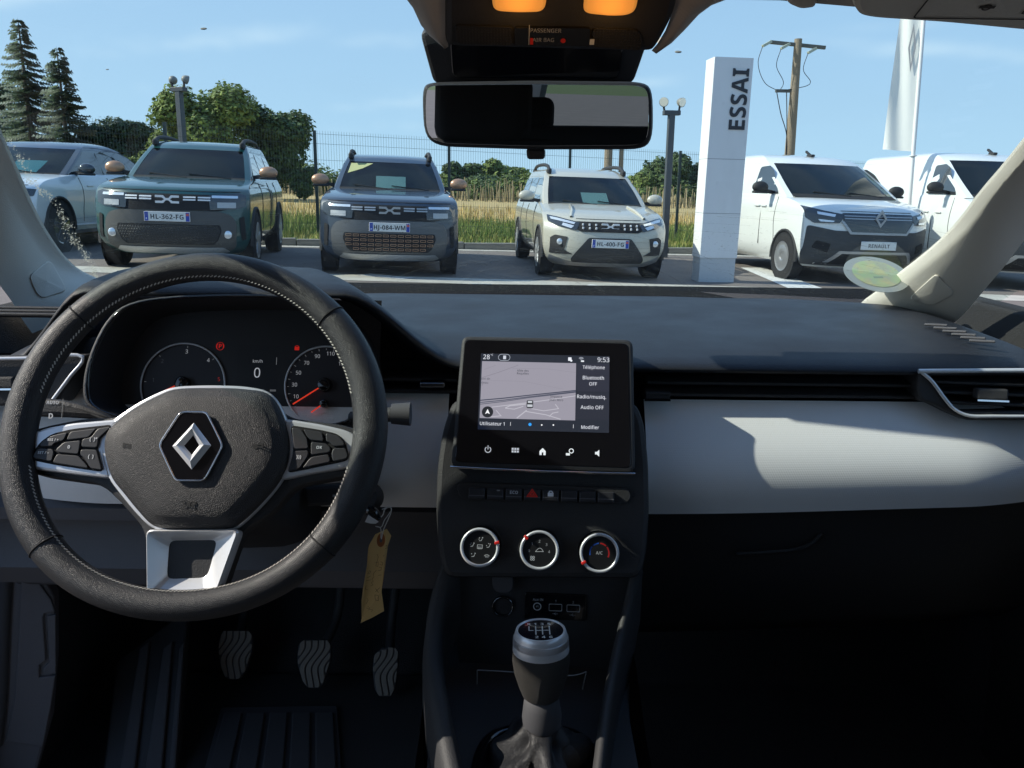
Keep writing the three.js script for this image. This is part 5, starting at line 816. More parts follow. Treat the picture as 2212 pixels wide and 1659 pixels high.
// ================================================================ the yard, verge and field
const OUT = {
  asphalt: std([1, 1, 1], 0.9, { map: colour(512, (u, v) => { const n = 0.75 + 0.35 * fbm(u * 6, v * 6, 6, 4, 2) + 0.30 * (hash(u * 512 | 0, v * 512 | 0) - 0.5); return [0.20 * n, 0.172 * n, 0.152 * n]; }, 0.33), bumpMap: gray(256, (u, v) => hash(u * 256 | 0, v * 256 | 0), 1), bumpScale: 0.004 }),
  concrete: std([1, 1, 1], 0.85, { map: colour(256, (u, v) => { const n = 0.8 + 0.4 * fbm(u * 8, v * 8, 8, 4, 5); return [0.48 * n, 0.46 * n, 0.40 * n]; }, 0.7) }),
  kerb: std([1, 1, 1], 0.9, { map: colour(256, (u, v) => { const n = 0.7 + 0.6 * fbm(u * 8, v * 8, 8, 4, 8); return [0.26 * n, 0.25 * n, 0.22 * n]; }, 0.9) }),
  paintline: std([1, 1, 1], 0.7, { map: colour(256, (u, v) => { const n = fbm(u * 16, v * 16, 16, 4, 11), w = n > 0.62 ? 0.45 : 0.72; return [w, w, w * 0.96]; }, 1) }),
  grass: std([1, 1, 1], 1, { map: colour(512, (u, v) => { const n = fbm(u * 10, v * 10, 10, 5, 4), k = hash(u * 512 | 0, v * 512 | 0, 3); return [0.085 + 0.06 * n * k, 0.115 + 0.05 * n, 0.03 + 0.015 * k]; }, 0.25) }),
  dryfield: std([1, 1, 1], 1, { map: colour(512, (u, v) => { const n = fbm(u * 14, v * 14, 14, 5, 6), k = hash(u * 512 | 0, v * 512 | 0, 9); return [0.42 + 0.18 * n * k, 0.30 + 0.10 * n, 0.12 + 0.05 * k]; }, 0.1) }),
};
const metres = (g) => { const p = g.attributes.position, uv = g.attributes.uv; for (let i = 0; i < p.count; i++) uv.setXY(i, p.getX(i), p.getZ(i)); return g; };
const K0 = PG(640, 531, 0), K1 = PG(1480, 549, 0), KD = K1.clone().sub(K0).normalize(), KN = V(KD.z, 0, -KD.x);   // kerb line; KN points away from us
if (KN.z > 0) KN.negate();
const kp = (s, n, y = 0) => K0.clone().addScaledVector(KD, s).addScaledVector(KN, n).setY(0).add(V(0, y, 0)).setY(y + G(K0.x + KD.x * s + KN.x * n));   // s metres along the kerb, n beyond it
const strip = (s0, s1, n0, n1, y, seg = 1) => { const rows = []; for (let i = 0; i <= seg; i++) rows.push([kp(lerp(s0, s1, i / seg), n0, y), kp(lerp(s0, s1, i / seg), n1, y)]); return metres(skin(rows)); };
ground('ground', metres(new THREE.PlaneGeometry(1600, 1600).rotateX(-Math.PI / 2).rotateZ(Math.atan(SLOPE)).translate(0, -0.012, -300)), OUT.grass);
ground('car_park', metres(skin([[kp(-70, -0.02, 0), kp(70, -0.02, 0)], [V(-70, G(-70), 90), V(70, G(70), 90)]])), OUT.asphalt);
ground('gutter', strip(-60, 60, -0.32, -0.02, 0.004), OUT.concrete);
{ // kerbstones laid end to end
  const kb = ground('kerb', box(0.001, 0.001, 0.001, kp(0, 0.08, -0.02)), OUT.kerb); kb.geometry = skin([[kp(-60, 0.01, -0.05), kp(60, 0.01, -0.05)], [kp(-60, 0.13, -0.05), kp(60, 0.13, -0.05)]]);
  const st = box(0.985, 0.16, 0.13, V(0, 0, 0), 0.015), a = Math.atan2(-KD.z, KD.x);
  for (let i = -14; i < 24; i++) { const m = part(kb, 'kerbstone', st, OUT.kerb); m.position.copy(kp(i + 0.5, 0.065, 0.045)); m.rotation.set((hash(i, 4) - 0.5) * 0.02, a, (hash(i, 5) - 0.5) * 0.012); }
}
ground('verge', strip(-60, 60, 0.12, 1.6, 0.09), OUT.grass);
ground('field', strip(-120, 120, 5.5, 62, 0.03), OUT.dryfield);
// pale concrete edging and markings just ahead of our own car
{
  const a = PG(560, 600, 0), b = PG(1860, 640, 0), d = b.clone().sub(a).normalize(), n = V(d.z, 0, -d.x); if (n.z > 0) n.negate();
  const q = (s, w, y) => { const v = a.clone().addScaledVector(d, s).addScaledVector(n, w); return v.setY(y + G(v.x)); };
  ground('edging_strip', metres(skin([[q(-16, 0, 0.004), q(14, 0, 0.004)], [q(-16, 0.62, 0.004), q(14, 0.62, 0.004)]])), OUT.concrete);
  const mk = (pts) => metres(skin([[pts[0], pts[1]], [pts[3], pts[2]]]));
  ground('bay_line', mk([PG(1600, 578, 0.008), PG(1650, 578, 0.008), PG(1792, 628, 0.008), PG(1716, 628, 0.008)]), OUT.paintline);
  ground('bay_line_001', mk([PG(770, 594, 0.008), PG(800, 591, 0.008), PG(900, 600, 0.008), PG(868, 603, 0.008)]), OUT.paintline);
  ground('bay_line_002', mk([PG(1255, 618, 0.008), PG(1275, 614, 0.008), PG(1330, 620, 0.008), PG(1310, 623, 0.008)]), OUT.paintline);
}
// ---------------------------------------------------------------- wild grass, dry stalks
function scatter(name, label, category, geo, mat, n, place, seed, tints) {
  const im = new THREE.InstancedMesh(geo, mat, n), R = rng(seed), m = new THREE.Matrix4(), q = new THREE.Quaternion(), c = new THREE.Color();
  for (let i = 0; i < n; i++) { const { p, s, e } = place(R); q.setFromEuler(new THREE.Euler(...e)); im.setMatrixAt(i, m.compose(p, q, s)); const t = tints[Math.floor(R() * tints.length)], k = 0.75 + 0.5 * R(); im.setColorAt(i, c.setRGB(t[0] * k, t[1] * k, t[2] * k)); }
  im.name = name; im.castShadow = im.receiveShadow = true; im.userData = { kind: 'stuff', label, category }; scene.add(im);
}
const blade = () => { const g = new THREE.BufferGeometry(); g.setAttribute('position', new THREE.Float32BufferAttribute([-0.5, 0, 0, 0.5, 0, 0, 0.3, 0.6, 0.12, -0.3, 0.6, 0.12, 0, 1, 0.4], 3)); g.setAttribute('uv', new THREE.Float32BufferAttribute([0, 0, 1, 0, 1, 0.6, 0, 0.6, 0.5, 1], 2)); g.setIndex([0, 1, 2, 0, 2, 3, 3, 2, 4]); g.computeVertexNormals(); return g; };
const leafM = (o = {}) => phy([1, 1, 1], 0.9, { transmission: 0.25, thickness: 0, ...o });
scatter('verge_grass', 'short green grass on the verge behind the kerb', 'grass', blade(), std([1, 1, 1], 0.9), 16000, R => ({ p: kp(lerp(-14, 22, R()), 0.15 + 1.5 * R(), 0.08), s: V(0.012 + 0.012 * R(), 0.05 + 0.11 * R(), 0.1), e: [0, R() * 6.28, 0] }), 11, [[0.15, 0.22, 0.04], [0.24, 0.26, 0.06], [0.32, 0.29, 0.09]]);
scatter('meadow_grass', 'tall green meadow grass beyond the wire fence', 'grass', blade(), std([1, 1, 1], 0.9), 60000, R => { const n = 1.6 + 8.4 * Math.pow(R(), 1.1), h = n < 2.3 ? 0.22 + 0.16 * R() : 0.12 + 0.24 * R() * R() + 0.06; return { p: kp(lerp(-16, 26, R()), n, 0), s: V(0.012 + 0.012 * R(), h, 0.12 + 0.3 * R()), e: [0, R() * 6.28, 0] }; }, 12, [[0.10, 0.17, 0.03], [0.14, 0.21, 0.04], [0.18, 0.23, 0.05], [0.26, 0.26, 0.07]]);
scatter('dry_grass', 'golden dry grass along the edge of the field', 'grass', blade(), std([1, 1, 1], 0.9), 14000, R => ({ p: kp(lerp(-20, 34, R()), 9.0 + 14 * Math.pow(R(), 1.5), 0), s: V(0.02 + 0.02 * R(), 0.18 + 0.22 * R(), 0.2), e: [0, R() * 6.28, 0] }), 13, [[0.58, 0.40, 0.16], [0.50, 0.36, 0.14], [0.42, 0.34, 0.12]]);
scatter('reed_stalks', 'tall pale dry reed stalks in front of the trees', 'reeds', new THREE.CylinderGeometry(0.3, 0.6, 1, 5).translate(0, 0.5, 0), std([1, 1, 1], 0.9), 800, R => ({ p: kp(lerp(-12, 46, R()), 41 + 6 * R(), 0), s: V(0.07 + 0.06 * R(), 0.6 + 1.2 * R() * R() + 0.1, 0.1), e: [(R() - 0.5) * 0.35, R() * 6, (R() - 0.5) * 0.35] }), 14, [[0.42, 0.34, 0.20], [0.34, 0.27, 0.15], [0.25, 0.22, 0.12]]);
// ---------------------------------------------------------------- wire fence
{
  const fc = thing('wire_fence', 'dark welded wire mesh fence on thin posts behind the parked cars', 'fence');
  const wire = std([0.03, 0.045, 0.04], 0.5), ph = 2.06, W = 2.62, n0 = 1.15;
  const fp = (s, y) => kp(s, n0 + 0.13 * (s + 3), y), vw = new THREE.CylinderGeometry(0.0022, 0.0022, 1.98, 4), parts = [];
  const s680 = (() => { let best = 0, bd = 1e9; for (let s = -20; s < 20; s += 0.02) { const v = fp(s, 1.5).sub(CP), px = IW / 2 + FOC * v.dot(cR) / v.dot(cF); if (Math.abs(px - 681) < bd) { bd = Math.abs(px - 681); best = s; } } return best; })();
  const panels = []; for (let i = -5; i < 7; i++) {
    const a = s680 + i * W; part(fc, 'fence_post', bar(fp(a, 0.0), fp(a, ph), 0.055, 0.055), wire);
    const list = []; for (let k = 1; k < 52; k++) { const p = fp(a + W * k / 52, 1.07); list.push(vw.clone().translate(p.x, p.y, p.z)); }
    for (const y of [0.12, 0.32, 0.72, 0.92, 1.32, 1.52, 1.82, 2.0]) list.push(bar(fp(a + 0.03, y), fp(a + W - 0.03, y), 0.005, 0.005));
    part(fc, 'mesh_panel', join(list), wire);
  }
  base(fc, fp(0, 0));
}
// ---------------------------------------------------------------- trees
function leafCloud(n, lobes, size, R, tints, out) {
  const pos = [], col = [], nor = [], uv = [], v = V(0, 0, 0), d = V(0, 0, 0), a = V(0, 0, 0), b = V(0, 0, 0);
  const tot = lobes.reduce((s, l) => s + l[3] * l[4], 0);
  for (const l of lobes) for (let i = 0, m = n * l[3] * l[4] / tot; i < m; i++) {
    d.set(R() * 2 - 1, R() * 2 - 1, R() * 2 - 1).normalize(); const r = Math.pow(R(), 0.34) * (0.72 + 0.5 * vnoise(d.x * 4 + l[0] * 3, d.y * 4 + d.z * 3, 0, 4));
    v.set(l[0] + d.x * l[3] * r, l[1] + d.y * l[4] * r, l[2] + d.z * l[3] * r);
    const q = d.clone().multiplyScalar(0.5).add(V(R() - 0.5, R() - 0.1, R() - 0.5)).normalize(); a.crossVectors(q, V(R() - 0.5, R() - 0.5, R() - 0.5)).normalize(); b.crossVectors(q, a);
    const s = size * (0.6 + 0.8 * R()), t = tints[Math.floor(R() * tints.length)], k = 0.8 + 0.4 * R();
    const p = [[-1, -0.6], [1, -0.6], [0.55, 0.7], [-0.55, 0.7]].map(([x, y]) => [v.x + (a.x * x + b.x * y) * s, v.y + (a.y * x + b.y * y) * s, v.z + (a.z * x + b.z * y) * s]);
    for (const j of [0, 1, 2, 0, 2, 3]) { pos.push(...p[j]); col.push(t[0] * k, t[1] * k, t[2] * k); nor.push(q.x, q.y, q.z); uv.push(0, 0); }
  }
  const g = new THREE.BufferGeometry(); g.setAttribute('position', new THREE.Float32BufferAttribute(pos, 3)); g.setAttribute('normal', new THREE.Float32BufferAttribute(nor, 3)); g.setAttribute('color', new THREE.Float32BufferAttribute(col, 3)); g.setAttribute('uv', new THREE.Float32BufferAttribute(uv, 2));
  return g;
}
const crownM = leafM({ vertexColors: true }), bark = std([0.10, 0.08, 0.06], 0.95);
const GREENS = { light: [[0.16, 0.22, 0.04], [0.20, 0.26, 0.05], [0.12, 0.18, 0.035]], mid: [[0.07, 0.12, 0.03], [0.09, 0.14, 0.035], [0.055, 0.10, 0.025]], dark: [[0.04, 0.075, 0.026], [0.05, 0.09, 0.03], [0.032, 0.06, 0.024]] };
function broadTree(px, topPy, zf, wpx, tint, label, seed, dense = 1, low = 0.25) {
  const R = rng(seed), t = PZ(px, topPy, zf), h = t.y - G(t.x), w = wpx / 1800 * zf * 0.5, tr = thing('broadleaf_tree', label, 'tree', 'trees behind the fence'), lobes = [], limbs = [];
  const cy = h * (0.5 + low / 2), ry = h * (0.5 - low / 2);
  lobes.push([0, cy, 0, w * 0.72, ry * 0.86]);
  for (let i = 0; i < 9; i++) { const a = i / 9 * 6.28 + R(), y = cy + (R() - 0.42) * ry * 1.3, k = Math.sqrt(Math.max(0.08, 1 - Math.pow((y - cy) / ry, 2))); lobes.push([Math.cos(a) * w * 0.62 * k, y, Math.sin(a) * w * 0.62 * k, w * (0.30 + 0.16 * R()), ry * (0.26 + 0.16 * R())]); limbs.push(tube([V(0, h * 0.22, 0), V(Math.cos(a) * w * 0.25 * k, (y + h * 0.2) / 2, Math.sin(a) * w * 0.25 * k), V(Math.cos(a) * w * 0.6 * k, y, Math.sin(a) * w * 0.6 * k)], h * 0.012, 6, 5)); }
  part(tr, 'trunk', join([lathe([[0.001, 0], [h * 0.045, 0], [h * 0.034, h * 0.1], [h * 0.026, h * 0.35], [h * 0.012, h * 0.75], [0.001, h * 0.85]], 10), ...limbs]), bark);
  part(tr, 'crown', leafCloud(Math.round(15000 * dense), lobes, 0.0019 * zf, R, GREENS[tint]), crownM);
  tr.position.set(t.x, G(t.x), t.z);
}
function conifer(px, topPy, zf, wpx, label, seed) {
  const R = rng(seed), t = PZ(px, topPy, zf), h = t.y - G(t.x), w = wpx / 1800 * zf * 0.5, tr = thing('conifer_tree', label, 'tree', 'tall conifers behind the fence');
  part(tr, 'trunk', lathe([[0.001, 0], [h * 0.022, 0], [h * 0.014, h * 0.5], [h * 0.004, h * 0.95], [0.001, h]], 8), bark);
  const pos = [], col = [], nor = [], uv = [], tints = GREENS.dark;
  for (let i = 0; i < 330; i++) {
    const u = Math.pow(R(), 0.8), y = h * (0.04 + 0.95 * u), L = w * Math.pow(1 - u, 0.8) * (0.55 + 0.6 * R()) + 0.12, a = R() * 6.28, dr = -0.32 - 0.2 * R();
    const dx = Math.cos(a), dz = Math.sin(a), m = Math.ceil(L / 0.14);
    for (let k = 1; k <= m; k++) for (let s = 0; s < 3; s++) {
      const f = k / m, c = V(dx * L * f, y + L * f * dr + 0.22 * L * f * f, dz * L * f), wd = 0.10 + 0.16 * (1 - f) + 0.05 * R(), tl = (R() - 0.5) * 0.9, q = tints[Math.floor(R() * 3)], kk = 0.75 + 0.5 * R();
      const e = V(-dz * (s - 1) + dx * 0.6, -0.35 + tl * 0.4, dx * (s - 1) + dz * 0.6).normalize().multiplyScalar(wd * 1.5), g2 = V(dx * 0.07, 0.03 + 0.05 * R(), dz * 0.07), n = V(dx * 0.4, 0.8, dz * 0.4);
      const p = [c, c.clone().add(g2), c.clone().add(e)]; for (const v of p) { pos.push(v.x, v.y, v.z); col.push(q[0] * kk, q[1] * kk, q[2] * kk); nor.push(n.x, n.y, n.z); uv.push(0, 0); }
    }
  }
  const g = new THREE.BufferGeometry(); g.setAttribute('position', new THREE.Float32BufferAttribute(pos, 3)); g.setAttribute('normal', new THREE.Float32BufferAttribute(nor, 3)); g.setAttribute('color', new THREE.Float32BufferAttribute(col, 3)); g.setAttribute('uv', new THREE.Float32BufferAttribute(uv, 2));
  part(tr, 'crown', g, crownM);
  tr.position.set(t.x, G(t.x), t.z);
}
{ // the scrub that closes the far side of the field
  const R = rng(91), lobes = []; for (let i = 0; i < 120; i++) { const q = kp(lerp(-14, 60, i / 119) + R(), 49 + 4 * R(), 0), h = 1.1 + 1.5 * vnoise(i * 0.22, 3, 0, 6); lobes.push([q.x, q.y + h * 0.45, q.z, 0.9 + 0.5 * R(), h * 0.62]); }
  const m = mesh('scrub', leafCloud(42000, lobes, 0.11, R, [...GREENS.mid, ...GREENS.light]), crownM); m.userData = { kind: 'stuff', label: 'green scrub along the far edge of the golden field', category: 'scrub' }; scene.add(m);
}
conifer(38, 38, 44, 190, 'tallest spire-shaped conifer at the edge of the windscreen', 21);
conifer(122, 100, 43, 150, 'shorter spire-shaped conifer beside the tallest one', 22);
broadTree(-60, 170, 47, 240, 'dark', 'dark broad tree partly behind the windscreen pillar', 30, 1.1, 0.05);
broadTree(250, 243, 46, 190, 'dark', 'dark low tree between the conifers and the rounded pale tree', 31, 1.1, 0.05);
broadTree(300, 330, 38, 90, 'light', 'small pale bush above the teal car roof rail', 37, 0.5, 0.05);
broadTree(430, 172, 42, 230, 'light', 'large rounded pale green tree behind the floodlight post', 32, 1.9, 0.06);
broadTree(585, 230, 45, 185, 'mid', 'rounded mid green tree right of the large pale one', 33, 1.5, 0.05);
broadTree(655, 360, 44, 60, 'mid', 'low bush at the foot of the rounded mid green tree', 38, 0.4, 0.02);
[[1000, 352, 76, 95, 'rounded mid green tree beyond the field, just right of the slate grey car'], [1085, 348, 78, 90, 'pale tree beyond the field between the slate grey and cream cars'], [1045, 372, 72, 70, 'low mid green tree beyond the field, in front of its two rounder neighbours'], [905, 372, 74, 120, 'pale tree mostly hidden behind the slate grey car roof'], [760, 382, 74, 120, 'mid green tree beyond the field, left of the slate grey car'], [1160, 372, 74, 80, 'pale tree partly behind the side of the cream car'], [1240, 372, 74, 120, 'mid green tree mostly hidden behind the cream car'], [1345, 372, 74, 110, 'pale tree right of the cream car roof, far beyond the field']].forEach((a, i) => broadTree(a[0], a[1], a[2], a[3] * 1.45, i % 2 ? 'light' : 'mid', a[4], 50 + i, 0.55, 0.02));
broadTree(1435, 330, 72, 140, 'mid', 'bushy tree just behind the right floodlight post', 34, 1, 0.02);
broadTree(1495, 340, 74, 140, 'dark', 'dark bushy tree partly hidden by the tall white sign', 35, 0.9, 0.02);
broadTree(1400, 375, 71, 90, 'light', 'low pale bush left of the right floodlight post', 36, 0.5, 0.02);
// ---------------------------------------------------------------- floodlight posts
function floodPost(px, basePy, topPy, zf, label, turn = 0.1) {
  const b = basePy ? PG(px, basePy, 0) : (v => v.setY(G(v.x)))(PZ(px, 400, zf)), top = PZ(px + 12, topPy, -b.z), h = top.y - b.y, f = thing('floodlight_post', label, 'lamp post', 'floodlight posts in the car park');
  part(f, 'post', box(0.115, h, 0.115, V(0, h / 2, 0), 0.015), std([0.06, 0.07, 0.08], 0.5));
  part(f, 'crossbar', box(0.30, 0.08, 0.13, V(0, h - 0.03, 0), 0.01), std([0.05, 0.06, 0.07], 0.5));
  for (const s of [-1, 1]) { const l = part(f, 'floodlight', lathe([[0.001, -0.07], [0.045, -0.065], [0.072, -0.02], [0.082, 0.03], [0.080, 0.040]], 20).rotateX(Math.PI / 2 + 0.25).rotateY(s * 0.5).translate(s * 0.15, h + 0.15, 0.03), std([0.22, 0.22, 0.2], 0.5)); part(l, 'lens', new THREE.CircleGeometry(0.077, 20).rotateX(0.25).rotateY(s * 0.5).translate(s * 0.15 + s * 0.018, h + 0.146, 0.068), phy([0.75, 0.73, 0.62], 0.2, { clearcoat: 1 })); part(f, 'bracket', bar(V(s * 0.13, h, 0), V(s * 0.15, h + 0.11, -0.02), 0.03, 0.03), M.black); }
  f.position.copy(b); f.rotation.y = turn;
}
floodPost(1434, 556, 240, 0, 'grey post with two round floodlights beside the tall white sign');
floodPost(402, 0, 190, 16.6, 'grey post with two dark floodlights behind the teal car', 2.8);
// ---------------------------------------------------------------- poles, flag
{
  const b = PZ(1703, 380, 36), top = PZ(1722, 84, 36), u = thing('utility_pole', 'tall weathered utility pole with crossarm behind the white van', 'utility pole');
  b.y = G(b.x); const h = top.y - b.y, X = top.x - b.x; const wood = std([0.30, 0.25, 0.19], 0.9, { bumpMap: T.grain, bumpScale: 0.01 });
  part(u, 'pole', new THREE.CylinderGeometry(0.15, 0.24, h, 14).applyMatrix4(new THREE.Matrix4().makeShear(0, 0, 0, 0, 0, 0)).rotateZ(0).translate(0, h / 2, 0), wood);
  part(u, 'crossarm', bar(V(-1.15, h - 0.12, 0), V(1.1, h - 0.34, 0.05), 0.13, 0.13), std([0.10, 0.11, 0.11], 0.8));
  for (const [x, y] of [[-1.1, -0.05], [-0.35, -0.14], [0.75, -0.3]]) { part(u, 'insulator', bar(V(x, h + y - 0.05, 0.05), V(x - 0.38, h + y - 0.26, 0.2), 0.10, 0.10), std([0.45, 0.5, 0.42], 0.3)); part(u, 'drop_wire', tube([V(x - 0.38, h + y - 0.26, 0.2), V(x - 0.5, h + y - 0.9, 0.15), V(x - 0.15, h - 1.7, 0.1), V(-0.6 + x * 0.1, h - 2.0, 0.1)], 0.014, 24, 5), M.black); }
  part(u, 'bracket', bar(V(-0.8, h - 2.0, 0.1), V(0, h - 2.0, 0), 0.10, 0.12), std([0.12, 0.13, 0.13], 0.7));
  for (const s of [0, 1]) part(u, 'down_cable', tube([V(-0.75 + s * 0.4, h - 2.05, 0.1), V(-0.55 + s * 0.25, h - 2.9, 0.2), V(-0.25, h - 3.8, 0.24), V(-0.22, 0.5, 0.26)], 0.02, 24, 5), M.black);
  u.position.copy(b); u.rotation.z = Math.atan2(-X, h) * 0.6;
  const p2 = thing('utility_pole', 'lower part of a pole showing under the mirror above the cream car', 'utility pole'), q2 = PZ(1318, 400, 30); part(p2, 'pole', join([new THREE.CylinderGeometry(0.12, 0.16, 6, 10).translate(0, 3, 0), new THREE.CylinderGeometry(0.07, 0.09, 5.5, 10).translate(0.45, 2.75, 0)]), wood); p2.position.set(q2.x - 0.1, G(q2.x), q2.z);
}
{
  const zf = 13.6, b = PZ(1966, 480, zf), top = PZ(1994, 20, zf), f = thing('banner_flag', 'tall white feather banner on a pole between the two white vans', 'flag');
  b.y = G(b.x); const h = top.y - b.y + 0.5; part(f, 'pole', new THREE.CylinderGeometry(0.028, 0.034, h, 12).translate(0, h / 2, 0), std([0.75, 0.75, 0.74], 0.35));
  const rows = []; for (let i = 0; i <= 30; i++) { const t = i / 30, y = lerp(PZ(1940, 326, zf).y - b.y, h - 0.1, t), w = lerp(0.42, 0.28, t), r = []; for (let j = 0; j <= 10; j++) { const k = j / 10; r.push(V(-0.03 - w * (1 - k), y + 0.05 * (1 - k) * (1 - t), 0.05 * Math.sin(k * 7 + t * 5) * (1 - k))); } rows.push(r); }
  part(f, 'banner', skin(rows), phy([0.80, 0.80, 0.76], 0.9, { transmission: 0.25, thickness: 0 }));
  const dq = PZ(1972, 100, zf), dy = dq.y - b.y, sh = (k, hh) => [[0, hh], [k, 0], [0, -hh], [-k, 0]].map(p => new THREE.Vector2(p[0], p[1]));
  part(f, 'lozenge_print', prism(sh(0.055, 0.36), { d: 0.004, holes: [sh(0.03, 0.24)] }).translate(-0.13, dy, 0.045), std([0.25, 0.26, 0.28], 0.6));
  part(f, 'tie', new THREE.TorusGeometry(0.045, 0.012, 6, 16).rotateX(1.57).translate(0, rows[0][0].y - 0.12, 0), std([0.6, 0.6, 0.6], 0.5));
  f.rotation.y = -0.5; f.position.copy(b); f.rotation.z = -(top.x - b.x) / h * 0.9;
}
// ---------------------------------------------------------------- tall white sign
{
  const b = PG(1530, 604, 0), d = b.clone().sub(CP).dot(cF), t = PZ(1568, 132, -b.z), h = t.y - b.y, s = thing('totem_sign', 'tall white totem sign lettered ESSAI beside the cream car', 'sign');
  const w = 80 / 1800 * d, dep = 0.34, white = std([1, 1, 1], 0.45, { map: colour(256, (u, v) => { const n = fbm(u * 12, v * 3, 12, 4, 21), k = 0.72 + 0.06 * n - 0.05 * sstep(0.6, 0.8, fbm(u * 30, v * 4, 0, 3, 23)); return [k, k * 1.005, k * 1.01]; }, 1) });
  const pos = roundPoly([[-w / 2, -dep], [w / 2, -dep], [w / 2, 0], [-w / 2, 0]].map(p => new THREE.Vector2(...p)), 0.008);
  part(s, 'sign_body', prism(pos, { d: h - 0.33 }).rotateX(-Math.PI / 2).translate(0, h, 0), white);
  part(s, 'plinth', prism(roundPoly([[-w / 2 + 0.012, -dep + 0.012], [w / 2 - 0.012, -dep + 0.012], [w / 2 - 0.012, -0.012], [-w / 2 + 0.012, -0.012]].map(p => new THREE.Vector2(...p)), 0.01), { d: 0.33 }).rotateX(-Math.PI / 2).translate(0, 0.33, 0), std([0.5, 0.52, 0.54], 0.5));
  const { FontLoader } = await import('three/addons/loaders/FontLoader.js'), { TextGeometry } = await import('three/addons/geometries/TextGeometry.js');
  const font = await new FontLoader().loadAsync('fonts/droid/droid_sans_bold.typeface.json');
  const g = new TextGeometry('ESSAI', { font, size: 0.215, depth: 0.012, curveSegments: 6 }); g.computeBoundingBox(); const bb = g.boundingBox; g.translate(-bb.max.x, -bb.max.y / 2, 0).rotateZ(Math.PI / 2).translate(0.10, h - 0.13, dep - 0.001);
  part(s, 'lettering', g, std([0.02, 0.022, 0.03], 0.5));
  for (const y of [0.92, 1.62]) part(s, 'panel_joint', prism(roundPoly([[-w / 2 - 0.001, -dep - 0.001], [w / 2 + 0.001, -dep - 0.001], [w / 2 + 0.001, 0.001], [-w / 2 - 0.001, 0.001]].map(p => new THREE.Vector2(...p)), 0.008), { d: 0.006 }).rotateX(-Math.PI / 2).translate(0, y, 0), std([0.25, 0.26, 0.27], 0.6));
  s.position.copy(b); s.rotation.y = 0.10; s.rotation.z = -0.012;
}
// ================================================================ parked vehicles
const { TessellateModifier } = await import('three/addons/modifiers/TessellateModifier.js');
const tess = new TessellateModifier(0.07, 7);
const CARM = { tyre: std([0.012, 0.012, 0.013], 0.85), plastic: std([0.022, 0.023, 0.025], 0.7), inside: std([0.012, 0.013, 0.015], 0.9), glass: phy([0.36, 0.46, 0.46], 0.0, { transmission: 1, thickness: 0, ior: 1.3 }), lamp: phy([0.80, 0.83, 0.85], 0.05, { metalness: 0.5, clearcoat: 1 }), smoke: phy([0.03, 0.035, 0.04], 0.08, { clearcoat: 1 }), silver: std([0.42, 0.43, 0.44], 0.4, { metalness: 0.6 }), steel: std([0.55, 0.56, 0.58], 0.35, { metalness: 0.8 }), paper: std([0.62, 0.78, 0.76], 0.9), white: std([0.8, 0.8, 0.8], 0.5), copper: std([0.46, 0.27, 0.17], 0.35, { metalness: 0.5 }) };
const lev = (L, y, i) => { let k = 0; while (k < L.length - 2 && y > L[k + 1][0]) k++; const a = L[k], b = L[k + 1], t = clamp((y - a[0]) / (b[0] - a[0])); return a[i] + (b[i] - a[i]) * t; };
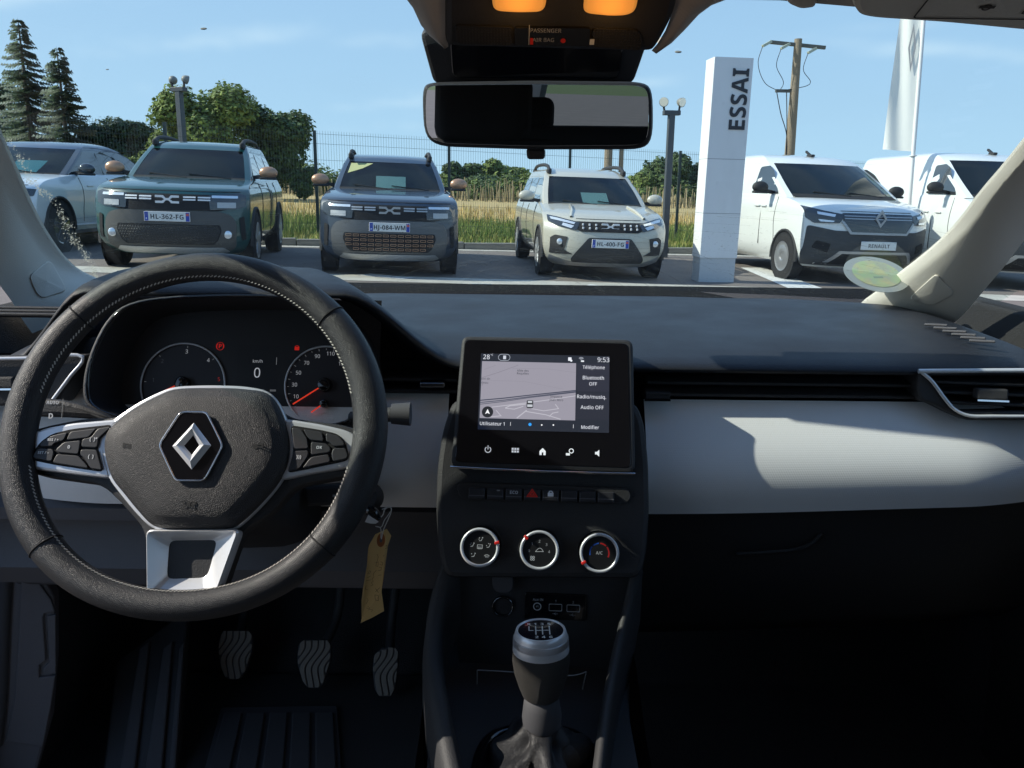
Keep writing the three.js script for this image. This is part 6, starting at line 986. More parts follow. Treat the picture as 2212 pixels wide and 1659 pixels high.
// a stack of horizontal plan curves: levels are [y, front z, rear z, half width]
function stackSkin(L, D, p, Dr, pr) {
  const rows = L.map(([y, zf, zr, w]) => { const r = []; for (let i = 0; i <= 18; i++) { const u = Math.sin((i / 18 - 0.5) * Math.PI); r.push(V(-w * u, y, zf - D * Math.pow(Math.abs(u), p))); } for (let i = 0; i <= 18; i++) { const u = Math.sin((i / 18 - 0.5) * Math.PI); r.push(V(w * u, y, zr + Dr * Math.pow(Math.abs(u), pr))); } return r; });
  return skin(rows, { closed: true, flip: true });
}
function fine(L, n = 4) { // smooth levels between the given ones
  const c = k => new THREE.CatmullRomCurve3(L.map(l => V(l[k], l[0], 0)), false, 'centripetal').getPoints((L.length - 1) * n);
  const a = c(1), b = c(2), d = c(3); return a.map((p, i) => [p.y, p.x, b[i].x, d[i].x]);
}
function makeCar(o, label, category) {
  const car = thing(o.name, label, category, o.group), B = fine(o.body), C = fine(o.cab), D = o.D ?? 0.34, p = o.p ?? 3.2, Dc = o.Dc ?? 0.2, pc = 2.4;
  const front = (x, y) => { const w = lev(B, y, 3); return lev(B, y, 1) - D * Math.pow(Math.min(1, Math.abs(x) / w), p); };
  const cabF = (x, y) => { const w = lev(C, y, 3); return lev(C, y, 1) - Dc * Math.pow(Math.min(1, Math.abs(x) / w), pc); };
  const body = part(car, 'body', stackSkin(B, D, p, 0.25, 3), o.paint);
  // dark cabin core, roof skin and glass over it
  const inner = C.map(([y, a, b, w]) => [y - 0.005, a - 0.12, b + 0.06, w - 0.035]);
  part(car, 'cabin_interior', stackSkin(inner, Dc, pc, 0.2, 3), CARM.inside);
  const yT = o.roofY, roofL = C.filter(l => l[0] >= yT - 0.001); roofL.unshift([yT, lev(C, yT, 1), lev(C, yT, 2), lev(C, yT, 3)]);
  part(car, 'roof', stackSkin(roofL, Dc, pc, 0.2, 3), o.roofPaint || o.paint);
  const wy0 = o.beltY, glassF = (x0, x1, y0, y1, off, n = 14) => { const rows = []; for (let j = 0; j <= 8; j++) { const y = lerp(y0, y1, j / 8), w = lev(C, y, 3), r = []; for (let i = 0; i <= n; i++) { const x = lerp(x0, x1, i / n) * w; r.push(V(x, y, cabF(x, y) + off)); } rows.push(r); } return skin(rows); };
  part(car, 'windscreen', glassF(-0.93, 0.93, wy0, yT + 0.01, -0.004), CARM.glass);
  for (const s of [-1, 1]) {
    const rows = []; for (let j = 0; j <= 8; j++) { const y = lerp(wy0 - 0.02, yT + 0.02, j / 8), w = lev(C, y, 3), r = []; for (let i = 0; i <= 4; i++) { const x = s * lerp(0.90, 1.0, i / 4) * w; r.push(V(x, y, cabF(x, y) + 0.004)); } r.push(V(s * w, y, cabF(w, y) - 0.09)); rows.push(r); }
    part(car, 'pillar', skin(rows), o.pillarPaint || o.paint);
    for (const poly of o.sideWindows) { // polygons in (z, y) on the flank
      const g = new THREE.ShapeGeometry(new THREE.Shape(roundPoly(poly.map(q => new THREE.Vector2(...q)), 0.04))), P_ = g.attributes.position; for (let i = 0; i < P_.count; i++) { const z = P_.getX(i), y = P_.getY(i); P_.setXYZ(i, s * (lev(C, y, 3) + 0.004), y, z); } g.computeVertexNormals(); part(car, 'side_window', g, CARM.smoke);
    }
    // flank between the windows
    const fl = []; for (let j = 0; j <= 8; j++) { const y = lerp(wy0 - 0.04, yT + 0.02, j / 8), w = lev(C, y, 3), a = cabF(w, y) - 0.08, b = lev(C, y, 2) + 0.2, r = []; for (let i = 0; i <= 10; i++) r.push(V(s * (w - 0.003), y, lerp(a, b, i / 10))); fl.push(r); }
    part(car, 'window_surround', skin(fl), o.pillarPaint || o.paint);
  }
  // rear wall of the cab
  part(car, 'tailgate', (() => { const rows = []; for (let j = 0; j <= 6; j++) { const y = lerp(wy0 - 0.04, yT + 0.02, j / 6), w = lev(C, y, 3), r = []; for (let i = 0; i <= 14; i++) { const u = lerp(-1, 1, i / 14); r.push(V(u * w, y, lev(C, y, 2) + 0.2 * Math.pow(Math.abs(u), 3))); } rows.push(r); } return skin(rows); })(), o.paint);
  // plates on the nose: polygons in (x, y)
  const nose = (pts, off, d, r = 0.012, holes = []) => {
    const dense = []; const q = roundPoly(pts.map(a => new THREE.Vector2(...a)), r, 3); q.forEach((a, i) => { const b = q[(i + 1) % q.length], n = Math.max(1, Math.ceil(a.distanceTo(b) / 0.09)); for (let k = 0; k < n; k++) dense.push(a.clone().lerp(b, k / n)); });
    const g = tess.modify(clean(prism(dense, { d, off, holes: holes.map(h => h.map(a => new THREE.Vector2(...a))) }))), P_ = g.attributes.position; for (let i = 0; i < P_.count; i++) P_.setZ(i, P_.getZ(i) + front(P_.getX(i), P_.getY(i))); return toCreasedNormals(g, 0.6);
  };
  const both = (name, pts, off, d, mat, r) => { const m = part(car, name, nose(pts, off, d, r), mat), k = part(car, name, nose(pts.map(a => [-a[0], a[1]]), off, d, r), mat); return [m, k]; };
  // wheels
  const R = o.wheelR ?? 0.34, tw = 0.215, zf = o.axleF, zr = o.axleR, bw = Math.max(...B.filter(l => l[0] < R * 2.2).map(l => l[3])), hw = bw + 0.012;
  const tyre = lathe([[R * 0.62, -tw / 2], [R * 0.93, -tw / 2], [R, -tw * 0.38], [R, tw * 0.38], [R * 0.93, tw / 2], [R * 0.62, tw / 2]], 36).rotateZ(Math.PI / 2);
  const rim = join([lathe([[0.001, 0], [R * 0.6, 0.002], [R * 0.63, 0.008], [R * 0.66, 0.010]], 30).rotateZ(-Math.PI / 2), ...(o.steel ? [lathe([[R * 0.15, 0.004], [R * 0.2, 0.014], [R * 0.35, 0.014], [R * 0.5, 0.003]], 24).rotateZ(-Math.PI / 2)] : Array.from({ length: 5 }, (_, i) => box(0.012, R * 0.58, 0.075, V(0.006, R * 0.32, 0), 0.005).rotateX(i * 1.2566)))]);
  for (const s of [-1, 1]) for (const z of [zf, zr]) {
    const w = part(car, 'wheel', tyre, CARM.tyre); w.position.set(s * (hw - tw / 2), R, z); if (s < 0) w.rotation.y = Math.PI;
    const rm = part(w, 'rim', rim, o.steel ? CARM.steel : (o.rimMat || CARM.silver)); rm.position.x = tw / 2 - 0.004;
    const arch = []; for (let i = 0; i <= 16; i++) { const a = lerp(-0.12, Math.PI + 0.12, i / 16), r = []; for (const [k, x] of [[1.06, -0.12], [1.08, 0.012], [1.20, 0.014], [1.22, -0.02]]) r.push(V(s * (bw + 0.002 + x), R + Math.sin(a) * R * k, z + Math.cos(a) * R * k)); arch.push(r); }
    part(car, 'wheel_arch', skin(arch), o.archMat || CARM.plastic);
    part(car, 'arch_liner', lathe([[0.001, 0], [R * 1.1, 0]], 30).rotateZ(Math.PI / 2).translate(s * (bw + 0.004), R, z), CARM.inside);
  }
  // mirrors
  const my = o.mirrorY, mz = o.mirrorZ, mx = lev(C, my, 3);
  for (const s of [-1, 1]) { const m = part(car, 'door_mirror', new THREE.SphereGeometry(0.125, 20, 14).scale(1, 0.68, 0.55).translate(s * (mx + 0.225), my + 0.02, mz), o.mirrorMat || o.paint); part(m, 'mirror_arm', bar(V(s * (mx + 0.02), my - 0.05, mz - 0.03), V(s * (mx + 0.16), my - 0.03, mz), 0.06, 0.05), CARM.plastic); part(m, 'mirror_skirt', box(0.22, 0.035, 0.11, V(s * (mx + 0.22), my - 0.055, mz), 0.015), CARM.plastic); }
  const plateTex = (txt, style) => canvasTex(520, 112, (k) => { k.fillStyle = '#d9dbd8'; k.fillRect(0, 0, 520, 112); if (style === 'plain') { words(k, txt, 260, 58, 74, '#15161a', 'sans-serif', 'bold'); } else { k.fillStyle = '#2446a8'; k.fillRect(0, 0, 44, 112); k.fillRect(476, 0, 44, 112); words(k, 'F', 22, 86, 34, '#fff', 'sans-serif', 'bold'); k.strokeStyle = '#e8c22a'; k.lineWidth = 4; k.setLineDash([3, 6]); k.beginPath(); k.arc(22, 34, 13, 0, 7); k.stroke(); k.fillStyle = '#c85a5a'; k.fillRect(480, 14, 36, 30); words(k, txt, 260, 60, 82, '#16171b', 'sans-serif', 'bold'); } });
  const numberPlate = (txt, y, style) => { const z = front(0.1, y) + 0.03; const m = part(car, 'number_plate', box(0.52, 0.112, 0.014, V(0, y, z), 0.004), CARM.white); part(m, 'plate_print', new THREE.PlaneGeometry(0.51, 0.105).translate(0, y, z + 0.0085), std([1, 1, 1], 0.5, { map: plateTex(txt, style) })); };
  const sheetOn = (x0, x1, y0, y1, mat) => { const w = 1; const rows = []; for (const y of [y0, y1]) rows.push([x0, (x0 + x1) / 2, x1].map(x => V(x, y, cabF(x, y) - 0.02))); part(car, 'paper_sheet', skin(rows), mat || CARM.paper); };
  const rails = (mat, h = 0.07) => { for (const s of [-1, 1]) { const pts = o.rail.map(([z, y]) => V(s * (o.railX - (y > o.rail[0][0] ? 0 : 0)), y, z)); part(car, 'roof_rail', (() => { const g = tube(pts, 0.028, 30, 8); return g; })(), mat); for (const i of [0, pts.length - 1]) part(car, 'rail_foot', box(0.07, 0.09, 0.16, pts[i].clone().add(V(0, -0.02, i ? 0.02 : -0.02)), 0.03), mat); } };
  const hoodY = o.seamY; if (hoodY) part(car, 'bonnet_seam', nose([[-o.seamX, hoodY], [o.seamX, hoodY], [o.seamX, hoodY + 0.007], [-o.seamX, hoodY + 0.007]], 0.004, 0.006, 0.002), CARM.inside);
  part(car, 'scuttle', (() => { const rows = []; for (const [dy, dz] of [[-0.012, 0.06], [0.012, 0.012], [0.035, -0.002]]) { const y = wy0 + dy, w = lev(C, y, 3), r = []; for (let i = 0; i <= 16; i++) { const x = lerp(-0.9, 0.9, i / 16) * w; r.push(V(x, y, cabF(x, y) + dz)); } rows.push(r); } return skin(rows); })(), CARM.inside);
  for (const [xa, xb] of [[0.55, 0.02], [0.0, -0.5]]) { const p = (x, dy) => V(x, wy0 + 0.02 + dy, cabF(x, wy0 + 0.02 + dy) + 0.016); part(car, 'wiper', bar(p(xa, 0.0), p(xb, 0.05), 0.014, 0.014), CARM.plastic); }
  for (const s of [-1, 1]) for (const z of o.doorZ || []) { const pts = []; for (let i = 0; i <= 8; i++) { const y = lerp(o.wheelR + 0.05, o.beltY - 0.02, i / 8); pts.push(V(s * (lev(B, y, 3) + 0.001), y, z + 0.02 * Math.sin(i))); } part(car, 'door_seam', tube(pts, 0.005, 12, 4), CARM.inside); }
  o.extra?.({ car, nose, both, front, cabF, numberPlate, sheetOn, rails, part: (n, g, m, l) => part(car, n, g, m, l) });
  // place: the given wheel contact or front point
  const h = o.heading, dir = V(Math.sin(h), 0, Math.cos(h)), side = V(Math.cos(h), 0, -Math.sin(h));
  car.rotation.y = h; car.position.copy(o.at).addScaledVector(dir, -o.atLocal[1]).addScaledVector(side, -o.atLocal[0]); car.position.y = G(car.position.x) + 0.003; car.rotation.z = Math.atan(SLOPE); car.rotation.order = 'ZYX';
  if (o.size) car.scale.setScalar(o.size);
  return car;
}
// joined two-letter emblem cut from a bar
const emblem = (w, h, y, z, mat) => { const k = w / 2; const half = s => { const q = [[0.10, 0.5], [0.32, 0.5], [0.42, 0.28], [0.95, 0.28], [0.95, 0.5], [1, 0.5], [1, 0.14], [0.42, 0.14], [0.34, 0], [0.42, -0.14], [1, -0.14], [1, -0.5], [0.32, -0.5], [0.10, -0.22], [0, -0.12], [0, 0.12]]; return prism([[0, 0.14], [0.12, 0.14], [0.34, 0.5], [1, 0.5], [1, 0.22], [0.44, 0.22], [0.24, 0], [0.44, -0.22], [1, -0.22], [1, -0.5], [0.34, -0.5], [0.12, -0.14], [0, -0.14]].map(a => new THREE.Vector2(s * a[0] * k, a[1] * h)), { d: 0.014 }); }; return join([half(1), half(-1)]).translate(0, y, z); };
const SUVB = [[0.20, 1.98, -2.0, 0.74], [0.28, 2.10, -2.1, 0.83], [0.42, 2.165, -2.15, 0.895], [0.60, 2.17, -2.17, 0.905], [0.78, 2.15, -2.17, 0.908], [0.90, 2.12, -2.16, 0.905], [0.985, 2.05, -2.15, 0.89], [1.03, 1.90, -2.14, 0.87], [1.08, 1.5, -2.13, 0.85], [1.115, 1.05, -2.12, 0.83], [1.13, 0.9, -2.12, 0.80]];
const SUVC = [[1.08, 1.06, -2.08, 0.80], [1.25, 0.78, -2.0, 0.755], [1.40, 0.52, -1.92, 0.705], [1.52, 0.30, -1.8, 0.655], [1.575, 0.16, -1.7, 0.625], [1.61, -0.1, -1.55, 0.55], [1.63, -0.45, -1.2, 0.36], [1.636, -0.7, -0.9, 0.05]];
const suv = (extra) => ({ name: 'parked_suv', group: 'cars parked facing us', body: SUVB, cab: SUVC, roofY: 1.50, beltY: 1.10, seamY: 0.965, seamX: 0.80, doorZ: [0.62, -0.28, -1.0], sideWindows: [[[0.55, 1.13], [-0.25, 1.15], [-0.22, 1.48], [0.20, 1.48]], [[-0.32, 1.15], [-1.15, 1.17], [-1.05, 1.47], [-0.29, 1.48]], [[-1.22, 1.18], [-1.75, 1.25], [-1.55, 1.44], [-1.12, 1.46]]], axleF: 1.33, axleR: -1.33, track: 0.90, wheelR: 0.355, mirrorY: 1.20, mirrorZ: 0.62, rail: [[0.10, 1.60], [-0.08, 1.645], [-0.6, 1.67], [-1.3, 1.645], [-1.45, 1.60]], railX: 0.585, atLocal: [0, 1.33], ...extra });
function suvFace(c, { band, bars, surround, copperSlots, fogs, grille }) {
  const { nose, both, part, front } = c;
  part('grille_band', nose([[-0.66, 0.93], [0.66, 0.93], [0.66, 0.76], [0.58, 0.74], [-0.58, 0.74], [-0.66, 0.76]], 0.012, 0.02), CARM.inside);
  for (const [hl, k] of both('headlight', [[0.46, 0.925], [0.80, 0.955], [0.865, 0.93], [0.86, 0.80], [0.78, 0.77], [0.48, 0.755]], 0.02, 0.03, CARM.smoke).map(a => [a, 0])) { const s = hl.geometry.boundingBox || (hl.geometry.computeBoundingBox(), hl.geometry.boundingBox); const sg = Math.sign(s.min.x + s.max.x); for (const [x0, x1, y0, y1] of [[0.50, 0.78, 0.895, 0.925], [0.56, 0.76, 0.78, 0.845]]) { const g = nose([[x0, y0], [x1, y0], [x1, y1], [x0, y1]].map(a => [sg * a[0], a[1]]), 0.026, 0.008, 0.006); const m = mesh('lamp_unit', g, y0 > 0.85 ? CARM.lamp : CARM.silver); hl.add(m); } }
  for (const s of [-1, 1]) for (const x of [0.18, 0.345]) for (const y of [0.858, 0.888]) part('grille_bar', nose([[s * x, y], [s * (x + 0.14), y], [s * (x + 0.14), y + 0.017], [s * x, y + 0.017]], 0.02, 0.012, 0.004), bars);
  part('emblem', emblem(0.27, 0.092, 0.866, front(0, 0.866) + 0.026, bars), bars);
  part('bumper_surround', nose([[-0.70, 0.70], [-0.56, 0.735], [0.56, 0.735], [0.70, 0.70], [0.76, 0.60], [0.74, 0.30], [0.64, 0.23], [-0.64, 0.23], [-0.74, 0.30], [-0.76, 0.60]], 0.016, 0.03, 0.05), surround);
  part('lower_grille', nose([[-0.585, 0.575], [0.585, 0.575], [0.60, 0.50], [0.55, 0.38], [0.50, 0.335], [-0.50, 0.335], [-0.55, 0.38], [-0.60, 0.50]], 0.024, 0.01, 0.02), CARM.inside);
  if (copperSlots) for (let j = 0; j < 4; j++) for (let i = 0; i < 12; i++) { const x = -0.525 + i * 0.0955, y = 0.545 - j * 0.058; if (j === 3 && (i === 0 || i === 11)) continue; const w = 0.035, h = 0.012; part('grille_slot', join([[0, h], [0, -h], [w, 0], [-w, 0]].map(([a, b]) => box(a ? 0.006 : w * 2, b ? 0.006 : h * 2, 0.012, V(x + a, y + b, front(x, y) + 0.03)))), CARM.copper); }
  else part('grille_mesh', nose([[-0.57, 0.565], [0.57, 0.565], [0.585, 0.50], [0.54, 0.39], [0.49, 0.345], [-0.49, 0.345], [-0.54, 0.39], [-0.585, 0.50]], 0.028, 0.006, 0.02), std([0.02, 0.022, 0.024], 0.6, { bumpMap: gray(64, (u, v) => Math.hypot((u * 4 + ((v * 4 | 0) % 2) * 0.5) % 1 - 0.5, (v * 4) % 1 - 0.5) < 0.3 ? 0 : 1, 8), bumpScale: 0.01 }));
  part('skid_plate', nose([[-0.60, 0.30], [0.60, 0.30], [0.66, 0.24], [0.58, 0.215], [-0.58, 0.215], [-0.66, 0.24]], 0.03, 0.02, 0.02), CARM.silver);
  both('air_curtain', [[0.795, 0.66], [0.845, 0.68], [0.855, 0.40], [0.81, 0.38]], 0.014, 0.02, CARM.inside);
  if (fogs) for (const s of [-1, 1]) { part('fog_lamp', new THREE.SphereGeometry(0.05, 16, 10).scale(1, 1, 0.4).translate(s * 0.665, 0.46, front(0.665, 0.46) + 0.025), CARM.lamp); }
}
const teal = paint([0.001, 0.048, 0.046]), graphite = paint([0.018, 0.030, 0.050]), cream = paint([0.50, 0.48, 0.40]), icy = paint([0.68, 0.74, 0.77]), vanWhite = paint([0.74, 0.76, 0.74]);
makeCar(suv({ paint: teal, heading: 0.16, at: PG(402, 574), mirrorMat: CARM.copper, extra: c => { c.paint = teal; suvFace(c, { bars: CARM.white, surround: std([0.075, 0.075, 0.072], 0.65), fogs: true }); c.numberPlate('HL-362-FG', 0.665); c.rails(CARM.plastic); } }), 'teal SUV with copper mirror caps and plate HL-362-FG', 'car');
makeCar(suv({ size: 0.95, paint: graphite, heading: 0.14, at: PG(842, 588), mirrorMat: CARM.copper, extra: c => {
  c.paint = graphite; suvFace(c, { bars: CARM.silver, surround: std([0.12, 0.125, 0.13], 0.45, { metalness: 0.4 }), copperSlots: true }); c.numberPlate('HJ-084-WM', 0.655); c.rails(CARM.plastic); c.sheetOn(-0.20, 0.22, 1.12, 1.30);
  c.part('corner_banner', (() => { const q = [[-0.61, 1.33], [-0.57, 1.475], [-0.25, 1.478], [-0.40, 1.40]]; const rows = [[q[0], q[3]], [q[1], q[2]]].map(r => r.map(([x, y]) => V(x, y, c.cabF(x, y) + 0.006))); return skin(rows); })(), std([0.42, 0.43, 0.20], 0.7), 'yellow-green sticker across the corner of the glass');
} }), 'slate grey SUV with copper grille slots and plate HJ-084-WM', 'car');
// cream seven-seat estate
makeCar({
  name: 'parked_crossover', group: 'cars parked facing us', size: 0.93, paint: cream, heading: 0.10, at: PG(1290, 597), atLocal: [0, 1.42],
  body: [[0.19, 2.08, -2.1, 0.72], [0.27, 2.20, -2.2, 0.81], [0.42, 2.265, -2.25, 0.87], [0.58, 2.27, -2.27, 0.885], [0.70, 2.25, -2.27, 0.89], [0.80, 2.18, -2.26, 0.888], [0.88, 2.05, -2.25, 0.88], [0.94, 1.82, -2.24, 0.865], [0.99, 1.5, -2.23, 0.85], [1.03, 1.22, -2.22, 0.83], [1.05, 1.05, -2.2, 0.80]],
  cab: [[1.0, 1.24, -2.18, 0.80], [1.18, 0.92, -2.1, 0.765], [1.34, 0.62, -2.03, 0.715], [1.45, 0.40, -1.95, 0.675], [1.51, 0.22, -1.9, 0.64], [1.56, -0.1, -1.8, 0.56], [1.585, -0.5, -1.5, 0.36], [1.59, -0.8, -1.1, 0.05]],
  D: 0.40, roofY: 1.43, beltY: 1.01, seamY: 0.845, seamX: 0.46, doorZ: [0.72, -0.22, -1.05], sideWindows: [[[0.62, 1.04], [-0.20, 1.06], [-0.18, 1.41], [0.30, 1.41]], [[-0.28, 1.06], [-1.10, 1.08], [-1.05, 1.41], [-0.25, 1.41]], [[-1.18, 1.09], [-1.9, 1.14], [-1.8, 1.39], [-1.12, 1.41]]], axleF: 1.42, axleR: -1.45, track: 0.885, wheelR: 0.33, mirrorY: 1.10, mirrorZ: 0.72, rail: [[0.18, 1.53], [0.0, 1.585], [-0.7, 1.62], [-1.5, 1.59], [-1.65, 1.54]], railX: 0.60,
  extra: c => {
    const { nose, both, part, front } = c;
    part('grille_band', nose([[-0.50, 0.815], [0.50, 0.815], [0.46, 0.705], [0.40, 0.68], [-0.40, 0.68], [-0.46, 0.705]], 0.012, 0.02), CARM.inside);
    both('headlight', [[0.42, 0.80], [0.70, 0.865], [0.83, 0.885], [0.83, 0.80], [0.72, 0.745], [0.47, 0.695]], 0.018, 0.03, CARM.smoke); both('lamp_unit', [[0.48, 0.80], [0.72, 0.852], [0.80, 0.862], [0.79, 0.83], [0.70, 0.815], [0.50, 0.775]], 0.026, 0.01, CARM.lamp, 0.006); both('lamp_unit', [[0.50, 0.755], [0.64, 0.79], [0.66, 0.755], [0.54, 0.72]], 0.026, 0.01, CARM.lamp, 0.006);
    for (const s of [-1, 1]) for (const x of [0.20, 0.29, 0.38]) for (const y of [0.73, 0.775]) part('grille_stud', box(0.026, 0.03, 0.014, V(s * x, y, front(x, y) + 0.022), 0.006), CARM.white);
    part('emblem', emblem(0.25, 0.088, 0.755, front(0, 0.755) + 0.026), CARM.white);
    part('lower_grille', nose([[-0.30, 0.60], [0.30, 0.60], [0.46, 0.40], [0.52, 0.30], [0.50, 0.25], [-0.50, 0.25], [-0.52, 0.30], [-0.46, 0.40]], 0.012, 0.02, 0.03), std([0.025, 0.027, 0.03], 0.6));
    both('fog_surround', [[0.58, 0.60], [0.74, 0.62], [0.80, 0.58], [0.80, 0.36], [0.50, 0.36], [0.62, 0.42]], 0.010, 0.02, CARM.plastic); for (const s of [-1, 1]) part('fog_lamp', new THREE.SphereGeometry(0.045, 16, 10).scale(1, 1, 0.5).translate(s * 0.68, 0.53, front(0.68, 0.53) + 0.02), CARM.lamp);
    part('skid_plate', nose([[-0.80, 0.34], [-0.52, 0.25], [0.52, 0.25], [0.80, 0.34], [0.80, 0.26], [0.60, 0.19], [-0.60, 0.19], [-0.80, 0.26]], 0.02, 0.02, 0.02), CARM.silver);
    c.numberPlate('HL-400-FG', 0.525); c.rails(CARM.plastic); c.sheetOn(-0.20, 0.20, 1.02, 1.20);
    for (const s of [-1, 1]) part('bonnet_crease', tube([V(s * 0.52, 0.865, 2.02), V(s * 0.47, 0.955, 1.75), V(s * 0.43, 1.012, 1.35)], 0.022, 20, 8), cream);
  },
}, 'cream estate car with roof rails and plate HL-400-FG', 'car');
// pale blue SUV at the left edge, seen from its front quarter
makeCar({
  name: 'parked_suv', group: 'cars parked facing us', paint: icy, pillarPaint: CARM.smoke, roofPaint: paint([0.03, 0.05, 0.09]), heading: 0.02, at: PG(128, 545), atLocal: [0.86, 1.42],
  body: [[0.22, 2.12, -2.1, 0.76], [0.30, 2.25, -2.25, 0.86], [0.45, 2.34, -2.33, 0.915], [0.65, 2.35, -2.35, 0.925], [0.82, 2.30, -2.34, 0.925], [0.92, 2.22, -2.32, 0.92], [0.99, 2.05, -2.3, 0.90], [1.04, 1.7, -2.3, 0.88], [1.08, 1.25, -2.28, 0.86], [1.10, 1.0, -2.25, 0.82]],
  cab: [[1.05, 1.2, -2.25, 0.82], [1.22, 0.85, -2.0, 0.775], [1.36, 0.55, -1.75, 0.72], [1.48, 0.28, -1.4, 0.665], [1.54, 0.1, -1.1, 0.62], [1.575, -0.15, -0.9, 0.5], [1.59, -0.4, -0.7, 0.3], [1.595, -0.5, -0.6, 0.04]],
  roofY: 1.47, beltY: 1.07, seamY: 0.94, seamX: 0.8, doorZ: [0.70, -0.24, -1.1], sideWindows: [[[0.62, 1.09], [-0.20, 1.10], [-0.18, 1.44], [0.16, 1.44]], [[-0.28, 1.10], [-1.1, 1.12], [-0.9, 1.38], [-0.25, 1.44]], [[-1.2, 1.13], [-1.62, 1.18], [-1.0, 1.36]]], axleF: 1.42, axleR: -1.32, track: 0.92, wheelR: 0.36, mirrorY: 1.16, mirrorZ: 0.72, mirrorMat: CARM.smoke, archMat: CARM.plastic, rimMat: CARM.smoke,
  extra: c => { const { both, nose, part } = c; both('headlight', [[0.50, 0.86], [0.80, 0.90], [0.90, 0.89], [0.89, 0.80], [0.62, 0.78]], 0.014, 0.02, CARM.smoke); both('lamp_unit', [[0.66, 0.70], [0.82, 0.74], [0.86, 0.62], [0.78, 0.55]], 0.014, 0.02, CARM.smoke); part('grille', nose([[-0.5, 0.82], [0.5, 0.82], [0.55, 0.55], [-0.55, 0.55]], 0.012, 0.02), CARM.smoke); c.sheetOn(0.0, 0.42, 1.10, 1.28, std([0.25, 0.62, 0.72], 0.8));
    for (const s of [-1, 1]) { for (const z of [0.45, -0.65]) part('door_handle', box(0.03, 0.03, 0.2, V(s * 0.915, 0.93, z), 0.01), icy); part('sill_trim', box(0.05, 0.10, 2.0, V(s * 0.90, 0.33, 0.03), 0.02), CARM.silver); } },
}, 'pale blue SUV with dark roof seen past the windscreen pillar', 'car');
// white vans
function vanFace(c, big) {
  const { nose, both, part, front } = c, k = big ? 1.06 : 1;
  part('bumper', nose([[-0.90, 0.80], [-0.60, 0.74], [0.60, 0.74], [0.90, 0.80], [0.92, 0.40], [0.86, 0.25], [-0.86, 0.25], [-0.92, 0.40]].map(a => [a[0] * k, a[1] * k]), 0.012, 0.03, 0.04), std([0.045, 0.05, 0.055], 0.6));
  part('grille', nose([[-0.52, 0.98], [0.52, 0.98], [0.50, 0.82], [0.40, 0.72], [-0.40, 0.72], [-0.50, 0.82]].map(a => [a[0] * k, a[1] * k]), 0.02, 0.02, 0.03), CARM.smoke);
  part('grille_frame', nose([[-0.54, 0.86], [-0.42, 0.70], [0.42, 0.70], [0.54, 0.86], [0.51, 0.87], [0.40, 0.73], [-0.40, 0.73], [-0.51, 0.87]].map(a => [a[0] * k, a[1] * k]), 0.026, 0.012, 0.008), CARM.silver);
  for (const y of [0.90, 0.935]) part('grille_bar', nose([[-0.50, y], [0.50, y], [0.50, y + 0.014], [-0.50, y + 0.014]].map(a => [a[0] * k, a[1] * k]), 0.026, 0.01, 0.004), CARM.silver);
  for (const hl of both('headlight', [[0.48, 0.955], [0.72, 1.0], [0.92, 1.06], [0.92, 0.90], [0.84, 0.83], [0.56, 0.84]].map(a => [a[0] * k, a[1] * k]), 0.018, 0.03, CARM.smoke)) { hl.geometry.computeBoundingBox(); const s = Math.sign(hl.geometry.boundingBox.min.x + hl.geometry.boundingBox.max.x); hl.add(mesh('lamp_unit', nose([[0.60, 0.955], [0.80, 0.985], [0.80, 0.95], [0.62, 0.92]].map(a => [s * a[0] * k, a[1] * k]), 0.025, 0.01, 0.006), CARM.lamp), mesh('lamp_unit', nose([[0.62, 0.87], [0.80, 0.885], [0.78, 0.855], [0.64, 0.85]].map(a => [s * a[0] * k, a[1] * k]), 0.025, 0.01, 0.006), CARM.lamp)); }
  const loz = (w, h, t) => prism([[0, h], [w, 0], [0, -h], [-w, 0]].map(a => new THREE.Vector2(...a)), { d: 0.02, holes: [[[0, h - t * 1.7], [w - t, 0], [0, -h + t * 1.7], [-w + t, 0]].map(a => new THREE.Vector2(...a))] });
  part('emblem', loz(0.085, 0.12, 0.03).translate(0, 0.915 * k, front(0, 0.915 * k) + 0.045), CARM.silver);
  part('lower_intake', nose([[-0.50, 0.42], [0.50, 0.42], [0.62, 0.28], [-0.62, 0.28]].map(a => [a[0] * k, a[1] * k]), 0.018, 0.012, 0.02), CARM.inside);
  part('intake_trim', nose([[-0.52, 0.47], [0.52, 0.47], [0.66, 0.30], [0.60, 0.30], [0.48, 0.435], [-0.48, 0.435], [-0.60, 0.30], [-0.66, 0.30]].map(a => [a[0] * k, a[1] * k]), 0.022, 0.012, 0.008), CARM.silver);
  both('fog_recess', [[0.64, 0.56], [0.80, 0.60], [0.84, 0.50], [0.66, 0.44]].map(a => [a[0] * k, a[1] * k]), 0.018, 0.012, CARM.inside, 0.02);
  for (const s of [-1, 1]) { for (const z of big ? [1.05, 0.65] : [0.62, 0.40]) part('door_handle', box(0.04, 0.035, 0.17, V(s * (big ? 0.985 : 0.935), 1.02, z), 0.015), vanWhite); part('door_seam', tube([V(s * (big ? 0.975 : 0.927), 0.45, big ? 0.85 : 0.52), V(s * (big ? 0.978 : 0.928), 0.9, big ? 0.85 : 0.52), V(s * (big ? 0.93 : 0.90), 1.15, big ? 0.85 : 0.52)], 0.006, 10, 5), CARM.inside); }
  part('roof_aerial', join([bar(V(0, c.topY, c.aerialZ), V(0, c.topY + 0.07, c.aerialZ - 0.16), 0.03, 0.03), box(0.07, 0.04, 0.16, V(0, c.topY, c.aerialZ), 0.015)]), CARM.plastic);
}
const VH = 0.16;
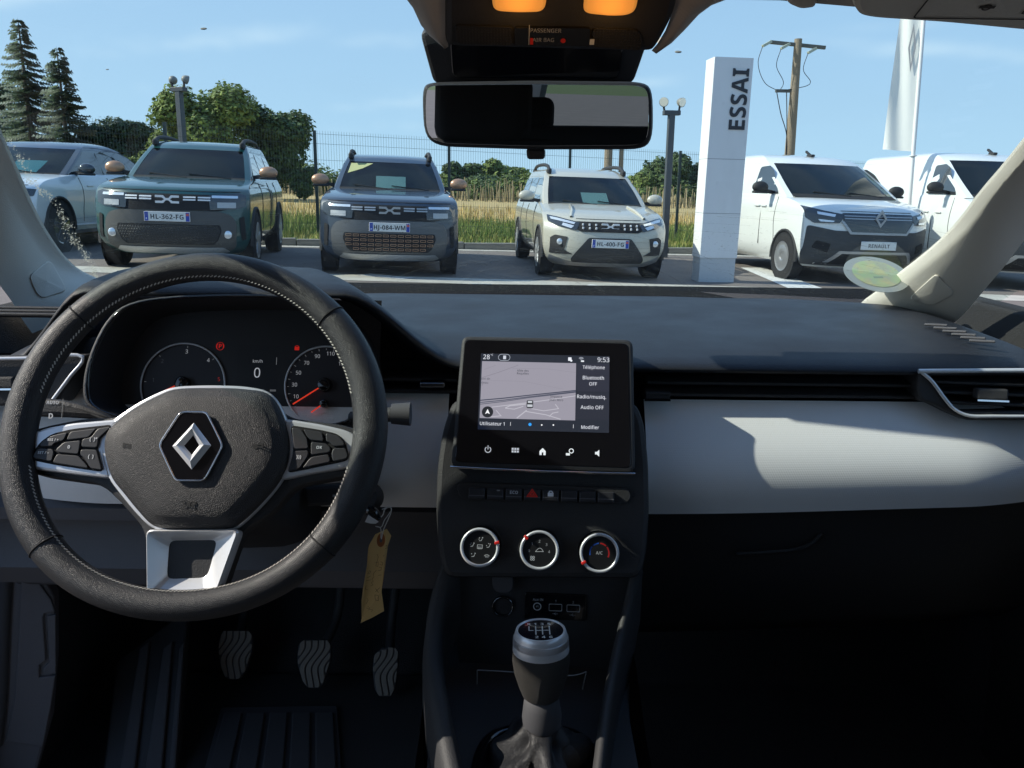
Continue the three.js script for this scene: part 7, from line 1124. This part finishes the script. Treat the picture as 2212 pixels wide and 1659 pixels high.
makeCar({
  name: 'panel_van', group: 'white panel vans', paint: vanWhite, heading: VH, at: PG(1700, 602), atLocal: [-0.82, 1.38], steel: true, mirrorMat: CARM.plastic,
  body: [[0.22, 2.02, -2.1, 0.78], [0.30, 2.14, -2.2, 0.86], [0.45, 2.22, -2.24, 0.915], [0.70, 2.235, -2.245, 0.93], [0.90, 2.21, -2.245, 0.93], [1.0, 2.15, -2.245, 0.928], [1.07, 2.0, -2.245, 0.92], [1.13, 1.72, -2.245, 0.91], [1.18, 1.40, -2.245, 0.90], [1.20, 1.28, -2.24, 0.88]],
  cab: [[1.15, 1.50, -2.24, 0.90], [1.32, 1.18, -2.23, 0.875], [1.50, 0.84, -2.22, 0.83], [1.66, 0.52, -2.2, 0.78], [1.75, 0.30, -2.18, 0.73], [1.80, 0.0, -2.12, 0.64], [1.825, -0.4, -2.0, 0.45], [1.832, -0.7, -1.7, 0.06]],
  Dc: 0.26, roofY: 1.66, beltY: 1.18, seamY: 1.0, seamX: 0.52, doorZ: [1.0], sideWindows: [[[0.98, 1.20], [0.10, 1.22], [0.12, 1.60], [0.42, 1.62], [0.62, 1.54]]], axleF: 1.38, axleR: -1.33, track: 0.91, wheelR: 0.325, mirrorY: 1.27, mirrorZ: 0.80,
  extra: c => { c.topY = 1.80; c.aerialZ = 0.12; vanFace(c, false); c.numberPlate('RENAULT', 0.555, 'plain'); },
}, 'white panel van with dark bumper and steel wheels beside the totem sign', 'van');
makeCar({
  name: 'panel_van', group: 'white panel vans', paint: vanWhite, heading: 0.0, at: PG(2058, 612), atLocal: [-0.86, 1.55], steel: true, mirrorMat: CARM.plastic,
  body: [[0.24, 2.32, -2.4, 0.82], [0.34, 2.44, -2.5, 0.91], [0.50, 2.51, -2.53, 0.965], [0.75, 2.53, -2.54, 0.98], [0.95, 2.50, -2.54, 0.98], [1.08, 2.42, -2.54, 0.978], [1.16, 2.25, -2.54, 0.97], [1.24, 1.95, -2.54, 0.96], [1.28, 1.75, -2.53, 0.94]],
  cab: [[1.22, 2.0, -2.53, 0.95], [1.42, 1.62, -2.52, 0.93], [1.62, 1.25, -2.5, 0.895], [1.80, 0.92, -2.48, 0.85], [1.89, 0.65, -2.45, 0.80], [1.94, 0.3, -2.4, 0.68], [1.962, -0.2, -2.2, 0.45], [1.97, -0.6, -1.9, 0.06]],
  Dc: 0.28, roofY: 1.80, beltY: 1.26, seamY: 1.06, seamX: 0.55, doorZ: [1.4], sideWindows: [[[1.42, 1.28], [0.55, 1.28], [0.55, 1.72], [0.85, 1.74], [1.02, 1.68]]], axleF: 1.55, axleR: -1.55, track: 0.96, wheelR: 0.335, mirrorY: 1.36, mirrorZ: 1.2,
  extra: c => { c.topY = 1.93; c.aerialZ = 0.5; vanFace(c, true); },
}, 'larger white van behind the flag, its nose cut off by the pillar', 'van');
renderer.render(scene, camera);
